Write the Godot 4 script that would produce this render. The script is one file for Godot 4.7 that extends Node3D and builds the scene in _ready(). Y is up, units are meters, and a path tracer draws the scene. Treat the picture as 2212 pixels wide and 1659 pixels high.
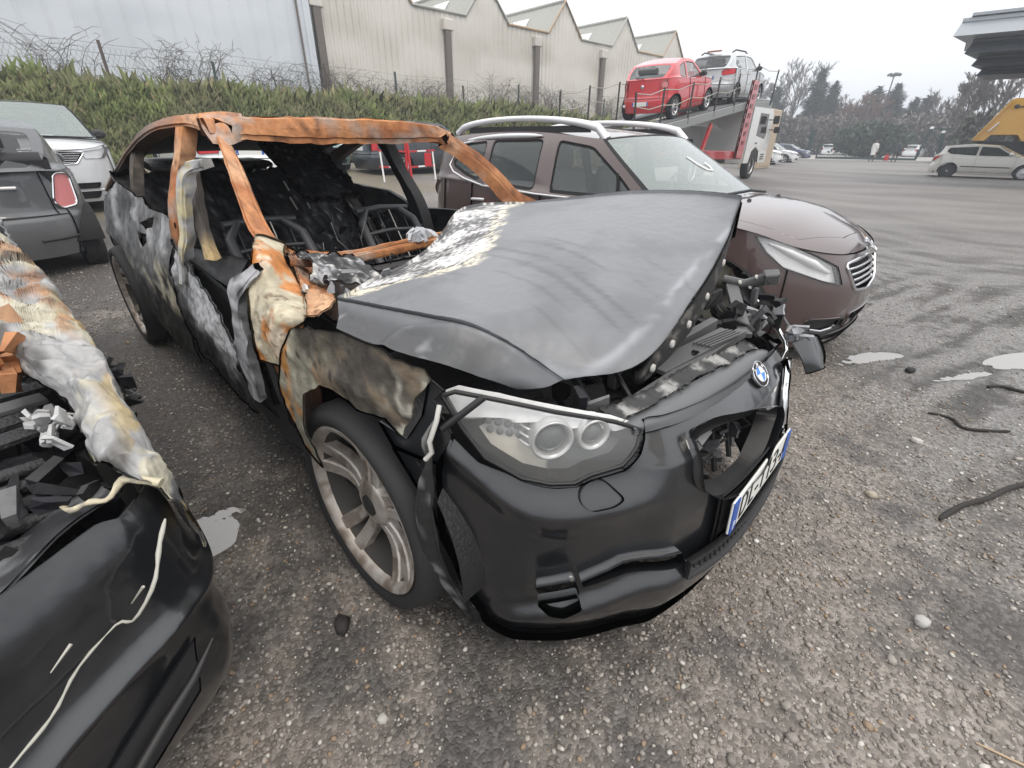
extends Node3D
# A scrapyard row on an overcast winter day: a burnt-out hatchback between another wreck and a brown crossover,
# more cars behind it, a car transporter, a sawtooth warehouse, trees and a canopy.

const EYE := Vector3(0, 1.384, 0)
const GY := 0.05            # height of the yard

func _ready() -> void:
	# camera
	var cam := Camera3D.new()
	cam.name = "camera"
	var pitch := 0.483
	var roll := 0.010
	var right := Vector3.RIGHT
	var fwd := Vector3(0, -sin(pitch), -cos(pitch))
	var up := Vector3(0, cos(pitch), -sin(pitch))
	var r2 := right * cos(roll) + up * sin(roll)
	var u2 := up * cos(roll) - right * sin(roll)
	cam.transform = Transform3D(Basis(r2, u2, -fwd), EYE)
	cam.fov = rad_to_deg(2.0 * atan(829.5 / 1000.0))
	cam.near = 0.05
	cam.far = 900.0
	add_child(cam)
	# overcast sky
	var we := WorldEnvironment.new()
	we.name = "environment"
	var env := Environment.new()
	env.background_mode = Environment.BG_SKY
	var sky := Sky.new()
	var sm := ProceduralSkyMaterial.new()
	sm.sky_top_color = Color(0.985, 0.99, 1.0)
	sm.sky_horizon_color = Color(0.735, 0.747, 0.765)
	sm.sky_curve = 0.28
	sm.ground_bottom_color = Color(0.35, 0.35, 0.35)
	sm.ground_horizon_color = Color(0.6, 0.6, 0.6)
	sm.sky_energy_multiplier = 1.15
	sky.sky_material = sm
	env.sky = sky
	env.tonemap_mode = Environment.TONE_MAPPER_LINEAR
	env.tonemap_exposure = 1.42
	env.fog_enabled = true
	env.fog_density = 0.0032
	env.fog_light_color = Color(0.86, 0.88, 0.91)
	env.sdfgi_enabled = true
	env.ssao_enabled = true
	env.ssil_enabled = true
	we.environment = env
	add_child(we)
	# what light comes through the cloud
	var sun := DirectionalLight3D.new()
	sun.name = "sun"
	sun.light_energy = 0.4
	sun.light_color = Color(1.0, 0.97, 0.93)
	sun.light_angular_distance = 25.0
	sun.shadow_enabled = true
	sun.rotation_degrees = Vector3(-62, 35, 0)
	add_child(sun)
	make_materials()
	more_materials()
	build_ground()
	build_background()
	build_crossover()
	build_wreck()
	build_second_wreck()
	build_parked_cars()
	build_transporter()
	build_far_side()
	build_litter()

# ------------------------------------------------------------------ mesh tools
class MB:
	var v := PackedVector3Array()
	var n := PackedVector3Array()
	var c := PackedColorArray()
	var t := PackedVector2Array()
	var ix := PackedInt32Array()
	var tint := Color.WHITE

	func add(p: Vector3, nn: Vector3, col: Color = Color(-1, 0, 0), uv := Vector2.ZERO) -> int:
		v.append(p); n.append(nn); c.append(tint if col.r < 0 else col); t.append(uv)
		return v.size() - 1

	# triangle wound so that its front looks along the normals of its corners
	func tri(a: int, b: int, d: int) -> void:
		var g := (v[b] - v[a]).cross(v[d] - v[a])
		if g.dot(n[a] + n[b] + n[d]) > 0.0:
			ix.append_array([a, d, b])
		else:
			ix.append_array([a, b, d])

	func face(ps: Array, col: Color = Color(-1, 0, 0)) -> void:
		var nn: Vector3 = (ps[1] - ps[0]).cross(ps[2] - ps[0]).normalized()
		if nn.length() < 0.5 and ps.size() > 3:
			nn = (ps[2] - ps[0]).cross(ps[3] - ps[0]).normalized()
		var k := v.size()
		for p in ps:
			add(p, nn, col)
		for i in range(2, ps.size()):
			ix.append_array([k, k + i, k + i - 1])

	func box(x: Transform3D, s: Vector3, col: Color = Color(-1, 0, 0), bev := 0.0) -> void:
		var h := s * 0.5
		for ax in 3:
			for sg in [-1.0, 1.0]:
				var nn := Vector3.ZERO
				nn[ax] = sg
				var a := (ax + 1) % 3
				var b := (ax + 2) % 3
				var k := v.size()
				for q in [[-1, -1], [1, -1], [1, 1], [-1, 1]]:
					var p := Vector3.ZERO
					p[ax] = sg * h[ax]; p[a] = q[0] * (h[a] - bev); p[b] = q[1] * (h[b] - bev)
					add(x * p, (x.basis * nn).normalized(), col)
				tri(k, k + 1, k + 2); tri(k, k + 2, k + 3)
		if bev > 0.0:
			for ax in 3:
				var a := (ax + 1) % 3
				var b := (ax + 2) % 3
				for q in [[-1, -1], [1, -1], [1, 1], [-1, 1]]:
					var p0 := Vector3.ZERO
					p0[a] = q[0] * h[a]; p0[b] = q[1] * (h[b] - bev)
					var p1 := Vector3.ZERO
					p1[a] = q[0] * (h[a] - bev); p1[b] = q[1] * h[b]
					var na := Vector3.ZERO
					na[a] = q[0]
					var nb := Vector3.ZERO
					nb[b] = q[1]
					var k := v.size()
					for e in [-1.0, 1.0]:
						p0[ax] = e * (h[ax] - bev); p1[ax] = p0[ax]
						add(x * p0, (x.basis * (na + nb * 0.4)).normalized(), col)
						add(x * p1, (x.basis * (nb + na * 0.4)).normalized(), col)
					tri(k, k + 1, k + 3); tri(k, k + 3, k + 2)

	# rings of equally many points, smooth along both ways
	func loft(rings: Array, closed := true, caps := true, col: Color = Color(-1, 0, 0), colf = null) -> void:
		var m: int = rings[0].size()
		var k := v.size()
		var rn := rings.size()
		var mid := Vector3.ZERO
		for r in rn:
			var cen := Vector3.ZERO
			for p in rings[r]:
				cen += p
			cen /= m
			for i in m:
				var p: Vector3 = rings[r][i]
				var pa: Vector3 = rings[r][(i + 1) % m if closed else mini(i + 1, m - 1)]
				var pb: Vector3 = rings[r][(i - 1 + m) % m if closed else maxi(i - 1, 0)]
				var qa: Vector3 = rings[mini(r + 1, rn - 1)][i]
				var qb: Vector3 = rings[maxi(r - 1, 0)][i]
				var nn := (pa - pb).cross(qa - qb)
				if nn.length() < 1e-9:
					nn = p - cen
				nn = nn.normalized()
				if closed and nn.dot(p - cen) < 0.0 and m > 2 and absf(nn.dot((p - cen).normalized())) > 0.05:
					nn = -nn
				var cc := col
				if colf != null:
					cc = (colf as Callable).call(p)
				add(p, nn, cc, Vector2(float(i) / m, float(r) / maxi(1, rn - 1)))
		for r in rn - 1:
			for i in (m if closed else m - 1):
				var j := (i + 1) % m
				var a := k + r * m + i
				var b := k + r * m + j
				tri(a, b, b + m); tri(a, b + m, a + m)
		if closed and caps:
			for r in [0, rn - 1]:
				var cen := Vector3.ZERO
				for p in rings[r]:
					cen += p
				cen /= m
				var o: Vector3 = (rings[0][0] - rings[1][0]) if r == 0 else (rings[rn - 1][0] - rings[rn - 2][0])
				var pn: Vector3 = (rings[r][1] - cen).cross(rings[r][0] - cen).normalized()
				if pn.dot(o) < 0.0:
					pn = -pn
				var cc := col
				if colf != null:
					cc = (colf as Callable).call(cen)
				var kk := add(cen, pn, cc)
				for p in rings[r]:
					add(p, pn, cc)
				for i in m:
					tri(kk, kk + 1 + i, kk + 1 + (i + 1) % m)

	func tube(ps: Array, rad, sides := 8, col: Color = Color(-1, 0, 0), caps := true, flat := 1.0, up := Vector3.UP, colf = null) -> void:
		var rings := []
		for i in ps.size():
			var d: Vector3 = (ps[mini(i + 1, ps.size() - 1)] - ps[maxi(i - 1, 0)]).normalized()
			var u := up - d * up.dot(d)
			if u.length() < 0.05:
				u = Vector3.RIGHT - d * d.x
			u = u.normalized()
			var w := d.cross(u)
			var r: float = rad[i] if rad is Array else rad
			var ring := []
			for j in sides:
				var a := TAU * j / sides
				ring.append(ps[i] + w * cos(a) * r + u * sin(a) * r * flat)
			rings.append(ring)
		loft(rings, true, caps, col, colf)

	# profile points (radius, along) turned about an axis
	func lathe(x: Transform3D, prof: Array, seg := 24, col: Color = Color(-1, 0, 0), a0 := 0.0, a1 := TAU) -> void:
		var k := v.size()
		var m := prof.size()
		for i in seg + 1:
			var a := lerpf(a0, a1, float(i) / seg)
			for j in m:
				var q: Vector2 = prof[j]
				var d: Vector2 = prof[mini(j + 1, m - 1)] - prof[maxi(j - 1, 0)]
				var nr := Vector2(d.y, -d.x).normalized()
				add(x * Vector3(q.x * cos(a), q.y, q.x * sin(a)), (x.basis * Vector3(nr.x * cos(a), nr.y, nr.x * sin(a))).normalized(), col)
		for i in seg:
			for j in m - 1:
				var a := k + i * m + j
				tri(a, a + 1, a + m + 1); tri(a, a + m + 1, a + m)

	# a flat outline in map space laid on a curved surface: gridded, clipped clean at its edge, with an edge of some thickness
	func panel(poly: PackedVector2Array, map: Callable, cell: float, th := 0.004, holes: Array = [], colf = null, flip := false, cell_y := 0.0) -> void:
		if poly.size() < 3:
			return
		var cy := cell if cell_y <= 0.0 else cell_y
		var lo := poly[0]
		var hi := poly[0]
		for p in poly:
			lo = lo.min(p); hi = hi.max(p)
		var nx := maxi(1, ceili((hi.x - lo.x) / cell))
		var ny := maxi(1, ceili((hi.y - lo.y) / cy))
		var st := Vector2((hi.x - lo.x) / nx, (hi.y - lo.y) / ny)
		if st.x < 1e-7 or st.y < 1e-7:
			return
		var mark := PackedByteArray()
		mark.resize(nx * ny)
		var loops: Array = [poly]
		loops.append_array(holes)
		for lp in loops:
			var m: int = lp.size()
			for i in m:
				var a: Vector2 = lp[i]
				var b: Vector2 = lp[(i + 1) % m]
				var k := maxi(1, ceili(maxf(absf(b.x - a.x) / st.x, absf(b.y - a.y) / st.y) * 1.5))
				for j in k:
					var p := a.lerp(b, float(j) / k)
					var q := a.lerp(b, float(j + 1) / k)
					for gx in range(clampi(int((minf(p.x, q.x) - lo.x) / st.x - 0.001), 0, nx - 1), clampi(int((maxf(p.x, q.x) - lo.x) / st.x + 0.001), 0, nx - 1) + 1):
						for gy in range(clampi(int((minf(p.y, q.y) - lo.y) / st.y - 0.001), 0, ny - 1), clampi(int((maxf(p.y, q.y) - lo.y) / st.y + 0.001), 0, ny - 1) + 1):
							mark[gy * nx + gx] = 1
		var cache := {}
		var e := minf(st.x, st.y) * 0.25
		for gy in ny:
			for gx in nx:
				var o := lo + Vector2(gx, gy) * st
				if mark[gy * nx + gx] == 0:
					var mid := o + st * 0.5
					if not Geometry2D.is_point_in_polygon(mid, poly):
						continue
					var out := false
					for h in holes:
						if Geometry2D.is_point_in_polygon(mid, h):
							out = true
							break
					if out:
						continue
					var id := []
					for q in [[0, 0], [1, 0], [1, 1], [0, 1]]:
						var key: int = (gy + q[1]) * (nx + 1) + gx + q[0]
						if not cache.has(key):
							cache[key] = vert(lo + Vector2(gx + q[0], gy + q[1]) * st, map, e, colf, flip)
						id.append(cache[key])
					tri(id[0], id[1], id[2]); tri(id[0], id[2], id[3])
				else:
					var rect := PackedVector2Array([o, o + Vector2(st.x, 0), o + st, o + Vector2(0, st.y)])
					var bits: Array = Geometry2D.intersect_polygons(rect, poly)
					for h in holes:
						var nb := []
						for bt in bits:
							for r in Geometry2D.clip_polygons(bt, h):
								if not Geometry2D.is_polygon_clockwise(r):
									nb.append(r)
						bits = nb
					for bt in bits:
						var tr := Geometry2D.triangulate_polygon(bt)
						if tr.is_empty():
							continue
						var base := v.size()
						for p in bt:
							vert(p, map, e, colf, flip)
						for i in range(0, tr.size(), 3):
							tri(base + tr[i], base + tr[i + 1], base + tr[i + 2])
		if th != 0.0:
			for li in loops.size():
				var lp: PackedVector2Array = loops[li]
				var m: int = lp.size()
				var area := 0.0
				for i in m:
					area += lp[i].cross(lp[(i + 1) % m])
				var left := 1.0 if (area > 0.0) == (li == 0) else -1.0
				for i in m:
					var a: Vector2 = lp[i]
					var b: Vector2 = lp[(i + 1) % m]
					var k := maxi(1, ceili(maxf(absf(b.x - a.x) / cell, absf(b.y - a.y) / cy)))
					var dir := (b - a).normalized()
					var inw := Vector2(-dir.y, dir.x) * left * e
					var last := -1
					for j in k + 1:
						var p := a.lerp(b, float(j) / k)
						var id := vert(p, map, e, colf, flip)
						var nn := n[id]
						var on: Vector3 = v[id] - (map.call(p + inw) as Vector3)
						on = (on - nn * on.dot(nn)).normalized()
						if on.length() < 0.5:
							on = nn
						n[id] = (nn * 0.7 + on * 0.3).normalized()
						add(v[id] - nn * th, on, c[id])
						if last >= 0:
							# either winding is drawn from both sides
							ix.append_array([last, last + 1, id + 1, last, id + 1, id])
						last = id

	func vert(p: Vector2, map: Callable, e: float, colf, flip: bool) -> int:
		var a: Vector3 = map.call(p)
		var dx: Vector3 = map.call(p + Vector2(e, 0)) - a
		var dy: Vector3 = map.call(p + Vector2(0, e)) - a
		var nn := dx.cross(dy)
		if nn.length() < 1e-12:
			dx = a - map.call(p - Vector2(e, 0))
			dy = a - map.call(p - Vector2(0, e))
			nn = dx.cross(dy)
		nn = nn.normalized()
		if flip:
			nn = -nn
		var cc := Color(-1, 0, 0)
		if colf != null:
			cc = (colf as Callable).call(a, p)
		return add(a, nn, cc, p)

	func mesh() -> ArrayMesh:
		var m := ArrayMesh.new()
		if v.is_empty() or ix.is_empty():
			return m
		var a := []
		a.resize(Mesh.ARRAY_MAX)
		a[Mesh.ARRAY_VERTEX] = v; a[Mesh.ARRAY_NORMAL] = n; a[Mesh.ARRAY_COLOR] = c; a[Mesh.ARRAY_TEX_UV] = t; a[Mesh.ARRAY_INDEX] = ix
		m.add_surface_from_arrays(Mesh.PRIMITIVE_TRIANGLES, a)
		return m

var noise := FastNoiseLite.new()
var fine := FastNoiseLite.new()
var taken := {}

func nz(p: Vector3, f: float) -> float:
	return noise.get_noise_3dv(p * f)

func nz1(p: Vector3, f: float) -> float:
	return fine.get_noise_3dv(p * f)

func numbered(called: String) -> String:
	if not taken.has(called):
		taken[called] = 0
		return called
	taken[called] += 1
	return "%s_%03d" % [called, taken[called]]

func put(called: String, mb, mat: Material, parent: Node = null) -> MeshInstance3D:
	var o := MeshInstance3D.new()
	o.mesh = mb.mesh() if mb is MB else mb
	o.material_override = mat
	if parent == null:
		o.name = numbered(called)
		add_child(o, true)
	else:
		var k := 0
		var nm := called
		while parent.has_node(nm):
			k += 1
			nm = "%s_%03d" % [called, k]
		o.name = nm
		parent.add_child(o, true)
	return o

func thing(called: String, label: String, category: String, at := Vector3.ZERO, turn := 0.0, group := "") -> Node3D:
	var o := Node3D.new()
	o.name = numbered(called)
	add_child(o, true)
	o.position = at
	o.rotation.y = turn
	tag(o, label, category, group)
	return o

func tag(o: Node, label: String, category: String, group := "") -> Node:
	if label != "":
		o.set_meta("label", label)
	if category != "":
		o.set_meta("category", category)
	if group != "":
		o.set_meta("group", group)
	return o

func kind(o: Node, k: String) -> Node:
	o.set_meta("kind", k)
	return o

func sub(called: String, parent: Node) -> Node3D:
	var o := Node3D.new()
	var k := 0
	var nm := called
	while parent.has_node(nm):
		k += 1
		nm = "%s_%03d" % [called, k]
	o.name = nm
	parent.add_child(o, true)
	return o

func V2(a: Array) -> PackedVector2Array:
	var r := PackedVector2Array()
	for i in range(0, a.size(), 2):
		r.append(Vector2(a[i], a[i + 1]))
	return r

# smooth look-up through points (x, value), x ascending
func lut(a: Array, x: float) -> float:
	var m := a.size()
	if x <= a[0].x:
		return a[0].y
	if x >= a[m - 1].x:
		return a[m - 1].y
	for i in m - 1:
		if x <= a[i + 1].x:
			var p0: Vector2 = a[maxi(i - 1, 0)]
			var p1: Vector2 = a[i]
			var p2: Vector2 = a[i + 1]
			var p3: Vector2 = a[mini(i + 2, m - 1)]
			var h := p2.x - p1.x
			var m1 := (p2.y - p0.y) / maxf(1e-6, p2.x - p0.x)
			var m2 := (p3.y - p1.y) / maxf(1e-6, p3.x - p1.x)
			var w := (x - p1.x) / h
			var w2 := w * w
			var w3 := w2 * w
			return (2 * w3 - 3 * w2 + 1) * p1.y + (w3 - 2 * w2 + w) * h * m1 + (3 * w2 - 2 * w3) * p2.y + (w3 - w2) * h * m2
	return a[m - 1].y

# smooth surface through a grid of points; map space runs 0..columns-1 by 0..rows-1
func patch(g: Array) -> Callable:
	var R := g.size()
	var K: int = g[0].size()
	return func(q: Vector2) -> Vector3:
		var fu := q.x
		var iu := clampi(int(fu), 0, K - 2)
		fu -= iu
		var fv := q.y
		var iv := clampi(int(fv), 0, R - 2)
		fv -= iv
		var r := []
		for k in 4:
			var row: Array = g[clampi(iv - 1 + k, 0, R - 1)]
			r.append((row[iu] as Vector3).cubic_interpolate(row[iu + 1], row[maxi(iu - 1, 0)], row[mini(iu + 2, K - 1)], fu))
		return (r[1] as Vector3).cubic_interpolate(r[2], r[0], r[3], fv)

func rect(x0: float, y0: float, x1: float, y1: float) -> PackedVector2Array:
	return PackedVector2Array([Vector2(x0, y0), Vector2(x1, y0), Vector2(x1, y1), Vector2(x0, y1)])

# an outline with corners rounded off
func rounded(p: PackedVector2Array, r: float, k := 3) -> PackedVector2Array:
	var o := PackedVector2Array()
	var m := p.size()
	for i in m:
		var a := p[i]
		var d0 := p[(i - 1 + m) % m] - a
		var d1 := p[(i + 1) % m] - a
		var q := minf(r, minf(d0.length(), d1.length()) * 0.45)
		var s := a + d0.normalized() * q
		var e := a + d1.normalized() * q
		for j in k + 1:
			var w := float(j) / k
			o.append(s.lerp(a, w).lerp(a.lerp(e, w), w))
	return o

func jag(p: PackedVector2Array, step: float, amp: float, f: float, sd := 0.0) -> PackedVector2Array:
	var o := PackedVector2Array()
	var m := p.size()
	for i in m:
		var a := p[i]
		var b := p[(i + 1) % m]
		var k := maxi(1, roundi(a.distance_to(b) / step))
		for j in k:
			var q := a.lerp(b, float(j) / k)
			o.append(q + Vector2(fine.get_noise_3d(q.x * f, q.y * f, sd), fine.get_noise_3d(q.x * f, q.y * f, sd + 37.7)) * amp)
	return o

func xf(p: Vector3, ax := Vector3.ZERO) -> Transform3D:
	return Transform3D(Basis.from_euler(ax * PI / 180.0), p)

# a bar of the given section between two points
func bar(mb: MB, a: Vector3, b: Vector3, w: float, h: float, up := Vector3.UP, col: Color = Color(-1, 0, 0)) -> void:
	var d := (b - a)
	var l := d.length()
	d /= l
	var u := up - d * up.dot(d)
	if u.length() < 0.05:
		u = Vector3.RIGHT - d * d.x
	u = u.normalized()
	mb.box(Transform3D(Basis(d, u, d.cross(u)), (a + b) * 0.5), Vector3(l, h, w), col, minf(w, h) * 0.12)
# ------------------------------------------------------------------ materials
var M := {}

func lin(r: float, g: float, b: float) -> Color:
	return Color(r, g, b).linear_to_srgb()

func grey(v: float) -> Color:
	return lin(v, v, v)

func mat(r: float, g: float, b: float, rough := 0.6, metal := 0.0) -> StandardMaterial3D:
	var m := StandardMaterial3D.new()
	m.albedo_color = lin(r, g, b)
	m.roughness = rough
	m.metallic = metal
	return m

func noise_tex(f: float, size := 512, type := FastNoiseLite.TYPE_SIMPLEX_SMOOTH, oct := 4, ramp: Array = [], normal := 0.0, sd := 1, gain := 0.5) -> NoiseTexture2D:
	var n := FastNoiseLite.new()
	n.noise_type = type
	n.frequency = f
	n.seed = sd
	n.fractal_octaves = oct
	n.fractal_gain = gain
	if oct == 1:
		n.fractal_type = FastNoiseLite.FRACTAL_NONE
	var t := NoiseTexture2D.new()
	t.width = size; t.height = size
	t.seamless = true
	t.noise = n
	if ramp.size() > 0:
		var g := Gradient.new()
		var os := PackedFloat32Array()
		var cs := PackedColorArray()
		for r in ramp:
			os.append(r[0]); cs.append(r[1])
		g.offsets = os; g.colors = cs
		t.color_ramp = g
	if normal > 0.0:
		t.as_normal_map = true
		t.bump_strength = normal
	return t

func paint(r: float, g: float, b: float, metal := 0.0, rough := 0.4) -> StandardMaterial3D:
	var m := mat(r, g, b, rough, metal)
	m.clearcoat_enabled = true
	m.clearcoat = 1.0
	m.clearcoat_roughness = 0.04
	return m

func glass(r: float, g: float, b: float, a: float) -> StandardMaterial3D:
	var m := mat(r, g, b, 0.02)
	m.albedo_color.a = a
	m.transparency = BaseMaterial3D.TRANSPARENCY_ALPHA
	m.metallic_specular = 0.6
	return m

func tri(m: StandardMaterial3D, scale: float, world := false) -> StandardMaterial3D:
	m.uv1_triplanar = true
	m.uv1_world_triplanar = world
	m.uv1_scale = Vector3.ONE * scale
	return m

func make_materials() -> void:
	noise.seed = 7
	noise.noise_type = FastNoiseLite.TYPE_SIMPLEX_SMOOTH
	noise.frequency = 1.0
	noise.fractal_octaves = 4
	fine.seed = 21
	fine.frequency = 1.0
	fine.noise_type = FastNoiseLite.TYPE_SIMPLEX_SMOOTH
	fine.fractal_octaves = 2
	var speck := noise_tex(0.02, 512, FastNoiseLite.TYPE_SIMPLEX_SMOOTH, 5, [[0.25, Color(0.86, 0.86, 0.86)], [0.55, Color(0.97, 0.97, 0.97)], [0.8, Color(1, 1, 1)]])
	var grit_n := noise_tex(0.05, 512, FastNoiseLite.TYPE_SIMPLEX_SMOOTH, 4, [], 5.0, 5)
	var smooth_n := noise_tex(0.008, 256, FastNoiseLite.TYPE_SIMPLEX_SMOOTH, 2, [], 1.2, 9)
	# burnt sheet metal: colour per corner, fine scale on top
	var b := mat(1, 1, 1, 0.62)
	b.vertex_color_use_as_albedo = true
	b.albedo_texture = speck
	b.normal_enabled = true
	b.normal_texture = grit_n
	b.normal_scale = 0.35
	b.metallic_specular = 0.4
	M.burnt = tri(b, 2.2)
	var b2: StandardMaterial3D = b.duplicate()
	b2.albedo_texture = null
	b2.roughness = 0.44
	b2.normal_scale = 0.06
	b2.metallic_specular = 0.5
	M.scorched = b2
	var ch := mat(0.016, 0.016, 0.018, 0.55)
	ch.normal_enabled = true
	ch.normal_texture = grit_n
	ch.normal_scale = 1.0
	M.char = tri(ch, 3.0)
	var vc := mat(1, 1, 1, 0.55)
	vc.vertex_color_use_as_albedo = true
	M.tinted = vc
	var wp := paint(0.008, 0.009, 0.011, 0.0, 0.3)
	wp.vertex_color_use_as_albedo = false
	wp.clearcoat_roughness = 0.1
	wp.normal_enabled = true
	wp.normal_texture = smooth_n
	wp.normal_scale = 0.06
	M.black_paint = tri(wp, 1.2)
	M.trim = mat(0.022, 0.022, 0.024, 0.6)
	M.black = mat(0.006, 0.006, 0.007, 0.8)
	M.gap = mat(0.004, 0.004, 0.004, 0.9)
	var ty := mat(0.022, 0.022, 0.023, 0.75)
	ty.normal_enabled = true
	ty.normal_texture = grit_n
	ty.normal_scale = 0.3
	M.tyre = tri(ty, 4.0)
	M.alloy = mat(0.52, 0.52, 0.53, 0.35, 0.75)
	var da := mat(0.62, 0.59, 0.56, 0.42, 0.45)
	da.albedo_texture = noise_tex(0.012, 256, FastNoiseLite.TYPE_SIMPLEX_SMOOTH, 4, [[0.25, Color(0.66, 0.61, 0.57)], [0.5, Color(0.92, 0.90, 0.88)], [0.8, Color(1, 1, 1)]], 0.0, 31)
	M.dirty_alloy = tri(da, 3.0)
	M.barrel = mat(0.05, 0.046, 0.043, 0.7)
	M.chrome = mat(0.72, 0.72, 0.73, 0.12, 1.0)
	M.silver_trim = mat(0.74, 0.74, 0.75, 0.35, 0.3)
	M.glass = glass(0.06, 0.075, 0.075, 0.45)
	M.tint_glass = glass(0.012, 0.014, 0.016, 0.72)
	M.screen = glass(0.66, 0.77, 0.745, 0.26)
	M.lens = glass(0.75, 0.76, 0.76, 0.12)
	M.red_lens = mat(0.55, 0.02, 0.025, 0.12)
	M.pink_lens = mat(0.62, 0.22, 0.22, 0.15)
	M.plate = mat(0.78, 0.78, 0.74, 0.4)
	M.plate_blue = mat(0.03, 0.10, 0.42, 0.4)
	M.print_black = mat(0.008, 0.008, 0.009, 0.5)
	M.seat = mat(0.03, 0.03, 0.033, 0.8)
	M.pale_seat = mat(0.14, 0.14, 0.14, 0.8)
	M.white = mat(0.8, 0.8, 0.8, 0.4)
	M.red = mat(0.5, 0.02, 0.025, 0.45)
	M.rod = mat(0.06, 0.06, 0.06, 0.5, 0.6)
# ------------------------------------------------------------------ cars
class Shell:
	# plan outline of a car, x forward, z to its right, walked from the middle of the nose along the right side to the middle of the tail
	var p := PackedVector2Array()
	var nr := PackedVector2Array()
	var s := PackedFloat32Array()
	var T := 0.0
	var side: Array
	var front: Array
	var rear: Array
	var host
	func _init(h, xf0: float, xr: float, w2: float, af: float, nf: float, ar: float, nre: float) -> void:
		host = h
		for i in 41:
			var a := PI / 2 * i / 40.0
			p.append(Vector2(xf0 - af + af * pow(maxf(cos(a), 0.0), 2.0 / nf), w2 * pow(sin(a), 2.0 / nf)))
		for i in range(1, 20):
			var w := i / 20.0
			p.append(Vector2(lerpf(xf0 - af, xr + ar, w), w2))
		for i in range(40, -1, -1):
			var a := PI / 2 * i / 40.0
			p.append(Vector2(xr + ar - ar * pow(maxf(cos(a), 0.0), 2.0 / nre), w2 * pow(sin(a), 2.0 / nre)))
		s.append(0.0)
		for i in range(1, p.size()):
			s.append(s[i - 1] + p[i].distance_to(p[i - 1]))
		T = s[s.size() - 1]
		for i in p.size():
			var d := (p[mini(i + 1, p.size() - 1)] - p[maxi(i - 1, 0)]).normalized()
			nr.append(Vector2(d.y, -d.x))
		nr[0] = Vector2(1, 0)
		nr[nr.size() - 1] = Vector2(-1, 0)
	func look(q: float) -> Array:
		var sg := 1.0
		if q > T:
			q = 2.0 * T - q; sg = -sg
		elif q < -T:
			q = -2.0 * T - q; sg = -sg
		if q < 0.0:
			q = -q; sg = -sg
		var i := clampi(s.bsearch(q) - 1, 0, s.size() - 2)
		var w := clampf((q - s[i]) / maxf(1e-6, s[i + 1] - s[i]), 0.0, 1.0)
		var a := p[i].lerp(p[i + 1], w)
		var b := nr[i].lerp(nr[i + 1], w).normalized()
		return [Vector2(a.x, a.y * sg), Vector2(b.x, b.y * sg)]
	func pos(q: float, y: float, out := 0.0) -> Vector3:
		var l := look(q)
		var a: Vector2 = l[0]
		var b: Vector2 = l[1]
		var o: float = out + b.y * b.y * host.lut(side, y) + b.x * b.x * host.lut(front if b.x > 0.0 else rear, y)
		return Vector3(a.x + b.x * o, y, a.y + b.y * o)
	func fx(x: float) -> float:   # distance walked to reach x on the right side
		for i in p.size() - 1:
			if p[i + 1].x <= x:
				return lerpf(s[i], s[i + 1], clampf((p[i].x - x) / maxf(1e-6, p[i].x - p[i + 1].x), 0.0, 1.0))
		return T
	func fz(z: float) -> float:   # the same on the nose, by z
		for i in p.size() - 1:
			if p[i + 1].y >= z:
				return lerpf(s[i], s[i + 1], clampf((z - p[i].y) / maxf(1e-6, p[i + 1].y - p[i].y), 0.0, 1.0))
		return T * 0.5
	func rz(z: float) -> float:   # and on the tail
		for i in range(p.size() - 1, 0, -1):
			if p[i - 1].y >= z:
				return lerpf(s[i], s[i - 1], clampf((z - p[i].y) / maxf(1e-6, p[i - 1].y - p[i].y), 0.0, 1.0))
		return T * 0.5
	func map(out := 0.0) -> Callable:
		return func(q: Vector2) -> Vector3: return pos(q.x, q.y, out)

func circle(c: Vector2, r: float, k := 28, ry := 0.0) -> PackedVector2Array:
	var o := PackedVector2Array()
	for i in k:
		var a := TAU * i / k
		o.append(c + Vector2(cos(a) * r, sin(a) * (r if ry == 0.0 else ry)))
	return o

func flip_s(p: PackedVector2Array, about := 0.0) -> PackedVector2Array:
	var o := PackedVector2Array()
	for i in range(p.size() - 1, -1, -1):
		o.append(Vector2(2.0 * about - p[i].x, p[i].y))
	return o

# several pieces of outlines laid on one map as one mesh
func lay(called: String, polys: Array, map: Callable, cell: float, m: Material, parent: Node, cut: Array = [], th := 0.012, inset := 0.0025, colf = null, flip := false) -> MeshInstance3D:
	var mb := MB.new()
	for p in polys:
		var bits: Array = Geometry2D.offset_polygon(p, -inset) if inset > 0.0 else [p]
		var pits := []
		for c in cut:
			var nb := []
			for b in bits:
				var res: Array = Geometry2D.clip_polygons(b, c)
				var outer := []
				var inner := []
				for r in res:
					if Geometry2D.is_polygon_clockwise(r):
						inner.append(r)
					else:
						outer.append(r)
				nb.append_array(outer)
				if not inner.is_empty() and not pits.has(c):
					pits.append(c)
			bits = nb
		for b in bits:
			mb.panel(b, map, cell, th, pits, colf, flip)
	return put(called, mb, m, parent)

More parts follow.
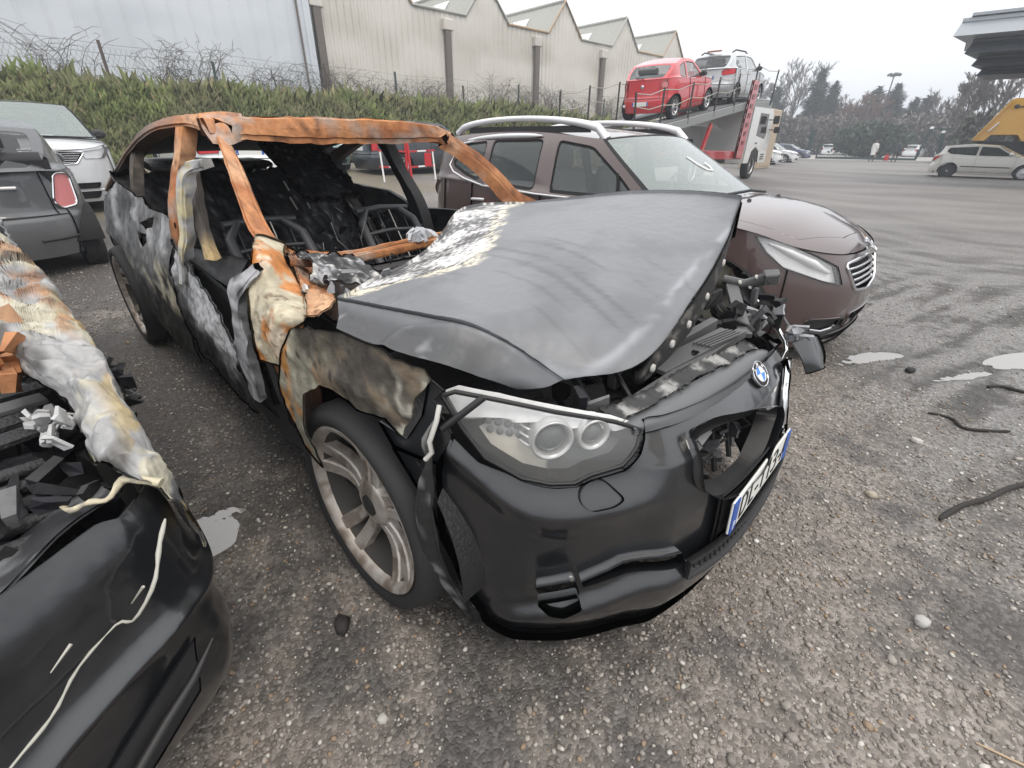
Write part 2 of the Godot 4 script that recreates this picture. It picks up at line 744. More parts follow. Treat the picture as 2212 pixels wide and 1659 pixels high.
func wheel(parent: Node, at: Vector3, R: float, wd: float, rr: float, style: String, rim: Material, right: bool, steer := 0.0, spin := 0.0) -> Node3D:
	var w := sub("wheel", parent)
	w.position = at
	# the wheel's own axis is y, turned to point outwards
	w.basis = Basis.from_euler(Vector3(0, steer, 0)) * Basis.from_euler(Vector3(PI / 2 if right else -PI / 2, 0, 0)) * Basis.from_euler(Vector3(0, spin, 0))
	var h := wd * 0.5
	var mb := MB.new()
	var rw := rr + 0.012
	mb.lathe(Transform3D(), [Vector2(rr - 0.01, h * 0.80), Vector2(rw, h * 0.92), Vector2(lerpf(rr, R, 0.35), h * 1.0), Vector2(lerpf(rr, R, 0.7), h * 0.98), Vector2(R - 0.012, h * 0.86), Vector2(R, h * 0.66), Vector2(R, h * 0.22), Vector2(R - 0.008, h * 0.18), Vector2(R - 0.008, h * 0.12), Vector2(R, h * 0.08), Vector2(R, -h * 0.66), Vector2(R - 0.012, -h * 0.86), Vector2(lerpf(rr, R, 0.5), -h), Vector2(rr, -h * 0.9)], 40)
	put("tyre", mb, M.tyre, w)
	var rb := MB.new()
	# lip, barrel, back
	rb.lathe(Transform3D(), [Vector2(rr - 0.016, h * 0.78), Vector2(rr + 0.004, h * 0.9), Vector2(rr + 0.002, h * 0.94), Vector2(rr - 0.014, h * 0.90), Vector2(rr - 0.022, h * 0.70)], 40)
	var bb := MB.new()
	bb.lathe(Transform3D(), [Vector2(rr - 0.022, h * 0.70), Vector2(rr - 0.03, h * 0.5), Vector2(rr - 0.045, -h * 0.4), Vector2(rr - 0.05, -h * 0.8), Vector2(0.02, -h * 0.85)], 30)
	put("rim_barrel", bb, M.barrel, w)
	var dz := h * 0.62
	var cnt := 5
	if style == "seven":
		cnt = 7
	elif style == "eight":
		cnt = 8
	if style == "cover":
		rb.lathe(Transform3D(), [Vector2(rr - 0.01, h * 0.80), Vector2(rr * 0.8, h * 0.88), Vector2(rr * 0.45, h * 0.80), Vector2(rr * 0.3, h * 0.92), Vector2(0.001, h * 0.95)], 30)
	elif style == "steel":
		rb.lathe(Transform3D(), [Vector2(rr - 0.03, h * 0.2), Vector2(rr * 0.7, h * 0.35), Vector2(rr * 0.4, h * 0.25), Vector2(rr * 0.3, h * 0.5), Vector2(0.001, h * 0.5)], 30)
	else:
		for i in cnt:
			var a0 := TAU * i / cnt
			var offs := [-0.145, 0.145] if style == "double" else [0.0]
			for o in offs:
				var rings := []
				for k in 7:
					var u := k / 6.0
					var r := lerpf(0.045, rr - 0.012, u)
					var a: float = a0 + signf(o) * lerpf(0.021, 0.047, u * u) / r
					var wv := lerpf(0.036, 0.040, u) + 0.012 * u * u
					if style != "double":
						wv = lerpf(0.05, 0.034, u) + 0.03 * u * u
					var y := lerpf(dz - 0.006, h * 0.80, u * u) - 0.022 * sin(u * PI)
					var dir := Vector3(cos(a), 0, sin(a))
					var ta := Vector3(-sin(a), 0, cos(a))
					var cc := dir * r + Vector3.UP * y
					var q := wv * 0.5
					rings.append([cc - ta * q * 1.1 - Vector3.UP * 0.036, cc - ta * q - Vector3.UP * 0.006, cc - ta * q * 0.8, cc + ta * q * 0.8, cc + ta * q - Vector3.UP * 0.006, cc + ta * q * 1.1 - Vector3.UP * 0.036])
				for j in 5:
					var strip := []
					for rg in rings:
						strip.append([rg[j], rg[j + 1]])
					rb.loft(strip, false, false)
		rb.lathe(Transform3D(), [Vector2(0.085, dz - 0.06), Vector2(0.082, dz - 0.018), Vector2(0.066, dz - 0.006), Vector2(0.04, dz + 0.002), Vector2(0.034, dz - 0.004), Vector2(0.001, dz - 0.004)], 24)
	put("rim", rb, rim, w)
	var cb := MB.new()
	cb.lathe(Transform3D(), [Vector2(0.034, dz - 0.012 if style != "cover" else h * 0.9), Vector2(0.033, dz + 0.004 if style != "cover" else h * 0.97), Vector2(0.001, dz + 0.007 if style != "cover" else h * 0.98)], 20)
	put("hub_cap", cb, M.trim if style == "double" else rim, w)
	var db := MB.new()
	db.lathe(Transform3D(), [Vector2(rr - 0.05, -h * 0.5), Vector2(0.16, -h * 0.45), Vector2(0.16, -h * 0.1), Vector2(0.08, -h * 0.05), Vector2(0.001, -h * 0.05)], 24)
	put("brake_disc", db, M.rod, w)
	return w

func seat(parent: Node, p: Vector3, m: Material, w := 0.48) -> void:
	var mb := MB.new()
	mb.box(xf(p + Vector3(0.05, 0.0, 0), Vector3(0, 0, 6)), Vector3(0.5, 0.16, w), Color(-1, 0, 0), 0.04)
	mb.box(xf(p + Vector3(-0.26, 0.32, 0), Vector3(0, 0, 16)), Vector3(0.14, 0.6, w), Color(-1, 0, 0), 0.05)
	mb.box(xf(p + Vector3(-0.37, 0.7, 0), Vector3(0, 0, 14)), Vector3(0.10, 0.17, w * 0.55), Color(-1, 0, 0), 0.04)
	put("seat", mb, m, parent)

# body of an undamaged car from its measures; returns what later details need
func car_body(o: Node3D, S: Dictionary) -> Dictionary:
	var sh := Shell.new(self, S.xf, S.xr, S.w2, S.get("af", 0.9), S.get("nf", 2.6), S.get("ar", 0.8), S.get("nr", 3.0))
	sh.side = S.side; sh.front = S.front; sh.rear = S.rear
	var cell: float = S.get("cell", 0.12)
	var body: Material = S.paint
	var top: Array = S.top
	var bot: float = S.get("bot", 0.2)
	var T := sh.T
	var R: float = S.get("R", 0.31)
	var wb: float = S.wb
	var yc: float = R
	var ra: float = S.get("ra", R + 0.055)
	var arches := []
	for ax in [0.0, -wb]:
		var c := circle(Vector2(sh.fx(ax), yc), ra, 30)
		arches.append(c)
		arches.append(flip_s(c))
		arches.append(flip_s(c, T))
	var lower := func(s0: float, s1: float, y0: float, y1: float) -> PackedVector2Array:
		var q := PackedVector2Array()
		var k := maxi(2, ceili((s1 - s0) / 0.06))
		for i in k + 1:
			var s := lerpf(s0, s1, float(i) / k)
			q.append(Vector2(s, maxf(bot, y0)))
		for i in range(k, -1, -1):
			var s := lerpf(s0, s1, float(i) / k)
			q.append(Vector2(s, minf(y1, lut(top, (sh.look(s)[0] as Vector2).x))))
		return q
	var cuts: Array = arches.duplicate()
	var feats: Array = S.get("features", [])
	var built := []
	for f in feats:
		var p: PackedVector2Array = f.poly.call(sh)
		if Geometry2D.is_polygon_clockwise(p):
			p.reverse()
		built.append([f, p])
		for q in ([p, flip_s(p), flip_s(p, T)] if f.get("both", false) else [p]):
			if f.get("cut", true):
				cuts.append(q)
	var m0 := sh.map()
	var fb: float = sh.fx(S.get("x_bumper", 0.42))
	var fd: float = sh.fx(S.get("x_door", -0.42))
	var fm: float = sh.fx(S.get("x_door2", -1.42))
	var fe: float = sh.fx(S.get("x_doorend", -2.3))
	var fr: float = T - S.get("tail_half", 0.62)
	var rb: float = sh.fx(S.get("x_rbumper", -wb - 0.36))
	var yb: float = S.get("y_rbumper", 0.58)
	lay("front_bumper", [lower.call(-fb, fb, bot, 9.0)], m0, cell, body, o, cuts)
	for sg in [1, -1]:
		var mk := func(a: float, b: float, y0: float, y1: float) -> PackedVector2Array:
			var q: PackedVector2Array = lower.call(a, b, y0, y1)
			return q if sg == 1 else flip_s(q)
		lay("front_wing", [mk.call(fb, fd, bot, 9.0)], m0, cell, body, o, cuts)
		lay("front_door", [mk.call(fd, fm, bot + 0.1, 9.0)], m0, cell, body, o, cuts)
		if S.get("doors", 4) == 4:
			lay("rear_door", [mk.call(fm, fe, bot + 0.1, 9.0)], m0, cell, body, o, cuts)
			lay("quarter_panel", [mk.call(fe, rb, bot, 9.0), mk.call(rb, fr, yb, 9.0)], m0, cell, body, o, cuts)
		else:
			lay("quarter_panel", [mk.call(fm, rb, bot, 9.0), mk.call(rb, fr, yb, 9.0)], m0, cell, body, o, cuts)
		lay("sill", [mk.call(fd, fe if S.get("doors", 4) == 4 else fm, bot, bot + 0.1)], m0, cell, S.get("sill_paint", body), o, cuts)
	lay("rear_bumper", [lower.call(rb, 2.0 * T - rb, bot, yb)], m0, cell, S.get("bumper_paint", body), o, cuts)
	lay("tailgate", [lower.call(fr, 2.0 * T - fr, yb, 9.0)], m0, cell, body, o, cuts)
	for f in built:
		var g: Dictionary = f[0]
		for q in ([f[1], flip_s(f[1])] if g.get("both", false) else [f[1]]):
			lay(g.name, [q], sh.map(g.get("out", -0.004)), minf(cell, g.get("cell", cell)), g.mat, o, g.get("holes", []), g.get("th", 0.02), 0.001)
			if g.get("bowl", false):
				lay("%s_bowl" % g.name, [q], sh.map(-0.035), cell, g.bowl_mat, o, [], -0.03, 0.004)
	# dark inside so that gaps show black
	var inner := MB.new()
	for half in [lower.call(-T, 0.0, bot + 0.02, 9.0), lower.call(0.0, T, bot + 0.02, 9.0)]:
		var q: Array = [half]
		for c in arches:
			var nb := []
			for b in q:
				nb.append_array(Geometry2D.clip_polygons(b, c))
			q = nb
		for b in q:
			if not Geometry2D.is_polygon_clockwise(b):
				inner.panel(b, sh.map(-0.085), maxf(cell, 0.1), 0.0)
	inner.box(xf(Vector3((S.xf + S.xr) * 0.5, bot + 0.08, 0)), Vector3(S.xf - S.xr - 0.5, 0.06, S.w2 * 2.0 - 0.16))
	for ax in [0.0, -wb]:
		for sg in [-1.0, 1.0]:
			inner.lathe(Transform3D(Basis.from_euler(Vector3(PI / 2, 0, 0)), Vector3(ax, yc, sg * (S.w2 - 0.26))), [Vector2(ra + 0.01, -0.2), Vector2(ra + 0.01, 0.245)], 20, Color(-1, 0, 0), PI * 1.02, TAU * 0.99)
	put("inner_body", inner, M.black, o)
	# bonnet and wing tops
	var crown: Array = S.crown
	var edge := func(x: float) -> Vector3: return sh.pos(sh.fx(x), lut(top, x))
	var hood := func(q: Vector2) -> Vector3:
		var e: Vector3 = edge.call(q.x)
		return Vector3(e.x, e.y + lut(crown, q.x) * (1.0 - pow(absf(q.y), 2.2)), e.z * q.y)
	var xc: float = S.A[0].x
	var xn: float = S.get("x_nose", S.xf - 0.12)
	var tt: float = S.get("bonnet_t", 0.86)
	var hl := PackedVector2Array()
	hl.append_array([Vector2(xc - 0.05, -tt), Vector2(xn - 0.18, -tt), Vector2(xn, -tt * 0.5), Vector2(xn + 0.01, 0), Vector2(xn, tt * 0.5), Vector2(xn - 0.18, tt), Vector2(xc - 0.05, tt)])
	lay("bonnet", [hl], hood, cell, body, o, [], 0.02, 0.003, null, true)
	var rim_p := rect(xc - 0.2, -1.0, S.xf - 0.001, 1.0)
	lay("wing_top", [rim_p], hood, cell, body, o, [Geometry2D.offset_polygon(hl, 0.003)[0]], 0.0, 0.0, null, true)
	# cabin
	var ytop: float = S.ytop
	var tum: float = S.get("tumble", 0.22)
	var ins: float = S.get("inset", 0.03)
	var G := func(x: float, y: float) -> float:
		var ybt := lut(top, x)
		var e := (sh.look(sh.fx(x))[0] as Vector2).y + lut(S.side, ybt)
		var h := clampf((y - ybt) / maxf(0.1, ytop - ybt), 0.0, 1.0)
		return e - ins * smoothstep(0.0, 0.1, h) - tum * maxf(0.0, y - ybt) - 0.05 * pow(h, 6.0)
	var roof: Array = S.roof
	var A: Array = S.A      # [base, header] of the windscreen edge
	var C: Array = S.C      # [header, base] of the rear window edge
	var outline := PackedVector2Array()
	for i in 13:
		outline.append((A[0] as Vector2).lerp(A[1], i / 12.0))
	for i in range(1, 16):
		var x := lerpf(A[1].x, C[0].x, i / 16.0)
		outline.append(Vector2(x, lut(roof, x)))
	for i in 13:
		outline.append((C[0] as Vector2).lerp(C[1], i / 12.0))
	for i in range(1, 16):
		var x := lerpf(C[1].x, A[0].x, i / 16.0)
		outline.append(Vector2(x, lut(top, x) - 0.02))
	if Geometry2D.is_polygon_clockwise(outline):
		outline.reverse()
	var wins: Array = S.windows
	for sg in [1.0, -1.0]:
		var gm := func(q: Vector2) -> Vector3: return Vector3(q.x, q.y, sg * G.call(q.x, q.y))
		var gi := func(q: Vector2) -> Vector3: return Vector3(q.x, q.y, sg * (G.call(q.x, q.y) - 0.012))
		var g2 := func(q: Vector2) -> Vector3: return Vector3(q.x, q.y, sg * (G.call(q.x, q.y) - 0.03))
		var wc := []
		for w in wins:
			var r := rounded(w, S.get("win_r", 0.04))
			if Geometry2D.is_polygon_clockwise(r):
				r.reverse()
			wc.append(r)
		lay("cabin_side", [outline], gm, cell, body, o, wc, 0.02, 0.0, null, sg < 0.0)
		lay("cabin_lining", [outline], g2, cell, M.trim, o, wc, 0.0, 0.0, null, sg > 0.0)
		for w in wc:
			for gp in Geometry2D.offset_polygon(w, -0.022):
				lay("side_window", [gp], gi, cell, S.get("side_glass", M.glass), o, [], 0.0, 0.0, null, sg < 0.0)
			lay("window_frame", [w], gi, cell, M.black, o, Geometry2D.offset_polygon(w, -0.024), 0.012, 0.0, null, sg < 0.0)
	var bowb: float = S.get("bow_base", 0.2)
	var bowh: float = S.get("bow_head", 0.08)
	var bowr: float = S.get("bow_rear", 0.06)
	var rc: float = S.get("roof_crown", 0.05)
	var rm := func(q: Vector2) -> Vector3:
		var x := lerpf(C[0].x, A[1].x, q.x)
		var y := lut(roof, x)
		var k := 1.0 - q.y * q.y
		return Vector3(x + lerpf(-bowr, bowh, q.x) * k, y + rc * k * (0.75 + 0.25 * sin(q.x * PI)), G.call(x, y) * q.y)
	lay("roof", [rect(0, -1, 1, 1)], rm, cell * 0.5, S.get("roof_paint", body), o, [], 0.02, 0.0, null, true)
	var ws := func(q: Vector2) -> Vector3:
		var p := (A[0] as Vector2).lerp(A[1], q.x)
		var k := 1.0 - q.y * q.y
		return Vector3(p.x + lerpf(bowb, bowh, q.x) * k, p.y + lerpf(lut(crown, xc) * 0.6, rc * 0.75, q.x) * k, G.call(p.x, p.y) * q.y)
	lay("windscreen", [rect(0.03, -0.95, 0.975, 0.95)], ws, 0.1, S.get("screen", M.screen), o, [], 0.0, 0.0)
	lay("windscreen_seal", [rect(0.0, -1, 1, 1)], ws, 0.1, M.black, o, [rect(0.03, -0.95, 0.975, 0.95)], 0.01, 0.0)
	var rw := func(q: Vector2) -> Vector3:
		var p := (C[0] as Vector2).lerp(C[1], q.x)
		var k := 1.0 - q.y * q.y
		return Vector3(p.x - lerpf(bowr, S.get("bow_tail", 0.12), q.x) * k, p.y + lerpf(rc * 0.75, 0.0, q.x) * k, G.call(p.x, p.y) * q.y)
	var rwp := rounded(rect(0.1, -0.86, S.get("rw_end", 0.92), 0.86), 0.09)
	lay("rear_window", [rwp], rw, 0.1, S.get("rear_glass", M.tint_glass), o, [], 0.0, 0.0)
	lay("tailgate_frame", [rect(0.0, -1, 1.0, 1)], rw, 0.1, body, o, [rwp], 0.012, 0.0)
	# wheels and inside
	var trk: float = S.w2 - 0.125
	for ax in [0.0, -wb]:
		for sg in [1.0, -1.0]:
			wheel(o, Vector3(ax, R, sg * trk), R, 0.2, S.get("rr", 0.21), S.get("rim_style", "five"), S.get("rim", M.alloy), sg > 0.0, S.get("steer", 0.0) if ax == 0.0 else 0.0, ax)
	var sm: Material = S.get("seat_mat", M.seat)
	var ybase := lut(top, -wb * 0.45) - 0.42
	for sg in [-0.36, 0.36]:
		seat(o, Vector3(S.A[1].x - 0.28, ybase, sg), sm)
	seat(o, Vector3(S.A[1].x - 1.15, ybase + 0.02, 0), sm, 1.2)
	var db := MB.new()
	db.box(xf(Vector3(xc - 0.2, lut(top, xc) - 0.12, 0)), Vector3(0.45, 0.22, S.w2 * 1.6), Color(-1, 0, 0), 0.04)
	put("dashboard", db, M.seat, o)
	return {"sh": sh, "G": G, "top": top, "rm": rm, "ws": ws, "hood": hood, "rw": rw}

func mirrors(o: Node3D, x: float, y: float, z: float, m: Material) -> void:
	for sg in [1.0, -1.0]:
		var mb := MB.new()
		var rings := []
		for k in 6:
			var u := k / 5.0
			var r := [0.5, 0.85, 1.0, 1.0, 0.92, 0.8][k] as float
			var ring := []
			for i in 12:
				var a := TAU * i / 12
				ring.append(Vector3(x + 0.07 - u * 0.13, y + sin(a) * 0.075 * r, sg * (z + 0.1 + cos(a) * 0.11 * r)))
			rings.append(ring)
		mb.loft(rings)
		mb.tube([Vector3(x, y - 0.05, sg * (z - 0.04)), Vector3(x, y - 0.02, sg * (z + 0.06))], 0.025, 8)
		put("door_mirror", mb, m, o)

func plate_on(o: Node3D, at: Vector3, turn: float, tilt: float, text: String, band := true, w := 0.52, h := 0.11) -> Node3D:
	var g := MB.new()
	g.box(Transform3D(), Vector3(w, h, 0.008), Color(-1, 0, 0), 0.003)
	var p := put("number_plate", g, M.plate, o)
	p.position = at
	p.rotation = Vector3(tilt, turn, 0)
	if band:
		for sx in [-1.0, 1.0]:
			var b := MB.new()
			b.box(Transform3D(Basis(), Vector3(sx * (w * 0.5 - 0.023), 0, 0.0045)), Vector3(0.042, h - 0.004, 0.004))
			put("blue_band", b, M.plate_blue, p)
		var tf := TextMesh.new()
		tf.text = "F"
		tf.font_size = 32
		tf.pixel_size = 0.0011
		tf.depth = 0.001
		var f := put("country_letter", tf, M.white, p)
		f.position = Vector3(-w * 0.5 + 0.023, -h * 0.27, 0.0072)
	if text != "":
		var t := TextMesh.new()
		var fo := SystemFont.new()
		fo.font_names = PackedStringArray(["Droid Sans"])
		t.font = fo
		t.text = text
		t.font_size = 64
		t.pixel_size = h * 0.74 / 47.0
		t.depth = 0.0015
		var l := put("lettering", t, M.print_black, p)
		t.horizontal_alignment = HORIZONTAL_ALIGNMENT_LEFT
		l.position = Vector3(-w * 0.5 + 0.056, 0, 0.005)
	return p
# ------------------------------------------------------------------ yard surface
var pools := [  # x, z, length, width, turn
	[-1.17, -1.26, 0.20, 0.11, 0.75], [2.55, -3.02, 0.24, 0.055, 0.3], [3.62, -3.0, 0.26, 0.075, 0.3], [4.3, -6.5, 0.5, 0.09, 0.2], [2.95, -2.72, 0.2, 0.03, 0.3]]

func pool_at(x: float, z: float) -> float:
	var d := 9.0
	for p in pools:
		var q := Vector2(x - p[0], z - p[1]).rotated(p[4])
		var e := Vector2(q.x / p[2], q.y / p[3]).length() + 0.45 * noise.get_noise_2d(x * 9.0, z * 9.0)
		d = minf(d, e)
	return d

func ground_h(x: float, z: float) -> float:
	var near := clampf(1.0 - (Vector2(x, z).length() - 9.0) / 12.0, 0.0, 1.0)
	var h := GY + rise(x, z) + (noise.get_noise_2d(x * 0.8, z * 0.8) * 0.012 + noise.get_noise_2d(x * 5.0 + 9.0, z * 5.0) * 0.007) * near
	# ruts left by tyres in the mud to the right
	var m := smoothstep(1.2, 3.0, x + z * 0.12)
	var q := Vector2(x, z).rotated(0.55)
	h += m * near * 0.02 * noise.get_noise_2d(q.x * 0.7, q.y * 4.2)
	h -= (1.0 - smoothstep(0.3, 2.0, pool_at(x, z))) * 0.022
	return h

# a small uneven pebble about one unit across, smooth from its middle outwards
func pebble(rng: RandomNumberGenerator, col: Color, k := 1.0) -> MB:
	var mb := MB.new()
	var sx := rng.randf_range(0.8, 1.2)
	var top := mb.add(Vector3(0, 0.55, 0) * k, Vector3.UP, col)
	var ids := []
	for r in 3:
		var la: float = [0.75, 0.0, -0.75][r]
		for i in 7:
			var lo := TAU * i / 7 + r * 0.4
			var p := Vector3(cos(la) * cos(lo) * sx, sin(la) * 0.6, cos(la) * sin(lo) * 0.8) * rng.randf_range(0.78, 1.15)
			ids.append(mb.add(p * k, Vector3(p.x, p.y * 2.2, p.z).normalized(), col))
	for i in 7:
		mb.tri(top, ids[i], ids[(i + 1) % 7])
		for r in 2:
			var a: int = ids[r * 7 + i]
			var b: int = ids[r * 7 + (i + 1) % 7]
			mb.tri(a, b, ids[r * 7 + 7 + (i + 1) % 7]); mb.tri(a, ids[r * 7 + 7 + (i + 1) % 7], ids[r * 7 + 7 + i])
	return mb

func build_ground() -> void:
	var xs := []
	var lay_out := func(a: float, b: float, step: float, far: float) -> Array:
		var o := []
		var s := step
		var q := a
		var back := []
		while q > -far:
			s *= 1.13
			q -= s
			back.append(q)
		back.reverse()
		o.append_array(back)
		q = a
		while q < b:
			o.append(q)
			q += step
		s = step
		while q < far:
			o.append(q)
			s *= 1.13
			q += s
		return o
	xs = lay_out.call(-2.6, 4.2, 0.028, 420.0)
	var zs: Array = lay_out.call(-4.6, 0.3, 0.028, 420.0)
	var mb := MB.new()
	var nx := xs.size()
	for z in zs:
		for x in xs:
			mb.v.append(Vector3(x, ground_h(x, z), z))
	for j in zs.size():
		for i in nx:
			var k := j * nx + i
			var a: Vector3 = mb.v[j * nx + maxi(i - 1, 0)]
			var b: Vector3 = mb.v[j * nx + mini(i + 1, nx - 1)]
			var c: Vector3 = mb.v[maxi(j - 1, 0) * nx + i]
			var d: Vector3 = mb.v[mini(j + 1, zs.size() - 1) * nx + i]
			mb.n.append((d - c).cross(b - a).normalized())
			var p: Vector3 = mb.v[k]
			# dry gravel, dark oily dirt, and the paler trodden mud to the right
			var n1 := noise.get_noise_2d(p.x * 0.55 + 3.0, p.z * 0.55)
			var n2 := noise.get_noise_2d(p.x * 2.3, p.z * 2.3 + 11.0)
			var n3 := noise.get_noise_2d(p.x * 9.0, p.z * 9.0)
			var grav := Color(0.305, 0.275, 0.248)
			var dirt := Color(0.125, 0.116, 0.110)
			var mud := Color(0.262, 0.257, 0.254)
			var w := smoothstep(-0.28, 0.25, n1 + 0.55 * n2 + 0.35 * n3 + 0.12 - 0.5 * (1.0 - smoothstep(-2.0, -0.2, p.x + 0.3 * p.z + 0.6)))
			var col := dirt.lerp(grav, w)
			var m := smoothstep(1.2, 2.6, p.x + 0.12 * p.z + n2 * 0.7)
			var q := Vector2(p.x, p.z).rotated(0.55)
			var streak := noise.get_noise_2d(q.x * 0.6, q.y * 4.0) + 0.35 * n3 + 0.35 * n2
			col = col.lerp(mud.lerp(dirt * 0.62, smoothstep(-0.06, 0.34, streak)), m)
			var far := smoothstep(6.0, 16.0, Vector2(p.x, p.z).length())
			col = col.lerp(Color(0.30, 0.285, 0.275).lerp(Color(0.20, 0.188, 0.182), smoothstep(-0.15, 0.25, noise.get_noise_2d(p.x * 0.25, p.z * 0.7))), far)
			# straw-like dead grass under the back row
			var gl := smoothstep(0.0, 0.4, noise.get_noise_2d(p.x * 0.35 + 40.0, p.z * 0.35) + 0.3) * smoothstep(-9.0, -10.5, p.x * 0.668 + p.z * 0.744) * (1.0 - smoothstep(-2.0, 4.0, p.x))
			col = col.lerp(Color(0.25, 0.215, 0.14), gl * 0.75)
			# soaked ground round the water
			col *= lerpf(0.55, 1.0, smoothstep(0.9, 2.3, pool_at(p.x, p.z))) if p.length() < 9.0 else 1.0
			mb.c.append(col)
			mb.t.append(Vector2(p.x, p.z))
	for j in zs.size() - 1:
		for i in nx - 1:
			var k := j * nx + i
			mb.ix.append_array([k, k + 1, k + nx + 1, k, k + nx + 1, k + nx])
	var g := mat(1, 1, 1, 0.62)
	g.vertex_color_use_as_albedo = true
	var cn := noise_tex(0.035, 2048, FastNoiseLite.TYPE_CELLULAR, 1, [[0.0, Color(0.66, 0.65, 0.64)], [0.5, Color(0.80, 0.79, 0.78)], [0.75, Color(0.92, 0.91, 0.90)], [1.0, Color(1.0, 1.0, 1.0)]], 0.0, 3)
	(cn.noise as FastNoiseLite).cellular_return_type = FastNoiseLite.RETURN_CELL_VALUE
	(cn.noise as FastNoiseLite).cellular_jitter = 1.0
	(cn.noise as FastNoiseLite).domain_warp_enabled = true
	(cn.noise as FastNoiseLite).domain_warp_amplitude = 10.0
	(cn.noise as FastNoiseLite).domain_warp_frequency = 0.03
	g.albedo_texture = cn
	var cd := noise_tex(0.035, 2048, FastNoiseLite.TYPE_CELLULAR, 1, [], 9.0, 3)
	(cd.noise as FastNoiseLite).cellular_return_type = FastNoiseLite.RETURN_DISTANCE2_SUB
	(cd.noise as FastNoiseLite).domain_warp_enabled = true
	(cd.noise as FastNoiseLite).domain_warp_amplitude = 10.0
	(cd.noise as FastNoiseLite).domain_warp_frequency = 0.03
	g.normal_enabled = true
	g.normal_texture = cd
	g.normal_scale = 0.8
	tri(g, 1.25, true)
	kind(put("ground", mb, g), "structure")
	var water := mat(0.24, 0.228, 0.215, 0.02)
	water.metallic_specular = 0.8
	for p in pools:
		var wb := MB.new()
		var k := circle(Vector2.ZERO, 1.45, 40)
		var ps := PackedVector2Array()
		for q in k:
			var r := Vector2(q.x * p[2], q.y * p[3]).rotated(-p[4])
			ps.append(Vector2(p[0] + r.x, p[1] + r.y))
		wb.panel(ps, func(q: Vector2) -> Vector3: return Vector3(q.x, GY - 0.010, q.y), 0.2, 0.0, [], null, true)
		kind(put("puddle", wb, water), "structure")
	# loose stones
	var rng := RandomNumberGenerator.new()
	rng.seed = 11
	var sets := []
	for vnt in 3:
		sets.append(pebble(rng, Color.WHITE).mesh())
	var sm := mat(1, 1, 1, 0.7)
	sm.vertex_color_use_as_albedo = true
	for vnt in 3:
		var mm := MultiMesh.new()
		mm.transform_format = MultiMesh.TRANSFORM_3D
		mm.use_colors = true
		mm.mesh = sets[vnt]
		var cnt := 42000
		mm.instance_count = cnt
		for i in cnt:
			var x := 0.0
			var z := 0.0
			for tries in 3:
				var ang := rng.randf_range(-1.25, 1.1)
				var d := pow(rng.randf(), 0.75) * 7.0 + 0.25
				x = sin(ang) * d
				z = -cos(ang) * d + 0.4
				var n1 := noise.get_noise_2d(x * 0.55 + 3.0, z * 0.55) + 0.55 * noise.get_noise_2d(x * 2.3, z * 2.3 + 11.0)
				if n1 + 0.1 > rng.randf_range(-0.45, 0.30) and pool_at(x, z) > 1.1 and (x + 0.12 * z < 2.3 or rng.randf() < 0.3):
					break
			var s := 0.0026 + 0.0068 * pow(rng.randf(), 3.2)
			if rng.randf() < 0.012:
				s *= 1.9
			var v := rng.randf()
			var col := Color(0.17, 0.15, 0.135).lerp(Color(0.40, 0.365, 0.325), v * v)
			if rng.randf() < 0.07:
				col = Color(0.50, 0.48, 0.44)
			elif rng.randf() < 0.08:
				col = Color(0.26, 0.19, 0.13)
			mm.set_instance_transform(i, Transform3D(Basis.from_euler(Vector3(rng.randf_range(-0.4, 0.4), rng.randf() * TAU, rng.randf_range(-0.4, 0.4))).scaled(Vector3(s, s, s)), Vector3(x, ground_h(x, z) + s * 0.25, z)))
			mm.set_instance_color(i, col)
		var mi := MultiMeshInstance3D.new()
		mi.name = numbered("gravel")
		mi.multimesh = mm
		mi.material_override = sm
		add_child(mi, true)
		tag(mi, "loose grey and beige gravel strewn over the dark yard dirt", "gravel")
		kind(mi, "stuff")

# ------------------------------------------------------------------ the brown crossover
func PA(sh: Shell, a: Array) -> PackedVector2Array:
	return V2(a)

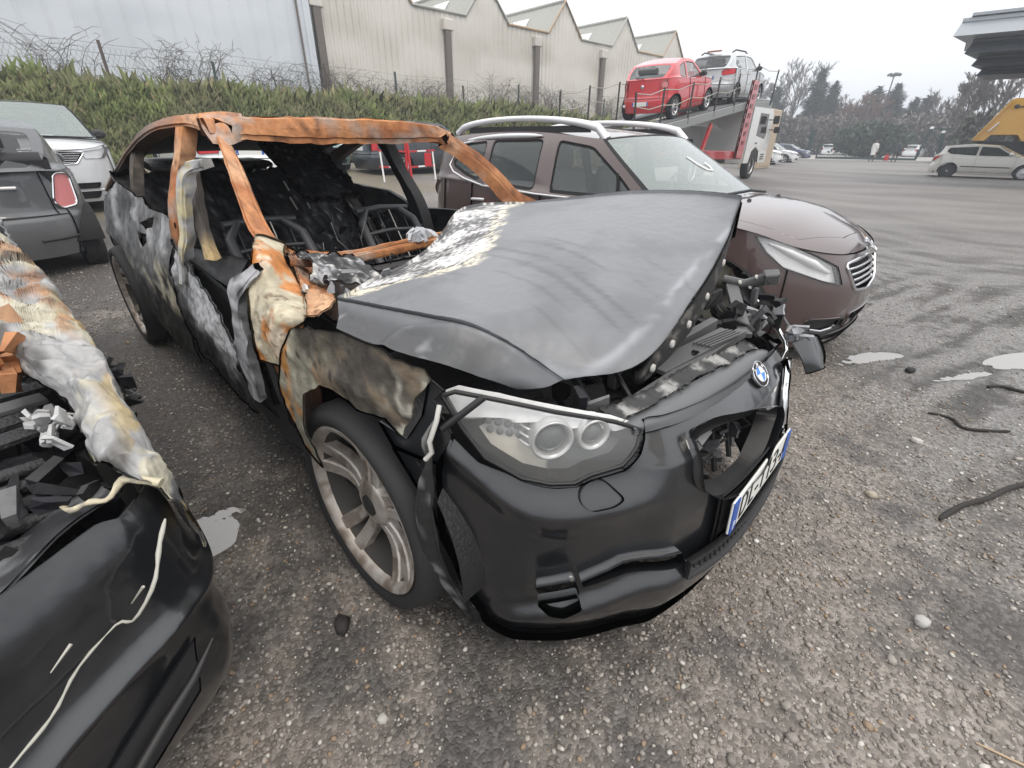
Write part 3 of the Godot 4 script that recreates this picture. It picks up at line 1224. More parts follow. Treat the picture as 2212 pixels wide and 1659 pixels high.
func build_crossover() -> void:
	var o := thing("crossover_car", "glossy brown crossover with silver roof rails parked beside the burnt black wreck", "car", Vector3(1.903, 0, -3.622), -0.810)
	var body := paint(0.090, 0.058, 0.054, 0.35, 0.36)
	var S := {
		"xf": 0.72, "xr": -3.40, "w2": 0.87, "af": 0.95, "nf": 2.5, "ar": 0.75, "nr": 3.2, "wb": 2.537, "R": 0.33, "rr": 0.22, "bot": 0.17, "cell": 0.05, "paint": body, "ra": 0.40,
		"side": [Vector2(0.2, -0.06), Vector2(0.35, -0.015), Vector2(0.6, 0), Vector2(0.9, -0.015), Vector2(1.05, -0.03)],
		"front": [Vector2(0.2, -0.06), Vector2(0.35, 0), Vector2(0.5, 0), Vector2(0.65, -0.03), Vector2(0.8, -0.10), Vector2(0.92, -0.2)],
		"rear": [Vector2(0.2, -0.06), Vector2(0.4, 0), Vector2(1.0, -0.05)],
		"top": [Vector2(-3.4, 1.02), Vector2(-3.0, 1.05), Vector2(-2.2, 1.02), Vector2(-1.4, 0.99), Vector2(-0.5, 0.985), Vector2(-0.2, 0.965), Vector2(0.2, 0.905), Vector2(0.45, 0.83), Vector2(0.72, 0.765)],
		"crown": [Vector2(-0.6, 0.05), Vector2(0.0, 0.085), Vector2(0.4, 0.09), Vector2(0.62, 0.065), Vector2(0.72, 0.02)],
		"A": [Vector2(-0.46, 0.985), Vector2(-1.10, 1.405)], "C": [Vector2(-2.98, 1.42), Vector2(-3.32, 1.05)],
		"roof": [Vector2(-2.98, 1.42), Vector2(-2.4, 1.455), Vector2(-1.8, 1.455), Vector2(-1.1, 1.405)], "ytop": 1.46, "tumble": 0.34, "inset": 0.02, "bow_base": 0.26, "bow_head": 0.10,
		"windows": [V2([-0.62, 1.01, -0.80, 1.145, -1.15, 1.355, -1.53, 1.40, -1.49, 1.01]), V2([-1.66, 1.01, -1.69, 1.405, -2.32, 1.395, -2.32, 1.035]), V2([-2.39, 1.04, -2.39, 1.39, -2.72, 1.36, -2.86, 1.17, -2.62, 1.09])],
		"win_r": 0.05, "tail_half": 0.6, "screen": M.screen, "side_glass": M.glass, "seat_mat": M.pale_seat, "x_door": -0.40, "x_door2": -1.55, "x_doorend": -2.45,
		"sill_paint": M.trim,
		"features": [
			{"name": "headlight", "both": true, "mat": M.lens, "cell": 0.03, "out": 0.004, "th": 0.01, "bowl": true, "bowl_mat": M.white,
				"poly": func(sh): return V2([1.04, 0.885, 0.94, 0.872, 0.80, 0.835, 0.64, 0.782, 0.46, 0.712, 0.41, 0.60, 0.53, 0.622, 0.65, 0.656, 0.83, 0.707, 0.95, 0.79])},
			{"name": "grille", "mat": M.black, "out": -0.05, "cell": 0.05, "th": -0.05, "poly": func(sh): return rounded(V2([0.36, 0.715, 0.0, 0.735, -0.36, 0.715, -0.24, 0.555, 0.0, 0.53, 0.24, 0.555]), 0.04)},
			{"name": "fog_light_recess", "both": true, "mat": M.trim, "out": -0.03, "cell": 0.04, "th": -0.03, "poly": func(sh): return rounded(V2([0.62, 0.40, 0.30, 0.385, 0.27, 0.30, 0.42, 0.26, 0.62, 0.30]), 0.04)},
			{"name": "lower_grille", "mat": M.black, "out": -0.03, "cell": 0.05, "th": -0.03, "poly": func(sh): return rounded(V2([0.24, 0.40, -0.24, 0.40, -0.22, 0.28, 0.22, 0.28]), 0.03)},
			{"name": "chin_plate", "mat": M.silver_trim, "out": 0.006, "cell": 0.05, "th": 0.02, "poly": func(sh): return V2([0.66, 0.235, -0.66, 0.235, -0.5, 0.265, 0.5, 0.265])},
			{"name": "tail_light", "both": true, "mat": M.red_lens, "out": 0.006, "cell": 0.04, "poly": func(sh): return rounded(V2([sh.fx(-3.02), 1.03, sh.fx(-3.24), 1.01, sh.rz(0.62), 0.96, sh.rz(0.62), 0.84, sh.fx(-3.26), 0.86]), 0.05)},
		],
	}
	var K := car_body(o, S)
	var sh: Shell = K.sh
	var G: Callable = K.G
	# headlight insides
	for sg in [1.0, -1.0]:
		var mb := MB.new()
		var ps := []
		for q in [[0.95, 0.845], [0.80, 0.795], [0.64, 0.735], [0.50, 0.675]]:
			ps.append(sh.pos(q[0] * sg, q[1], -0.022))
		mb.tube(ps, [0.006, 0.024, 0.030, 0.010], 8)
		put("reflector", mb, M.silver_trim, o)
	# grille bars and surround
	var gr := MB.new()
	for k in 4:
		var y := 0.57 + k * 0.037
		var w := 0.25 + k * 0.03
		var ps := []
		for i in 13:
			ps.append(sh.pos(lerpf(-w, w, i / 12.0), y, -0.012))
		gr.tube(ps, 0.010, 6, Color(-1, 0, 0), true, 1.0)
	put("grille_bars", gr, M.chrome, o)
	var gs := MB.new()
	var ring := rounded(V2([0.37, 0.72, 0.0, 0.742, -0.37, 0.72, -0.245, 0.55, 0.0, 0.523, 0.245, 0.55]), 0.04)
	var gp := []
	for i in ring.size() + 1:
		gp.append(sh.pos(ring[i % ring.size()].x, ring[i % ring.size()].y, 0.002))
	gs.tube(gp, 0.012, 6)
	put("grille_surround", gs, M.chrome, o)
	for sg in [1.0, -1.0]:
		var fb := MB.new()
		var fp := []
		for q in [[0.60, 0.39], [0.30, 0.375], [0.28, 0.305], [0.42, 0.27], [0.61, 0.305], [0.60, 0.39]]:
			fp.append(sh.pos(q[0] * sg, q[1], 0.004))
		fb.tube(fp, 0.011, 6)
		put("fog_light_surround", fb, M.trim, o)
		var fl := MB.new()
		var lp := []
		for q in [[0.34, 0.30], [0.44, 0.288], [0.55, 0.312]]:
			lp.append(sh.pos(q[0] * sg, q[1], -0.012))
		fl.tube(lp, 0.012, 6)
		put("daytime_lamp", fl, M.chrome, o)
	# badge on the nose: a rearing animal, as a small bright relief
	var bg := MB.new()
	var bx := Transform3D(Basis.from_euler(Vector3(0, 0, deg_to_rad(-42))), Vector3(0.655, 0.800, 0))
	for q in [[0.0, 0.0, 0.018, 0.06, 0.0], [0.0, 0.035, 0.022, 0.03, 30.0], [0.022, -0.035, 0.012, 0.05, 35.0], [-0.02, -0.035, 0.012, 0.05, -20.0], [0.03, 0.02, 0.011, 0.045, 60.0], [-0.03, 0.0, 0.009, 0.05, -50.0]]:
		bg.box(bx * Transform3D(Basis.from_euler(Vector3(0, deg_to_rad(q[4]), 0)), Vector3(-q[1], 0.008, q[0])), Vector3(q[3], 0.012, q[2] * 1.6), Color(-1, 0, 0), 0.003)
	put("badge", bg, M.chrome, o)
	# roof rails on feet
	for sg in [1.0, -1.0]:
		var rr := MB.new()
		var ps := []
		var rad := []
		for i in 21:
			var u := i / 20.0
			var x := lerpf(-1.10, -2.95, u)
			var y := 1.425 + 0.125 * pow(sin(u * PI), 0.45) + u * 0.02
			if i == 0:
				y = 1.40
			ps.append(Vector3(x, y, sg * 0.60))
			rad.append(0.022 + 0.012 * (1.0 - sin(u * PI)))
		rr.tube(ps, rad, 8, Color(-1, 0, 0), true, 1.0)
		put("roof_rail", rr, M.silver_trim, o)
		var gap := MB.new()
		gap.box(xf(Vector3(-2.02, 1.475, sg * 0.598)), Vector3(1.5, 0.05, 0.015))
		put("rail_shadow_strip", gap, M.trim, o)
		# bright arch over the rear doors and the lower window line
		var ch := MB.new()
		var cp := []
		for i in 13:
			var x := lerpf(-1.72, -2.78, i / 12.0)
			cp.append(Vector3(x, 1.428 - 0.05 * pow(i / 12.0, 3.0), sg * (G.call(x, 1.42) + 0.008)))
		ch.tube(cp, [0.004, 0.016, 0.02, 0.021, 0.022, 0.022, 0.022, 0.021, 0.02, 0.018, 0.015, 0.012, 0.006], 8)
		put("roof_trim", ch, M.silver_trim, o)
		var c2 := MB.new()
		cp = []
		for q in [[-2.60, 1.38], [-2.74, 1.36], [-2.84, 1.25], [-2.885, 1.17], [-2.80, 1.11], [-2.6, 1.06], [-2.3, 1.015], [-1.6, 0.992], [-0.62, 0.99]]:
			cp.append(Vector3(q[0], q[1], sg * (G.call(q[0], q[1]) + 0.006)))
		c2.tube(cp, 0.009, 6)
		put("window_trim", c2, M.silver_trim, o)
		for hx in [-1.42, -2.36]:
			var hb := MB.new()
			var p := sh.pos(sh.fx(hx) * sg, 0.89, 0.02)
			hb.tube([p + Vector3(0.09, 0.004, -0.02 * sg), p + Vector3(0.06, 0.006, 0), p + Vector3(-0.06, 0, 0), p + Vector3(-0.09, -0.004, -0.02 * sg)], 0.013, 8)
			put("door_handle", hb, M.silver_trim, o)
		var mb := MB.new()
		mb.tube([Vector3(-0.80, 1.0, sg * (G.call(-0.80, 1.02) - 0.004)), Vector3(-0.86, 1.18, sg * (G.call(-0.86, 1.18) - 0.004))], 0.012, 6)
		put("quarterlight_bar", mb, M.black, o)
	# wipers, washer nozzles
	var ws: Callable = K.ws
	for w in [[[0.02, -0.45], [0.03, 0.35]], [[0.02, 0.25], [0.03, 0.85]]]:
		var wm := MB.new()
		var a: Vector3 = ws.call(Vector2(w[0][0], w[0][1]))
		var b: Vector3 = ws.call(Vector2(w[1][0], w[1][1]))
		wm.tube([a + Vector3(0.05, 0.02, 0), (a + b) * 0.5 + Vector3(0.06, 0.045, 0), b + Vector3(0.03, 0.03, 0)], 0.011, 6)
		put("wiper", wm, M.trim, o)
	var hood: Callable = K.hood
	for z in [-0.35, 0.3]:
		var nb := MB.new()
		var p: Vector3 = hood.call(Vector2(-0.08, z))
		nb.lathe(xf(p), [Vector2(0.016, 0), Vector2(0.013, 0.012), Vector2(0.001, 0.014)], 10)
		put("washer_nozzle", nb, M.trim, o)
	# a paper tag chalked on the screen and the steering wheel
	var tm := MB.new()
	var tp := []
	for q in [[0.62, 0.12], [0.5, 0.1], [0.42, 0.06], [0.4, -0.02], [0.46, -0.08], [0.52, -0.07]]:
		tp.append(ws.call(Vector2(q[0], q[1])) + Vector3(0.004, 0.004, 0))
	tm.tube(tp, 0.007, 5)
	put("chalk_mark", tm, M.white, o)
	var st := MB.new()
	var sp := []
	for i in 25:
		var a := TAU * i / 24
		sp.append(Vector3(-0.92 - sin(a) * 0.07, 0.98 + sin(a) * 0.16, -0.36 + cos(a) * 0.18))
	st.tube(sp, 0.014, 6)
	put("steering_wheel", st, M.seat, o)

# ------------------------------------------------------------------ the burnt-out hatchback in the middle
func VV(a: Array) -> Array:
	var r := []
	for i in range(0, a.size(), 3):
		r.append(Vector3(a[i], a[i + 1], a[i + 2]))
	return r

func resample(ps: Array, k: int) -> Array:
	var o := []
	for i in k:
		var f := float(i) / (k - 1) * (ps.size() - 1)
		var j := mini(int(f), ps.size() - 2)
		o.append((ps[j] as Vector3).cubic_interpolate(ps[j + 1], ps[maxi(j - 1, 0)], ps[mini(j + 2, ps.size() - 1)], f - j))
	return o

# a pressed-steel member between two edges: flat faces, hard folds, a flange along each side, some depth behind it
func member(called: String, ls: Array, rs: Array, back: Vector3, m: Material, parent: Node, colf = null, k := 16, wob := 0.004, rise_h := 0.16, f0 := 0.12, f1 := 0.86) -> MeshInstance3D:
	var L := resample(ls, k)
	var R := resample(rs, k)
	var f := back * -rise_h
	var rows := []
	for i in k:
		var a: Vector3 = L[i]
		var b: Vector3 = R[i]
		var w := func(p: Vector3, amp: float) -> Vector3: return p + Vector3(nz1(p, 9.0), nz1(p + Vector3(7, 0, 0), 9.0), nz1(p + Vector3(0, 7, 0), 9.0)) * amp
		rows.append([w.call(a, wob), w.call(a.lerp(b, f0), wob * 0.5), w.call(a.lerp(b, f0 + 0.05) + f, wob * 0.5), w.call(a.lerp(b, (f0 + f1) * 0.5) + f * 1.25, wob), w.call(a.lerp(b, f1 - 0.05) + f, wob * 0.5), w.call(a.lerp(b, f1), wob * 0.5), w.call(b, wob), w.call(b.lerp(a, 0.12) + back, wob), w.call(a.lerp(b, 0.12) + back, wob)])
	var mb := MB.new()
	for j in 9:
		var strip := []
		for i in k:
			strip.append([rows[i][j], rows[i][(j + 1) % 9]])
		mb.loft(strip, false, false, Color.WHITE, colf)
	for e in [0, k - 1]:
		var ps := []
		for j in 9:
			ps.append(rows[e][j])
		mb.face(ps, Color.WHITE if colf == null else colf.call(rows[e][0]))
	return put(called, mb, m, parent)

func c_rust(p: Vector3, _q := Vector2.ZERO) -> Color:
	var l := Vector3(p.x * 0.45 + p.y * 0.2, p.y, p.z * 0.45)       # rust runs along the pressings
	var n := nz(l, 4.0)
	var f := nz(l + Vector3(3, 1, 2), 24.0)
	var c := Color(0.40, 0.155, 0.060).lerp(Color(0.60, 0.27, 0.115), smoothstep(-0.30, 0.25, n + 0.35 * f))
	c = c.lerp(Color(0.66, 0.41, 0.245), smoothstep(0.05, 0.42, nz(l + Vector3(9, 4, 1), 3.6) + 0.2 * f) * 0.85)
	c = c.lerp(Color(0.40, 0.345, 0.30), smoothstep(0.14, 0.40, nz(l + Vector3(1, 14, 5), 5.0) + 0.3 * f) * 0.75)
	c = c.lerp(Color(0.17, 0.075, 0.04), smoothstep(0.30, 0.50, nz1(l + Vector3(5, 5, 0), 34.0) + 0.3 * f) * 0.8)
	var cr := absf(nz1(l + Vector3(2, 9, 4), 7.0))
	return c.lerp(Color(0.13, 0.055, 0.03), (1.0 - smoothstep(0.0, 0.035, cr)) * 0.55)

func c_rail(p: Vector3, q := Vector2.ZERO) -> Color:
	# rusty towards the front, grey and sooty towards the tail
	var c := c_rust(p, q)
	var g := Color(0.20, 0.17, 0.15).lerp(Color(0.05, 0.047, 0.046), smoothstep(-1.95, -2.45, p.x))
	return c.lerp(g, smoothstep(-1.55, -2.2, p.x + 0.25 * nz(p, 5.0)) * 0.85)

func c_ivory(p: Vector3, _q := Vector2.ZERO) -> Color:
	var n := nz(p, 4.0)
	var f := nz(p + Vector3(2, 8, 3), 18.0)
	var c := Color(0.60, 0.54, 0.40).lerp(Color(0.42, 0.37, 0.27), smoothstep(-0.1, 0.35, n + 0.15 * f))
	c = c.lerp(Color(0.58, 0.235, 0.07), smoothstep(0.0, 0.24, nz(p + Vector3(4, 9, 6), 3.6) + 0.16 * f))
	c = c.lerp(Color(0.72, 0.66, 0.53), smoothstep(0.15, 0.4, nz(p + Vector3(14, 2, 6), 6.0)) * 0.8)
	c = c.lerp(Color(0.16, 0.10, 0.06), smoothstep(0.36, 0.5, f + 0.2 * n) * 0.8)
	return c

func c_ash(p: Vector3, _q := Vector2.ZERO) -> Color:
	# white and grey ash left on black
	var n := nz(p, 5.0)
	var f := nz(p + Vector3(12, 8, 3), 20.0)
	var g := nz1(p, 60.0)
	var c := Color(0.022, 0.022, 0.024).lerp(Color(0.12, 0.12, 0.125), smoothstep(-0.3, 0.25, n + 0.4 * f))
	c = c.lerp(Color(0.40, 0.41, 0.43), smoothstep(0.0, 0.38, n + 0.6 * f + 0.25 * g))
	c = c.lerp(Color(0.62, 0.61, 0.58), smoothstep(0.28, 0.5, f + 0.35 * g + 0.4 * n))
	return c

func c_char(p: Vector3, _q := Vector2.ZERO) -> Color:
	var f := nz(p + Vector3(2, 8, 3), 16.0)
	var g := nz1(p, 55.0)
	var c := Color(0.011, 0.011, 0.012).lerp(Color(0.04, 0.04, 0.043), smoothstep(-0.2, 0.4, f))
	return c.lerp(Color(0.24, 0.24, 0.245), smoothstep(0.42, 0.62, f * 0.8 + 0.6 * g))

func c_bonnet(p: Vector3, q := Vector2.ZERO) -> Color:
	var f := nz(p, 3.0)
	var g := nz1(p, 45.0)
	var h := nz1(p + Vector3(3, 0, 8), 110.0)
	var c := Color(0.180, 0.187, 0.199).lerp(Color(0.145, 0.150, 0.160), smoothstep(-0.25, 0.35, f))
	# rain streaks in the soot, down the slope
	var st := nz1(Vector3(p.x * 1.6, 0, p.z * 22.0 + 4.0), 1.0) * smoothstep(0.42, 0.08, absf(p.z - 0.22))
	c = c.lerp(Color(0.095, 0.098, 0.105), smoothstep(0.16, 0.5, st + 0.2 * f) * 0.65)
	# the kink is rubbed paler
	var kx := lut([Vector2(-0.1, 0.47), Vector2(0.30, 0.49), Vector2(0.45, 0.45), Vector2(0.60, 0.27), Vector2(0.75, 0.1)], p.z)
	c = c.lerp(Color(0.33, 0.345, 0.37), exp(-pow((p.x - kx) / 0.012, 2.0)) * smoothstep(-0.3, 0.2, nz1(p, 9.0)) * 0.7)
	# the rolled-down right flank stays sooty
	var fl := (1.0 - smoothstep(0.60, 1.10, q.x + 0.25 * f)) * smoothstep(5.0, 3.4, q.y)
	c = c.lerp(Color(0.050, 0.051, 0.054), fl * 0.88)
	c = c.lerp(Color(0.24, 0.245, 0.25), smoothstep(0.16, 0.42, nz(p + Vector3(0, 3, 3), 5.0)) * fl * 0.75)
	# burnt-off corner at the back, edged by a band of cream ash
	var xs := lut([Vector2(-0.62, -0.70), Vector2(-0.30, -0.52), Vector2(-0.03, -0.33), Vector2(0.20, -0.16), Vector2(0.34, -0.09), Vector2(0.45, -0.13), Vector2(0.58, -0.22), Vector2(0.80, -0.26)], p.z)
	var d := p.x - xs + 0.05 * nz(p, 10.0) + 0.025 * g + 0.012 * h
	var burnt := Color(0.085, 0.085, 0.088).lerp(Color(0.74, 0.73, 0.72), smoothstep(0.05, 0.62, g * 0.6 + 0.6 * h + 0.9 * nz(p + Vector3(4, 4, 0), 4.5) + 0.22))
	c = c.lerp(burnt, smoothstep(0.0, -0.03, d))
	var band := smoothstep(0.045, 0.012, absf(d + 0.012)) * smoothstep(-0.3, 0.1, g + 0.7 * h + 0.5 * nz(p, 6.0))
	c = c.lerp(Color(0.74, 0.68, 0.54), band * 0.9)
	return c

func c_wing(p: Vector3, _q := Vector2.ZERO) -> Color:
	# cream and rust towards the windscreen and round the arch, brown-black towards the nose, flaking ash at its torn front
	var f := nz(p, 4.5)
	var g := nz(p + Vector3(1, 5, 2), 18.0)
	var c := Color(0.42, 0.39, 0.30).lerp(Color(0.25, 0.235, 0.185), smoothstep(-0.15, 0.3, f + 0.2 * g))
	c = c.lerp(Color(0.46, 0.22, 0.07), smoothstep(0.08, 0.26, nz(p + Vector3(7, 2, 3), 4.5) + 0.15 * g) * smoothstep(0.10, -0.2, p.x))
	var soot := smoothstep(-0.06, 0.14, p.x + 0.05 + 0.25 * f + 1.3 * (p.y - 0.865))
	c = c.lerp(Color(0.055, 0.047, 0.040), soot * 0.95)
	var l := Vector3(p.x * 0.5, p.y * 1.2 + p.x * 0.5, p.z)
	c = c.lerp(Color(0.21, 0.165, 0.115), smoothstep(0.08, 0.34, nz(l + Vector3(9, 0, 4), 7.0)) * soot * 0.8)
	c = c.lerp(Color(0.58, 0.55, 0.47), smoothstep(0.22, 0.33, p.x + 0.18 * g - 0.25 * (p.y - 0.82)) * smoothstep(-0.25, 0.1, g + f) * smoothstep(0.96, 0.90, p.y))
	return c.lerp(Color(0.025, 0.023, 0.022), smoothstep(0.40, 0.52, g))

func c_side(p: Vector3, _q := Vector2.ZERO) -> Color:
	var f := nz(p, 2.6)
	var g := nz(p + Vector3(1, 5, 2), 14.0)
	var c := Color(0.105, 0.107, 0.110).lerp(Color(0.185, 0.188, 0.192), smoothstep(-0.2, 0.3, f + 0.15 * g))
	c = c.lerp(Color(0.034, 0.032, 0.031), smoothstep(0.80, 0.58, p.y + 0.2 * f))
	c = c.lerp(Color(0.44, 0.45, 0.46), smoothstep(0.05, 0.36, nz(p + Vector3(4, 4, 9), 3.6) + 0.2 * g) * smoothstep(0.82, 0.98, p.y) * 0.9)
	return c.lerp(Color(0.55, 0.51, 0.40), smoothstep(0.10, 0.17, nz(p + Vector3(8, 1, 3), 4.0) + 0.12 * g) * smoothstep(0.90, 0.80, p.y) * smoothstep(0.58, 0.66, p.y) * smoothstep(-2.6, -2.3, p.x))

func c_door(p: Vector3, q := Vector2.ZERO) -> Color:
	var f := nz(p, 3.5)
	var g := nz(p + Vector3(1, 5, 2), 18.0)
	var c := Color(0.46, 0.47, 0.49).lerp(Color(0.20, 0.205, 0.21), smoothstep(-0.15, 0.3, f + 0.25 * g))
	c = c.lerp(Color(0.62, 0.62, 0.61), smoothstep(0.12, 0.35, g + 0.3 * f) * 0.8)
	c = c.lerp(Color(0.05, 0.05, 0.052), smoothstep(0.55, 1.35, q.y + 0.7 * f + 0.25 * g))
	return c.lerp(Color(0.02, 0.02, 0.021), smoothstep(1.2, 1.8, q.y))

func shards(mb: MB, rng: RandomNumberGenerator, cnt: int, a: Vector3, b: Vector3, s0: float, s1: float, colf: Callable) -> void:
	for i in cnt:
		var c := Vector3(rng.randf_range(a.x, b.x), rng.randf_range(a.y, b.y), rng.randf_range(a.z, b.z))
		var s := rng.randf_range(s0, s1)
		var bs := Basis.from_euler(Vector3(rng.randf() * TAU, rng.randf() * TAU, rng.randf() * TAU))
		var k := rng.randi_range(4, 7)
		var ring0 := []
		var ring1 := []
		for j in k:
			var an := TAU * j / k
			var r := s * rng.randf_range(0.35, 1.0)
			ring0.append(c + bs * Vector3(cos(an) * r, 0.0, sin(an) * r * 0.6))
			ring1.append(c + bs * Vector3(cos(an) * r, s * 0.12 + s * 0.25 * rng.randf(), sin(an) * r * 0.6))
		var cc: Color = colf.call(c)
		var ctr0 := Vector3.ZERO
		for j in k:
			mb.face([ring1[j], ring1[(j + 1) % k], ring0[(j + 1) % k], ring0[j]], cc)
		for j in range(1, k - 1):
			mb.face([ring1[0], ring1[j], ring1[j + 1]], cc)
			mb.face([ring0[0], ring0[j + 1], ring0[j]], cc * 0.8)

func side_z(x: float, y: float) -> float:
	return lut([Vector2(-4.0, 0.62), Vector2(-3.6, 0.76), Vector2(-3.07, 0.88), Vector2(-2.6, 0.885), Vector2(-1.4, 0.90), Vector2(-0.5, 0.935), Vector2(0, 0.95)], x) + lut([Vector2(0.2, -0.06), Vector2(0.4, -0.01), Vector2(0.6, 0), Vector2(0.85, 0), Vector2(1.0, -0.035), Vector2(1.2, -0.08)], y)

func build_wreck() -> void:
	var o := thing("burnt_car", "burnt-out black hatchback with rusty roof frame, crumpled grey bonnet and plate DL-113", "car wreck", Vector3(0.161, 0, -1.718), -0.749)
	var sh := Shell.new(self, 0.82, -4.05, 0.95, 0.95, 2.5, 2.4, 2.3)
	sh.side = [Vector2(0.15, -0.07), Vector2(0.3, -0.02), Vector2(0.6, 0), Vector2(0.8, -0.005), Vector2(1.0, -0.03)]
	sh.front = [Vector2(0.12, -0.10), Vector2(0.2, -0.04), Vector2(0.3, 0), Vector2(0.5, 0), Vector2(0.62, -0.02), Vector2(0.75, -0.07), Vector2(0.9, -0.18)]
	sh.rear = [Vector2(0.2, -0.06), Vector2(0.5, 0), Vector2(1, -0.08)]
	# ---- nose: one moulded bumper skin with the lamp, kidney, fog and intake openings
	var hl := V2([1.06, 0.886, 1.03, 0.898, 0.93, 0.884, 0.78, 0.850, 0.61, 0.808, 0.53, 0.778, 0.55, 0.745, 0.57, 0.729, 0.60, 0.711, 0.69, 0.703, 0.73, 0.688, 0.79, 0.691, 0.86, 0.706, 0.95, 0.752, 1.01, 0.820])
	var kr := rounded(V2([0.385, 0.735, 0.27, 0.735, 0.11, 0.708, -0.06, 0.672, -0.15, 0.64, -0.165, 0.60, -0.07, 0.551, 0.02, 0.500, 0.18, 0.512, 0.31, 0.555, 0.385, 0.616]), 0.03)
	var kl := rounded(V2([-0.23, 0.66, -0.20, 0.53, -0.27, 0.47, -0.45, 0.47, -0.52, 0.54, -0.50, 0.67, -0.36, 0.71]), 0.03)
	var fog := rounded(V2([0.82, 0.405, 0.72, 0.430, 0.705, 0.375, 0.75, 0.343, 0.79, 0.358]), 0.012)
	var slit := V2([0.705, 0.421, 0.60, 0.462, 0.44, 0.452, 0.42, 0.402, 0.59, 0.424, 0.70, 0.400])
	var fm := func(q: Vector2) -> Vector3:
		# a ledge under the lamp that faces the sky, and a rounded shoulder over the lip
		var ax := absf(q.x)
		var yl := lut([Vector2(0.40, 0.632), Vector2(0.49, 0.622), Vector2(0.60, 0.613), Vector2(0.79, 0.612), Vector2(0.89, 0.655), Vector2(0.97, 0.725), Vector2(1.06, 0.79)], ax)
		var on := smoothstep(0.44, 0.56, ax)
		var d := -0.034 * smoothstep(-0.012, 0.080, q.y - yl) * on - 0.020 * smoothstep(0.004, -0.08, q.y - yl) * on
		d -= 0.55 * maxf(0.0, q.y - 0.69) * smoothstep(0.60, 0.46, ax)
		var y2 := lut([Vector2(0.0, 0.335), Vector2(0.30, 0.365), Vector2(0.42, 0.398), Vector2(0.56, 0.390), Vector2(0.66, 0.360), Vector2(0.76, 0.335), Vector2(0.9, 0.29), Vector2(1.0, 0.25)], ax)
		d += 0.036 * smoothstep(-0.004, 0.060, y2 - q.y) * smoothstep(1.02, 0.86, ax)
		d += 0.003 * noise.get_noise_2d(q.x * 3.0, q.y * 4.0)
		return sh.pos(q.x, q.y, d)
	var skin := V2([1.03, 0.80, 1.055, 0.70, 1.055, 0.52, 1.03, 0.45, 0.99, 0.31, 0.94, 0.20, 0.86, 0.165, 0.5, 0.16, 0.0, 0.16, -0.5, 0.16, -0.86, 0.165, -1.0, 0.3, -1.05, 0.6, -1.0, 0.70, -0.80, 0.66, -0.6, 0.69, -0.55, 0.72, -0.35, 0.745, -0.1, 0.755, 0.2, 0.765, 0.48, 0.775, 0.52, 0.778, 0.53, 0.745, 0.555, 0.722, 0.60, 0.703, 0.69, 0.694, 0.73, 0.679, 0.79, 0.682, 0.865, 0.697, 0.96, 0.744])
	lay("front_bumper", [skin], fm, 0.011, M.black_paint, o, [kr, kl, fog, slit, flip_s(slit), flip_s(fog)], 0.03, 0.0, null, false)
	# honeycomb panel between the intakes
	var mesh_col := func(p: Vector3, q: Vector2) -> Color:
		return Color(0.010, 0.010, 0.011)
	lay("centre_grille", [V2([0.41, 0.41, 0.41, 0.345, 0.20, 0.315, -0.20, 0.315, -0.41, 0.345, -0.41, 0.41])], sh.map(0.022), 0.04, M.trim, o, [], 0.02)
	var gb := MB.new()
	for i in 34:
		var s := lerpf(-0.39, 0.39, i / 33.0)
		gb.tube([sh.pos(s - 0.02, 0.325, 0.024), sh.pos(s + 0.02, 0.405, 0.024)], 0.003, 4)
	kind(put("centre_grille_ribs", gb, M.trim, o), "stuff")
	for sg in [1.0, -1.0]:
		var db := MB.new()
		db.panel(V2([0.72, 0.475, 0.40, 0.475, 0.40, 0.385, 0.72, 0.385]) if sg > 0 else flip_s(V2([0.72, 0.475, 0.40, 0.475, 0.40, 0.385, 0.72, 0.385])), sh.map(-0.07), 0.06, 0.0)
		put("intake_back", db, M.black, o)
		for i in 3:
			var ib := MB.new()
			var s: float = (0.47 + i * 0.075) * sg
			bar(ib, sh.pos(s - 0.015 * sg, 0.395, -0.035), sh.pos(s + 0.025 * sg, 0.47, -0.035), 0.02, 0.012, Vector3.FORWARD)
			put("intake_rib", ib, M.trim, o)
		var fl := MB.new()
		var fp: PackedVector2Array = Geometry2D.offset_polygon(fog if sg > 0 else flip_s(fog), -0.004)[0]
		if Geometry2D.is_polygon_clockwise(fp):
			fp.reverse()
		fl.panel(fp, sh.map(0.026), 0.02, 0.03)
		put("fog_lamp", fl, M.fog_lens, o)
	# kidney openings: deep wells with the bent radiator slats inside
	var well := func(poly: PackedVector2Array, called: String, out: float) -> void:
		var mb := MB.new()
		var p := poly.duplicate()
		for i in p.size():
			var a := p[i]
			var b := p[(i + 1) % p.size()]
			var cen := Vector2.ZERO
			for q in p:
				cen += q
			cen /= p.size()
			var a2 := a.lerp(cen, 0.09)
			var b2 := b.lerp(cen, 0.09)
			mb.face([sh.pos(a.x, a.y, 0.008), sh.pos(b.x, b.y, 0.008), sh.pos(b2.x, b2.y, out), sh.pos(a2.x, a2.y, out)])
		put(called, mb, M.black_plastic, o)
	well.call(kr, "kidney_frame", -0.05)
	var kb := MB.new()
	kb.panel(rect(-0.55, 0.44, 0.42, 0.76), sh.map(-0.16), 0.08, 0.0)
	put("radiator_core", kb, M.black, o)
	var rng := RandomNumberGenerator.new()
	rng.seed = 5
	var rib_u := [[0.375, 0.655], [0.31, 0.665], [0.24, 0.675], [0.17, 0.690], [0.10, 0.698], [0.03, 0.69]]
	var rib_l := [[0.375, 0.61], [0.31, 0.622], [0.24, 0.636], [0.17, 0.652], [0.10, 0.668], [0.03, 0.668]]
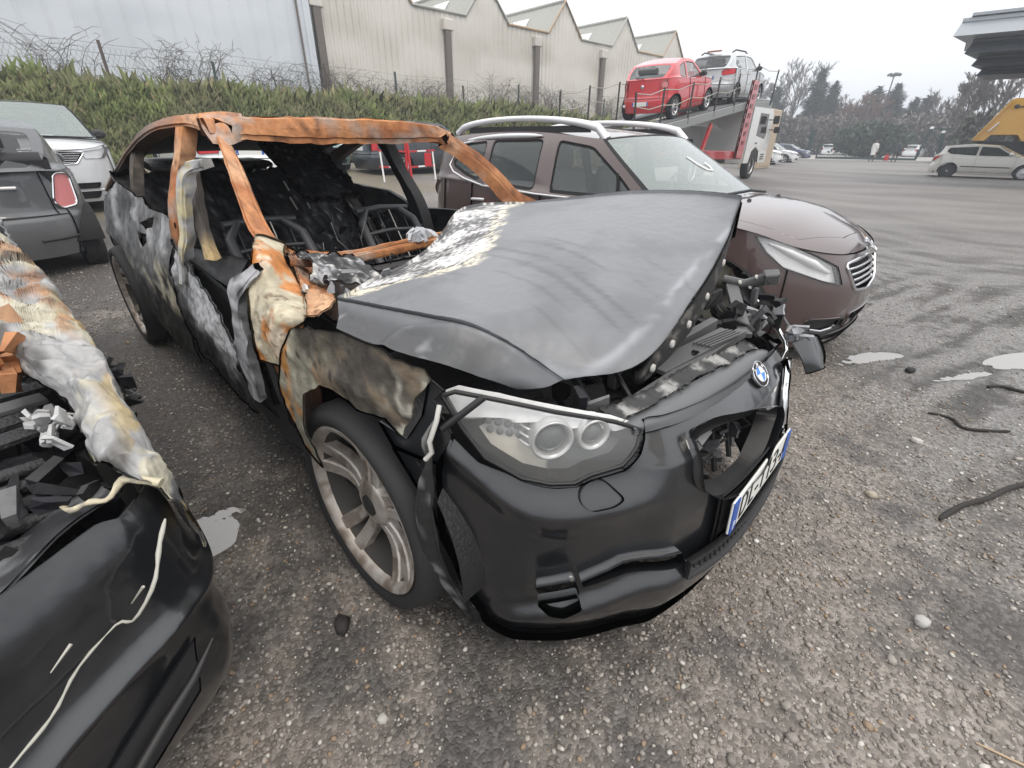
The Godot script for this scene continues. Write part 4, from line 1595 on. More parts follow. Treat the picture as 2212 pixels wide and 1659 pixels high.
	for i in 5:
		for j in 3:
			var mb := MB.new()
			var q0 := []
			for e in 2:
				for w in [(j + 0.08) / 3.0, (j + 0.92) / 3.0]:
					var u: Array = rib_u[i + e]
					var l: Array = rib_l[i + e]
					q0.append(sh.pos(lerpf(u[0], l[0], w) - (0.004 if e == 0 else -0.004), lerpf(u[1], l[1], w), -0.055 - 0.02 * sin(w * PI) - 0.006 * i))
			mb.face([q0[0], q0[1], q0[3], q0[2]])
			put("kidney_slat", mb, M.bent_slat if (i + j) % 3 != 0 else M.bay_grey, o)
	for i in 4:
		var mb := MB.new()
		bar(mb, sh.pos(0.36 - 0.11 * i, 0.51, -0.075), sh.pos(0.33 - 0.11 * i, 0.62, -0.10), 0.012, 0.016, Vector3.FORWARD)
		put("kidney_bar", mb, M.black_plastic, o)
	var sh1 := MB.new()
	shards(sh1, rng, 26, sh.pos(0.28, 0.53, -0.10), sh.pos(-0.1, 0.63, -0.05), 0.012, 0.04, func(p: Vector3) -> Color: return c_char(p) * 2.2)
	kind(put("kidney_debris", sh1, M.burnt, o), "stuff")
	var lk := MB.new()
	var lr := []
	for i in kl.size() + 1:
		lr.append(sh.pos(kl[i % kl.size()].x, kl[i % kl.size()].y, 0.015))
	lk.tube(lr, 0.014, 6)
	put("kidney_surround", lk, M.chrome, o)
	# washer cover
	var wc := rounded(V2([0.715, 0.665, 0.69, 0.684, 0.66, 0.683, 0.64, 0.672, 0.60, 0.637, 0.63, 0.626, 0.69, 0.623, 0.715, 0.641]), 0.012)
	var wm := func(q: Vector2) -> Vector3: return fm.call(q) + sh.pos(q.x, q.y, 0.0) - sh.pos(q.x, q.y, -0.0035)
	lay("washer_cover", [wc], wm, 0.02, M.black_paint, o, [], 0.008, 0.0)
	var wr := MB.new()
	var wps := []
	for i in wc.size() + 1:
		wps.append(fm.call(wc[i % wc.size()]))
	wr.tube(wps, 0.0028, 4)
	put("washer_cover_gap", wr, M.gap, o)
	# ---- right headlamp
	var hb := MB.new()
	var bowl := func(p: Vector3, q: Vector2) -> Color:
		var up := lut([Vector2(0.53, 0.765), Vector2(0.62, 0.775), Vector2(0.78, 0.803), Vector2(0.92, 0.822), Vector2(1.0, 0.82)], q.x)
		var c := Color(0.10, 0.104, 0.104).lerp(Color(0.20, 0.20, 0.196), smoothstep(0.68, 0.80, q.y))
		if q.y > up:
			c = Color(0.80, 0.80, 0.79)
		if q.x > 0.84 and q.y < up:
			c = Color(0.40, 0.395, 0.38)
		if q.x > 0.80 and q.y < 0.745 + (q.x - 0.8) * 0.25:
			c = Color(0.62, 0.58, 0.50)
		return c * (0.92 + 0.12 * nz1(p, 40.0))
	hb.panel(Geometry2D.offset_polygon(hl, 0.004)[0], func(q: Vector2) -> Vector3:
		var up := lut([Vector2(0.53, 0.765), Vector2(0.62, 0.775), Vector2(0.78, 0.803), Vector2(0.92, 0.822), Vector2(1.0, 0.82)], q.x)
		return sh.pos(q.x, q.y, -0.085 + 0.04 * smoothstep(up - 0.004, up + 0.004, q.y)), 0.012, 0.0, [], bowl)
	var lamp := sub("headlight", o)
	put("reflector_housing", hb, M.tinted, lamp)
	for q in [[0.795, 0.772, 0.052], [0.675, 0.772, 0.042]]:
		var mb := MB.new()
		var a := sh.pos(q[0], q[1] + 0.008, -0.08)
		var b := sh.pos(q[0], q[1] + 0.008, -0.03)
		var bs := Transform3D(Basis(Quaternion(Vector3.UP, ((b - a).normalized() * 0.7 + Vector3(0.5, 0, 0.12)).normalized())), a)
		mb.lathe(bs, [Vector2(q[2], 0.0), Vector2(q[2], 0.040), Vector2(q[2] - 0.005, 0.044), Vector2(q[2] - 0.011, 0.036), Vector2(q[2] - 0.014, 0.02)], 28)
		put("projector_ring", mb, M.ring, lamp)
		var lb := MB.new()
		lb.lathe(bs, [Vector2(q[2] - 0.013, 0.018), Vector2(q[2] * 0.6, 0.034), Vector2(q[2] * 0.3, 0.041), Vector2(0.001, 0.043)], 24)
		put("projector_lens", lb, M.dark_lens, lamp)
	for r in 4:
		for k in 3:
			var mb := MB.new()
			var q := Vector2(0.875 + r * 0.027 + k * 0.006, 0.762 + k * 0.021 + r * 0.0035)
			var a := sh.pos(q.x, q.y + 0.012, -0.085)
			var b := sh.pos(q.x, q.y + 0.012, -0.03)
			mb.lathe(Transform3D(Basis(Quaternion(Vector3.UP, (b - a).normalized())), a), [Vector2(0.0095, 0.0), Vector2(0.009, 0.004), Vector2(0.001, 0.005)], 8)
			put("reflector_cell", mb, M.cell_grey, lamp)
	for k in 4:
		var mb := MB.new()
		var y := 0.752 + k * 0.018
		mb.tube([sh.pos(0.872, y + 0.018, -0.07), sh.pos(0.85, y + 0.014, -0.055), sh.pos(0.835, y + 0.007, -0.06)], 0.004, 5)
		put("lamp_fin", mb, M.ring, lamp)
	lay("lens", [hl], sh.map(-0.022), 0.03, M.milky_lens, lamp, [], 0.0, 0.0)
	var ls := MB.new()
	var lps := []
	for i in hl.size() + 1:
		lps.append(sh.pos(hl[i % hl.size()].x, hl[i % hl.size()].y, -0.022))
	ls.tube(lps, 0.006, 5)
	put("lamp_seal", ls, M.black_plastic, lamp)
	# ---- the torn nose panel with the round badge
	var tear := VV([0.600, 0.785, 0.51, 0.620, 0.795, 0.36, 0.648, 0.803, 0.20, 0.672, 0.803, 0.0, 0.685, 0.80, -0.13, 0.700, 0.79, -0.20])
	var low := VV([0.640, 0.772, 0.50, 0.690, 0.762, 0.35, 0.712, 0.757, 0.20, 0.722, 0.753, 0.0, 0.720, 0.750, -0.14, 0.715, 0.748, -0.22])
	var nose_g := []
	for k in 4:
		var row := []
		for i in 6:
			var w := k / 3.0
			row.append((low[i] as Vector3).lerp(tear[i], w) + Vector3(0.012, 0.012, 0) * sin(w * PI))
		nose_g.append(row)
	var nm := patch(nose_g)
	lay("nose_panel", [jag(V2([0, 0, 5, 0, 5, 2.7, 4.4, 3, 3, 2.94, 2, 3, 1, 2.9, 0.05, 3]), 0.12, 0.05, 3.0)], nm, 0.09, M.nose_grey, o, [], 0.004, 0.0, null, true)
	var trim_strip := MB.new()
	var tj := jag(V2([0.05, 2.86, 2, 2.88, 4.4, 2.88, 4.5, 3.55, 3.4, 3.4, 2.0, 3.5, 1.0, 3.35, 0.0, 3.6]), 0.07, 0.12, 5.0, 3.0)
	var tm := func(q: Vector2) -> Vector3:
		var p: Vector3 = nm.call(Vector2(q.x, minf(q.y, 3.0)))
		return p + Vector3(-0.045, 0.012, 0) * (q.y - 2.9) / 0.6 + Vector3(0, 0.006, 0) * (1.0 + nz1(p, 40.0))
	trim_strip.panel(tj, tm, 0.06, 0.006, [], func(p: Vector3, q: Vector2) -> Color: return Color(0.045, 0.045, 0.047).lerp(Color(0.34, 0.335, 0.32), smoothstep(-0.05, 0.45, nz(p, 12.0) + 0.3 * nz1(p, 50.0))), true)
	put("torn_edge", trim_strip, M.burnt, o)
	# badge: dark ring with a bright rim and quartered centre
	var bp := fm.call(Vector2(-0.105, 0.742)) as Vector3
	var bn := Vector3(0.80, 0.60, 0.08).normalized()
	bp += bn * 0.006
	var badge := sub("badge", o)
	var upv := (Vector3.UP - bn * bn.y).normalized()
	bp += bn * 0.003
	badge.transform = Transform3D(Basis(upv.cross(bn), bn, -upv).orthonormalized(), bp + bn * 0.004)
	for q in [["badge_ring", M.print_black, [Vector2(0.0400, 0.0), Vector2(0.0395, 0.005), Vector2(0.0265, 0.0065), Vector2(0.026, 0.004)]], ["outer_rim", M.chrome, [Vector2(0.042, 0.0), Vector2(0.042, 0.006), Vector2(0.040, 0.0075), Vector2(0.0385, 0.006)]], ["inner_rim", M.chrome, [Vector2(0.0275, 0.0055), Vector2(0.027, 0.008), Vector2(0.0255, 0.008), Vector2(0.025, 0.0055)]]]:
		var mb := MB.new()
		mb.lathe(Transform3D(), q[2], 36)
		put(q[0], mb, q[1], badge)
	for k in 4:
		var mb := MB.new()
		mb.lathe(Transform3D(), [Vector2(0.0262, 0.0055), Vector2(0.018, 0.0068), Vector2(0.0005, 0.0072)], 10, Color(-1, 0, 0), k * PI / 2, (k + 1) * PI / 2)
		put("badge_quarter", mb, M.badge_blue if k % 2 == 0 else M.white, badge)
	for k in 3:
		var tx := TextMesh.new()
		tx.text = "BMW"[k]
		tx.font_size = 20
		tx.pixel_size = 0.00075
		tx.depth = 0.001
		var l := put("badge_letter", tx, M.white, badge)
		var a := deg_to_rad([142.0, 90.0, 38.0][k])
		l.transform = Transform3D(Basis.from_euler(Vector3(-PI / 2, 0, 0)), Vector3.ZERO)
		l.transform = Transform3D(Basis(Vector3.UP, a - PI / 2), Vector3(cos(a) * 0.0325, 0.0068, -sin(a) * 0.0325)) * Transform3D(Basis(Vector3.RIGHT, -PI / 2), Vector3.ZERO)
	# ---- number plate on its carrier
	var pl := MB.new()
	pl.panel(rect(-0.29, 0.395, 0.29, 0.545), sh.map(0.012), 0.05, 0.012)
	put("plate_carrier", pl, M.black_plastic, o)
	plate_on(o, Vector3(0.842, 0.470, 0.0), PI / 2, deg_to_rad(-3), "DL-113-A")
	# ---- bonnet
	var bg := [
		VV([-0.10, 0.93, 0.83, -0.21, 0.97, 0.76, -0.36, 0.95, 0.565, -0.50, 0.99, 0.20, -0.66, 1.10, -0.13, -0.69, 1.09, -0.60]),
		VV([0.05, 0.93, 0.82, -0.05, 0.98, 0.74, -0.12, 1.00, 0.52, -0.28, 1.03, 0.20, -0.42, 1.105, -0.20, -0.45, 1.125, -0.62]),
		VV([0.17, 0.925, 0.79, 0.09, 0.98, 0.70, 0.06, 1.015, 0.50, -0.05, 1.065, 0.17, -0.15, 1.13, -0.22, -0.20, 1.165, -0.63]),
		VV([0.25, 0.905, 0.74, 0.20, 0.97, 0.65, 0.20, 1.00, 0.47, 0.16, 1.065, 0.13, 0.08, 1.14, -0.24, -0.02, 1.19, -0.62]),
		VV([0.30, 0.865, 0.67, 0.29, 0.925, 0.58, 0.33, 0.955, 0.42, 0.36, 1.025, 0.07, 0.30, 1.12, -0.25, 0.22, 1.205, -0.60]),
		VV([0.345, 0.815, 0.585, 0.42, 0.832, 0.49, 0.54, 0.862, 0.31, 0.525, 0.975, 0.0, 0.495, 1.075, -0.24, 0.43, 1.207, -0.52])]
	var flank_g := []
	var top_g := []
	for r in bg:
		flank_g.append([r[0], (r[0] as Vector3).lerp(r[1], 0.5) + Vector3(0.004, -0.004, 0.004), r[1]])
		top_g.append(r.slice(1))
	var bm_f := patch(flank_g)
	var bm_t := patch(top_g)
	var bmap := func(q: Vector2) -> Vector3:
		var p: Vector3 = bm_f.call(Vector2(q.x * 2.0, q.y)) if q.x < 1.0 else bm_t.call(Vector2(q.x - 1.0, q.y))
		var w := 0.004 * nz(p, 3.0) + 0.0012 * nz1(p, 24.0)
		# the long kink across the middle
		var kx := lut([Vector2(-0.1, 0.47), Vector2(0.30, 0.49), Vector2(0.45, 0.45), Vector2(0.60, 0.27), Vector2(0.75, 0.1)], p.z)
		w += 0.007 * exp(-pow((p.x - kx) / 0.02, 2.0))
		return p + Vector3(0, w, 0)
	var bo := V2([1.0, 0, 1.0, 5, 2, 5, 3, 5, 4, 5, 5, 5, 5, 0, 4, 0, 3.5, 0.1, 3, 0, 2.5, 0.12, 2, 0, 1.5, 0.1])
	var bb := MB.new()
	bb.panel(bo, bmap, 0.033, 0.012, [], c_bonnet, false, 0.033)
	bb.panel(V2([0, 0, 0.5, 0.12, 0.9999, 0, 0.9999, 5, 0, 5]), bmap, 0.04, 0.0, [], c_bonnet, false, 0.033)
	put("bonnet", bb, M.scorched, o)
	# folded stiffener under its front edge, with pale rivets
	var f0 := VV([0.535, 0.845, 0.335, 0.545, 0.855, 0.30, 0.53, 0.915, 0.16, 0.525, 0.965, 0.0, 0.495, 1.065, -0.24, 0.43, 1.19, -0.50])
	var f1 := VV([0.52, 0.79, 0.31, 0.535, 0.785, 0.27, 0.53, 0.815, 0.10, 0.515, 0.855, -0.07, 0.475, 0.935, -0.31, 0.42, 1.06, -0.52])
	var f2 := VV([0.47, 0.78, 0.30, 0.47, 0.77, 0.25, 0.46, 0.80, 0.08, 0.45, 0.84, -0.09, 0.42, 0.92, -0.33, 0.38, 1.04, -0.53])
	var fg := MB.new()
	fg.panel(jag(V2([0, 0, 5, 0, 5, 2, 0, 2]), 0.2, 0.06, 2.0), patch([f0, f1, f2]), 0.1, 0.004, [], func(p: Vector3, q: Vector2) -> Color: return Color(0.03, 0.029, 0.028).lerp(Color(0.16, 0.15, 0.14), smoothstep(0.1, 0.4, nz(p, 14.0))))
	put("bonnet_flange", fg, M.burnt, o)
	var fpat := patch([f0, f1, f2])
	for k in 5:
		var rb := MB.new()
		var q := Vector2(1.3 + k * 0.72, 0.55)
		var p: Vector3 = fpat.call(q)
		var nn := ((fpat.call(q + Vector2(0.05, 0)) as Vector3) - p).cross((fpat.call(q + Vector2(0, 0.05)) as Vector3) - p).normalized()
		if nn.x < 0.0:
			nn = -nn
		rb.lathe(Transform3D(Basis(Quaternion(Vector3.UP, nn)), p), [Vector2(0.013, 0.0), Vector2(0.012, 0.006), Vector2(0.006, 0.008), Vector2(0.001, 0.006)], 8)
		put("rivet", rb, M.pale_bolt, o)
	var cb := MB.new()
	cb.panel(V2([0, 0, 1, 0, 1, 1, 0, 1]), patch([VV([0.41, 1.20, -0.55, 0.44, 1.195, -0.50]), VV([0.40, 1.08, -0.56, 0.435, 1.07, -0.52])]), 0.3, 0.01)
	put("bonnet_corner_fold", cb, M.black_plastic, o)
	# ---- right front wing
	var wing := jag(V2([1.60, 0.93, 1.50, 0.965, 1.35, 0.985, 1.2, 0.975, 1.09, 0.955, 1.08, 0.93, 1.11, 0.883, 1.12, 0.84, 1.15, 0.78, 1.18, 0.79, 1.205, 0.815, 1.26, 0.808, 1.34, 0.818, 1.39, 0.828, 1.46, 0.814, 1.53, 0.778, 1.575, 0.717, 1.57, 0.62, 1.535, 0.52, 1.60, 0.53, 1.66, 0.60, 1.72, 0.70, 1.70, 0.80]), 0.03, 0.008, 18.0)
	var wing_map := func(q: Vector2) -> Vector3:
		var p := sh.pos(q.x, q.y, 0.0)
		var dent := 0.02 * nz(p, 3.0) + 0.006 * nz(p, 11.0)
		# bulge over the wheel arch
		dent += 0.012 * exp(-pow((q.y - 0.86) / 0.035, 2.0))
		return sh.pos(q.x, q.y, dent - 0.01)
	lay("front_wing", [wing], wing_map, 0.014, M.burnt, o, [], 0.006, 0.0, c_wing)
	lay("bumper_corner", [V2([1.22, 0.80, 1.14, 0.775, 1.10, 0.84, 1.085, 0.93, 1.05, 0.905, 1.075, 0.88, 1.02, 0.80, 1.04, 0.745, 1.06, 0.73, 1.18, 0.745])], func(q: Vector2) -> Vector3: return sh.pos(q.x, q.y, -0.012), 0.03, M.black_paint, o, [], 0.01, 0.0)
	lay("bumper_corner_lower", [V2([1.19, 0.735, 1.06, 0.722, 1.06, 0.5, 1.10, 0.60, 1.15, 0.68])], func(q: Vector2) -> Vector3: return sh.pos(q.x, q.y, -0.02), 0.03, M.black_paint, o, [], 0.01, 0.0)
	# wheel housing and wheel
	var ah := MB.new()
	ah.lathe(Transform3D(Basis.from_euler(Vector3(PI / 2, 0, 0)), Vector3(0.02, 0.40, 0.66)), [Vector2(0.42, -0.24), Vector2(0.42, 0.22)], 22, Color(-1, 0, 0), PI * 0.9, TAU * 1.02)
	put("wheel_housing", ah, M.char, o)
	wheel(o, Vector3(0.0, 0.395, 0.795), 0.340, 0.25, 0.274, "double", M.dirty_alloy, true, 0.0, 0.35)
	wheel(o, Vector3(-3.07, 0.395, 0.775), 0.340, 0.25, 0.274, "double", M.dirty_alloy, true, 0.0, 0.2)
	wheel(o, Vector3(0.0, 0.395, -0.795), 0.340, 0.25, 0.274, "double", M.dirty_alloy, false, 0.0, 0.2)
	wheel(o, Vector3(-3.07, 0.395, -0.775), 0.340, 0.25, 0.274, "double", M.dirty_alloy, false, 0.0, 0.2)
	# plastic strip hanging from the bumper joint
	var hs := MB.new()
	var hp := []
	for q in [[1.05, 0.86, 0.01], [1.075, 0.80, 0.015], [1.068, 0.75, 0.02], [1.075, 0.69, 0.022], [1.085, 0.60, 0.02], [1.085, 0.48, 0.012], [1.07, 0.36, 0.0], [1.045, 0.22, -0.01], [1.02, 0.10, -0.015]]:
		hp.append(sh.pos(q[0], q[1], q[2]))
	var hl2 := []
	var hr2 := []
	for i in hp.size():
		var w := [0.006, 0.010, 0.008, 0.020, 0.022, 0.022, 0.020, 0.014, 0.004][i] as float
		hl2.append(hp[i] + Vector3(-w * 0.7, 0, w * 0.7))
		hr2.append(hp[i] + Vector3(w * 0.7, 0, -w * 0.7))
	member("hanging_strip", hl2, hr2, Vector3(-0.008, 0, -0.008), M.burnt, o, func(p: Vector3) -> Color: return Color(0.03, 0.03, 0.031).lerp(Color(0.24, 0.24, 0.24), smoothstep(0.12, 0.4, nz(p, 16.0))), 26, 0.006)
	var hw := MB.new()
	hw.tube([sh.pos(1.055, 0.875, 0.0), sh.pos(1.05, 0.85, 0.02), sh.pos(1.065, 0.80, 0.02), sh.pos(1.06, 0.775, 0.018), sh.pos(1.075, 0.755, 0.02)], 0.006, 6)
	put("strip_hook", hw, M.pale_bolt, o)
	var h2 := MB.new()
	h2.tube([sh.pos(1.04, 0.83, 0.012), sh.pos(0.99, 0.875, 0.02), sh.pos(0.95, 0.905, 0.01)], 0.008, 6)
	put("strip_stay", h2, M.black_plastic, o)
	# ---- cowl side and pillars
	var cg := [
		VV([-0.69, 1.09, 0.78, -0.72, 1.08, 0.74, -0.76, 1.04, 0.66]),
		VV([-0.57, 1.05, 0.84, -0.52, 1.045, 0.81, -0.62, 1.01, 0.72]),
		VV([-0.52, 0.97, 0.89, -0.43, 0.985, 0.86, -0.45, 0.955, 0.76]),
		VV([-0.46, 0.91, 0.92, -0.27, 0.955, 0.91, -0.22, 0.945, 0.85]),
		VV([-0.45, 0.85, 0.93, -0.27, 0.88, 0.925, -0.24, 0.89, 0.89]),
		VV([-0.45, 0.76, 0.93, -0.30, 0.78, 0.91, -0.27, 0.80, 0.89])]
	var cmap := patch(cg)
	var cm := MB.new()
	cm.panel(jag(V2([0, 0, 2, 0, 2, 3.0, 1.9, 3.3, 1.5, 3.9, 1.3, 5, 0, 5]), 0.25, 0.05, 3.0), func(q: Vector2) -> Vector3:
		var p: Vector3 = cmap.call(q)
		return p + Vector3(0.4, 0.3, 0.7) * (0.018 * absf(nz1(p, 7.0)) + 0.003 * nz1(p, 30.0)), 0.05, 0.01, [], c_ivory)
	put("cowl_side", cm, M.burnt, o)
	var og := patch([VV([-0.76, 1.04, 0.66, -0.80, 0.98, 0.60, -0.84, 0.94, 0.55]), VV([-0.48, 0.97, 0.75, -0.50, 0.94, 0.70, -0.52, 0.91, 0.63]), VV([-0.22, 0.945, 0.86, -0.19, 0.95, 0.83, -0.22, 0.96, 0.76])])
	var om := MB.new()
	om.panel(jag(rect(0, 0, 2, 2), 0.2, 0.08, 4.0), func(q: Vector2) -> Vector3:
		var p: Vector3 = og.call(q)
		return p + Vector3(0, 0.012 * nz1(p, 18.0), 0), 0.06, 0.006, [], c_rust)
	put("cowl_gutter", om, M.burnt, o)
	var lo := patch([VV([-0.45, 0.86, 0.925, -0.28, 0.885, 0.90, -0.20, 0.93, 0.875]), VV([-0.43, 0.70, 0.90, -0.30, 0.70, 0.88, -0.20, 0.80, 0.86]), VV([-0.42, 0.52, 0.90, -0.32, 0.5, 0.88, -0.22, 0.60, 0.86])])
	var lm := MB.new()
	lm.panel(rect(0, 0, 2, 2), lo, 0.1, 0.004, [], func(p: Vector3, q: Vector2) -> Color: return c_rust(p, q).lerp(Color(0.045, 0.03, 0.025), smoothstep(0.84, 0.62, p.y)))
	put("hinge_pillar", lm, M.burnt, o)
	member("windscreen_pillar", VV([-1.37, 1.44, 0.62, -1.23, 1.36, 0.65, -1.11, 1.27, 0.68, -0.99, 1.18, 0.71, -0.86, 1.10, 0.74, -0.70, 1.055, 0.765]), VV([-1.32, 1.38, 0.58, -1.17, 1.30, 0.61, -1.04, 1.23, 0.64, -0.93, 1.15, 0.66, -0.83, 1.07, 0.67, -0.70, 1.01, 0.66]), Vector3(-0.05, -0.02, -0.03), M.burnt, o, c_rust, 24)
	member("windscreen_pillar", VV([-1.30, 1.42, -0.60, -1.12, 1.33, -0.65, -0.98, 1.235, -0.69, -0.86, 1.13, -0.73, -0.70, 1.08, -0.76]), VV([-1.28, 1.375, -0.57, -1.11, 1.29, -0.62, -0.97, 1.19, -0.66, -0.86, 1.085, -0.70, -0.70, 1.04, -0.73]), Vector3(-0.05, -0.03, 0.03), M.burnt, o, func(p: Vector3) -> Color: return c_rust(p) * 0.75, 20)
	member("windscreen_header", VV([-1.33, 1.46, 0.655, -1.44, 1.47, 0.40, -1.47, 1.478, 0.12, -1.45, 1.482, -0.10, -1.42, 1.480, -0.35, -1.36, 1.465, -0.52, -1.30, 1.43, -0.61]), VV([-1.28, 1.385, 0.655, -1.42, 1.375, 0.40, -1.46, 1.365, 0.15, -1.46, 1.365, -0.08, -1.42, 1.368, -0.35, -1.35, 1.378, -0.53, -1.27, 1.375, -0.60]), Vector3(-0.10, 0.0, 0.0), M.burnt, o, c_rust, 44, 0.010, 0.10, 0.02, 0.80)
	var gp := patch([VV([-1.42, 1.482, 0.47, -1.40, 1.485, 0.56, -1.40, 1.475, 0.645]), VV([-1.385, 1.435, 0.48, -1.335, 1.44, 0.58, -1.33, 1.425, 0.665]), VV([-1.385, 1.375, 0.50, -1.27, 1.36, 0.595, -1.25, 1.365, 0.665])])
	var gm := MB.new()
	gm.panel(jag(rect(0, 0, 2, 2), 0.25, 0.05, 3.0), gp, 0.15, 0.01, [], func(p: Vector3, q: Vector2) -> Color: return c_rust(p).lerp(Color(0.38, 0.36, 0.35), smoothstep(-0.2, 0.25, nz(p, 9.0)) * 0.6))
	put("corner_gusset", gm, M.burnt, o)
	var rg := patch([VV([-1.40, 1.462, 0.60, -1.50, 1.478, 0.2, -1.50, 1.480, -0.2, -1.36, 1.455, -0.60]), VV([-1.95, 1.460, 0.61, -1.98, 1.470, 0.2, -1.98, 1.470, -0.2, -1.95, 1.44, -0.62]), VV([-2.5, 1.40, 0.60, -2.55, 1.42, 0.2, -2.55, 1.42, -0.2, -2.5, 1.39, -0.61]), VV([-3.0, 1.31, 0.56, -3.05, 1.33, 0.2, -3.05, 1.33, -0.2, -3.0, 1.31, -0.56])])
	var rm := MB.new()
	rm.panel(rect(0, 0, 3, 3), func(q: Vector2) -> Vector3:
		var p: Vector3 = rg.call(q)
		return p + Vector3(0, 0.010 * nz(p, 3.0), 0), 0.09, 0.02, [], c_rail)
	put("roof", rm, M.burnt, o)
	var lin_m := MB.new()
	lin_m.panel(rect(0.03, 0.05, 2.97, 2.95), func(q: Vector2) -> Vector3: return (rg.call(q) as Vector3) - Vector3(0, 0.03, 0), 0.2, 0.0)
	put("roof_underside", lin_m, M.char, o)
	member("roof_rail", VV([-3.35, 1.10, 0.74, -3.05, 1.22, 0.70, -2.72, 1.34, 0.66, -2.35, 1.43, 0.64, -2.01, 1.47, 0.62, -1.76, 1.48, 0.61, -1.49, 1.475, 0.61, -1.34, 1.46, 0.61]), VV([-3.25, 1.05, 0.78, -2.90, 1.17, 0.76, -2.45, 1.31, 0.73, -2.12, 1.39, 0.70, -1.92, 1.42, 0.67, -1.66, 1.43, 0.65, -1.46, 1.42, 0.65, -1.30, 1.38, 0.65]), Vector3(0, -0.02, -0.07), M.burnt, o, c_rail, 36)
	member("roof_rail", VV([-3.35, 1.10, -0.74, -3.0, 1.24, -0.69, -2.5, 1.38, -0.65, -2.0, 1.45, -0.62, -1.30, 1.43, -0.61]), VV([-3.25, 1.05, -0.78, -2.9, 1.19, -0.74, -2.45, 1.33, -0.69, -2.0, 1.40, -0.65, -1.27, 1.38, -0.63]), Vector3(0, -0.02, 0.07), M.burnt, o, c_rail, 24)
	member("centre_pillar", VV([-1.70, 1.43, 0.655, -1.63, 1.31, 0.715, -1.60, 1.21, 0.765, -1.53, 1.08, 0.825, -1.50, 0.85, 0.86, -1.48, 0.5, 0.86]), VV([-1.62, 1.43, 0.655, -1.55, 1.31, 0.72, -1.51, 1.21, 0.77, -1.43, 1.08, 0.83, -1.38, 0.85, 0.865, -1.36, 0.5, 0.86]), Vector3(-0.02, 0, -0.07), M.burnt, o, func(p: Vector3) -> Color: return c_rust(p).lerp(Color(0.03, 0.027, 0.025), smoothstep(1.1, 0.9, p.y)), 22)
	member("rear_pillar", VV([-2.50, 1.34, 0.69, -2.46, 1.26, 0.735, -2.40, 1.10, 0.79]), VV([-2.43, 1.34, 0.69, -2.38, 1.26, 0.74, -2.31, 1.10, 0.80]), Vector3(0, 0, -0.05), M.burnt, o, func(p: Vector3) -> Color: return Color(0.14, 0.115, 0.10).lerp(Color(0.05, 0.045, 0.04), smoothstep(-0.2, 0.3, nz(p, 9.0))), 14)
	member("centre_pillar", VV([-2.07, 1.42, -0.63, -2.0, 1.2, -0.72, -1.95, 0.95, -0.80, -1.95, 0.5, -0.86]), VV([-1.93, 1.42, -0.63, -1.90, 1.2, -0.72, -1.80, 0.95, -0.80, -1.75, 0.5, -0.86]), Vector3(0, 0, 0.07), M.char, o, c_char, 16)
	member("rear_pillar", VV([-2.96, 1.36, -0.64, -2.95, 1.2, -0.72, -2.98, 1.0, -0.80]), VV([-2.78, 1.36, -0.64, -2.78, 1.2, -0.72, -2.74, 1.0, -0.80]), Vector3(0, 0, 0.07), M.char, o, c_char, 14)
	# ---- what is left of the doors on the right
	member("door_frame", VV([-0.97, 1.325, 0.80, -1.06, 1.315, 0.82, -1.115, 1.285, 0.84, -1.135, 1.22, 0.865, -1.15, 1.10, 0.885, -1.19, 0.98, 0.905, -1.22, 0.86, 0.93]), VV([-0.985, 1.29, 0.80, -1.05, 1.275, 0.82, -1.07, 1.24, 0.84, -1.09, 1.17, 0.86, -1.105, 1.07, 0.88, -1.14, 0.97, 0.90, -1.17, 0.86, 0.925]), Vector3(-0.02, 0, -0.04), M.burnt, o, func(p: Vector3) -> Color: return Color(0.55, 0.55, 0.55).lerp(Color(0.17, 0.17, 0.165), smoothstep(0.0, 0.35, nz(p, 11.0))).lerp(Color(0.6, 0.53, 0.33), smoothstep(0.15, 0.35, nz(p + Vector3(4, 0, 0), 9.0))), 34, 0.012)
	member("door_frame_inner", VV([-1.24, 1.28, 0.79, -1.21, 1.20, 0.81, -1.17, 1.12, 0.83, -1.11, 1.04, 0.845, -1.04, 0.97, 0.86]), VV([-1.19, 1.28, 0.77, -1.16, 1.20, 0.79, -1.11, 1.12, 0.81, -1.05, 1.04, 0.83, -0.97, 0.975, 0.84]), Vector3(-0.03, 0, -0.03), M.burnt, o, func(p: Vector3) -> Color: return Color(0.10, 0.09, 0.08).lerp(Color(0.45, 0.33, 0.17), smoothstep(1.08, 1.0, p.y + 0.03 * nz(p, 20.0)) * smoothstep(-1.10, -1.04, p.x)), 18, 0.005)
	var ds := patch([VV([-1.28, 1.02, 0.89, -1.16, 0.95, 0.90, -1.02, 0.92, 0.905, -0.90, 0.86, 0.915, -0.79, 0.81, 0.925, -0.68, 0.73, 0.93]), VV([-1.36, 0.86, 0.92, -1.24, 0.79, 0.925, -1.10, 0.75, 0.93, -0.96, 0.70, 0.935, -0.84, 0.66, 0.935, -0.70, 0.60, 0.935]), VV([-1.42, 0.64, 0.92, -1.28, 0.56, 0.92, -1.13, 0.51, 0.925, -0.97, 0.48, 0.925, -0.82, 0.47, 0.925, -0.63, 0.49, 0.925])])
	var dm := MB.new()
	dm.panel(jag(V2([0, 0, 1, 0, 2, 0.05, 3, 0, 4, 0.06, 5, 0, 5, 2, 0, 2]), 0.15, 0.10, 2.5), func(q: Vector2) -> Vector3:
		var p: Vector3 = ds.call(q)
		return p + Vector3(0, 0, 0.02 * nz(p, 5.0) + 0.008 * nz(p, 16.0)), 0.06, 0.008, [], c_door)
	put("front_door", dm, M.burnt, o)
	var di := MB.new()
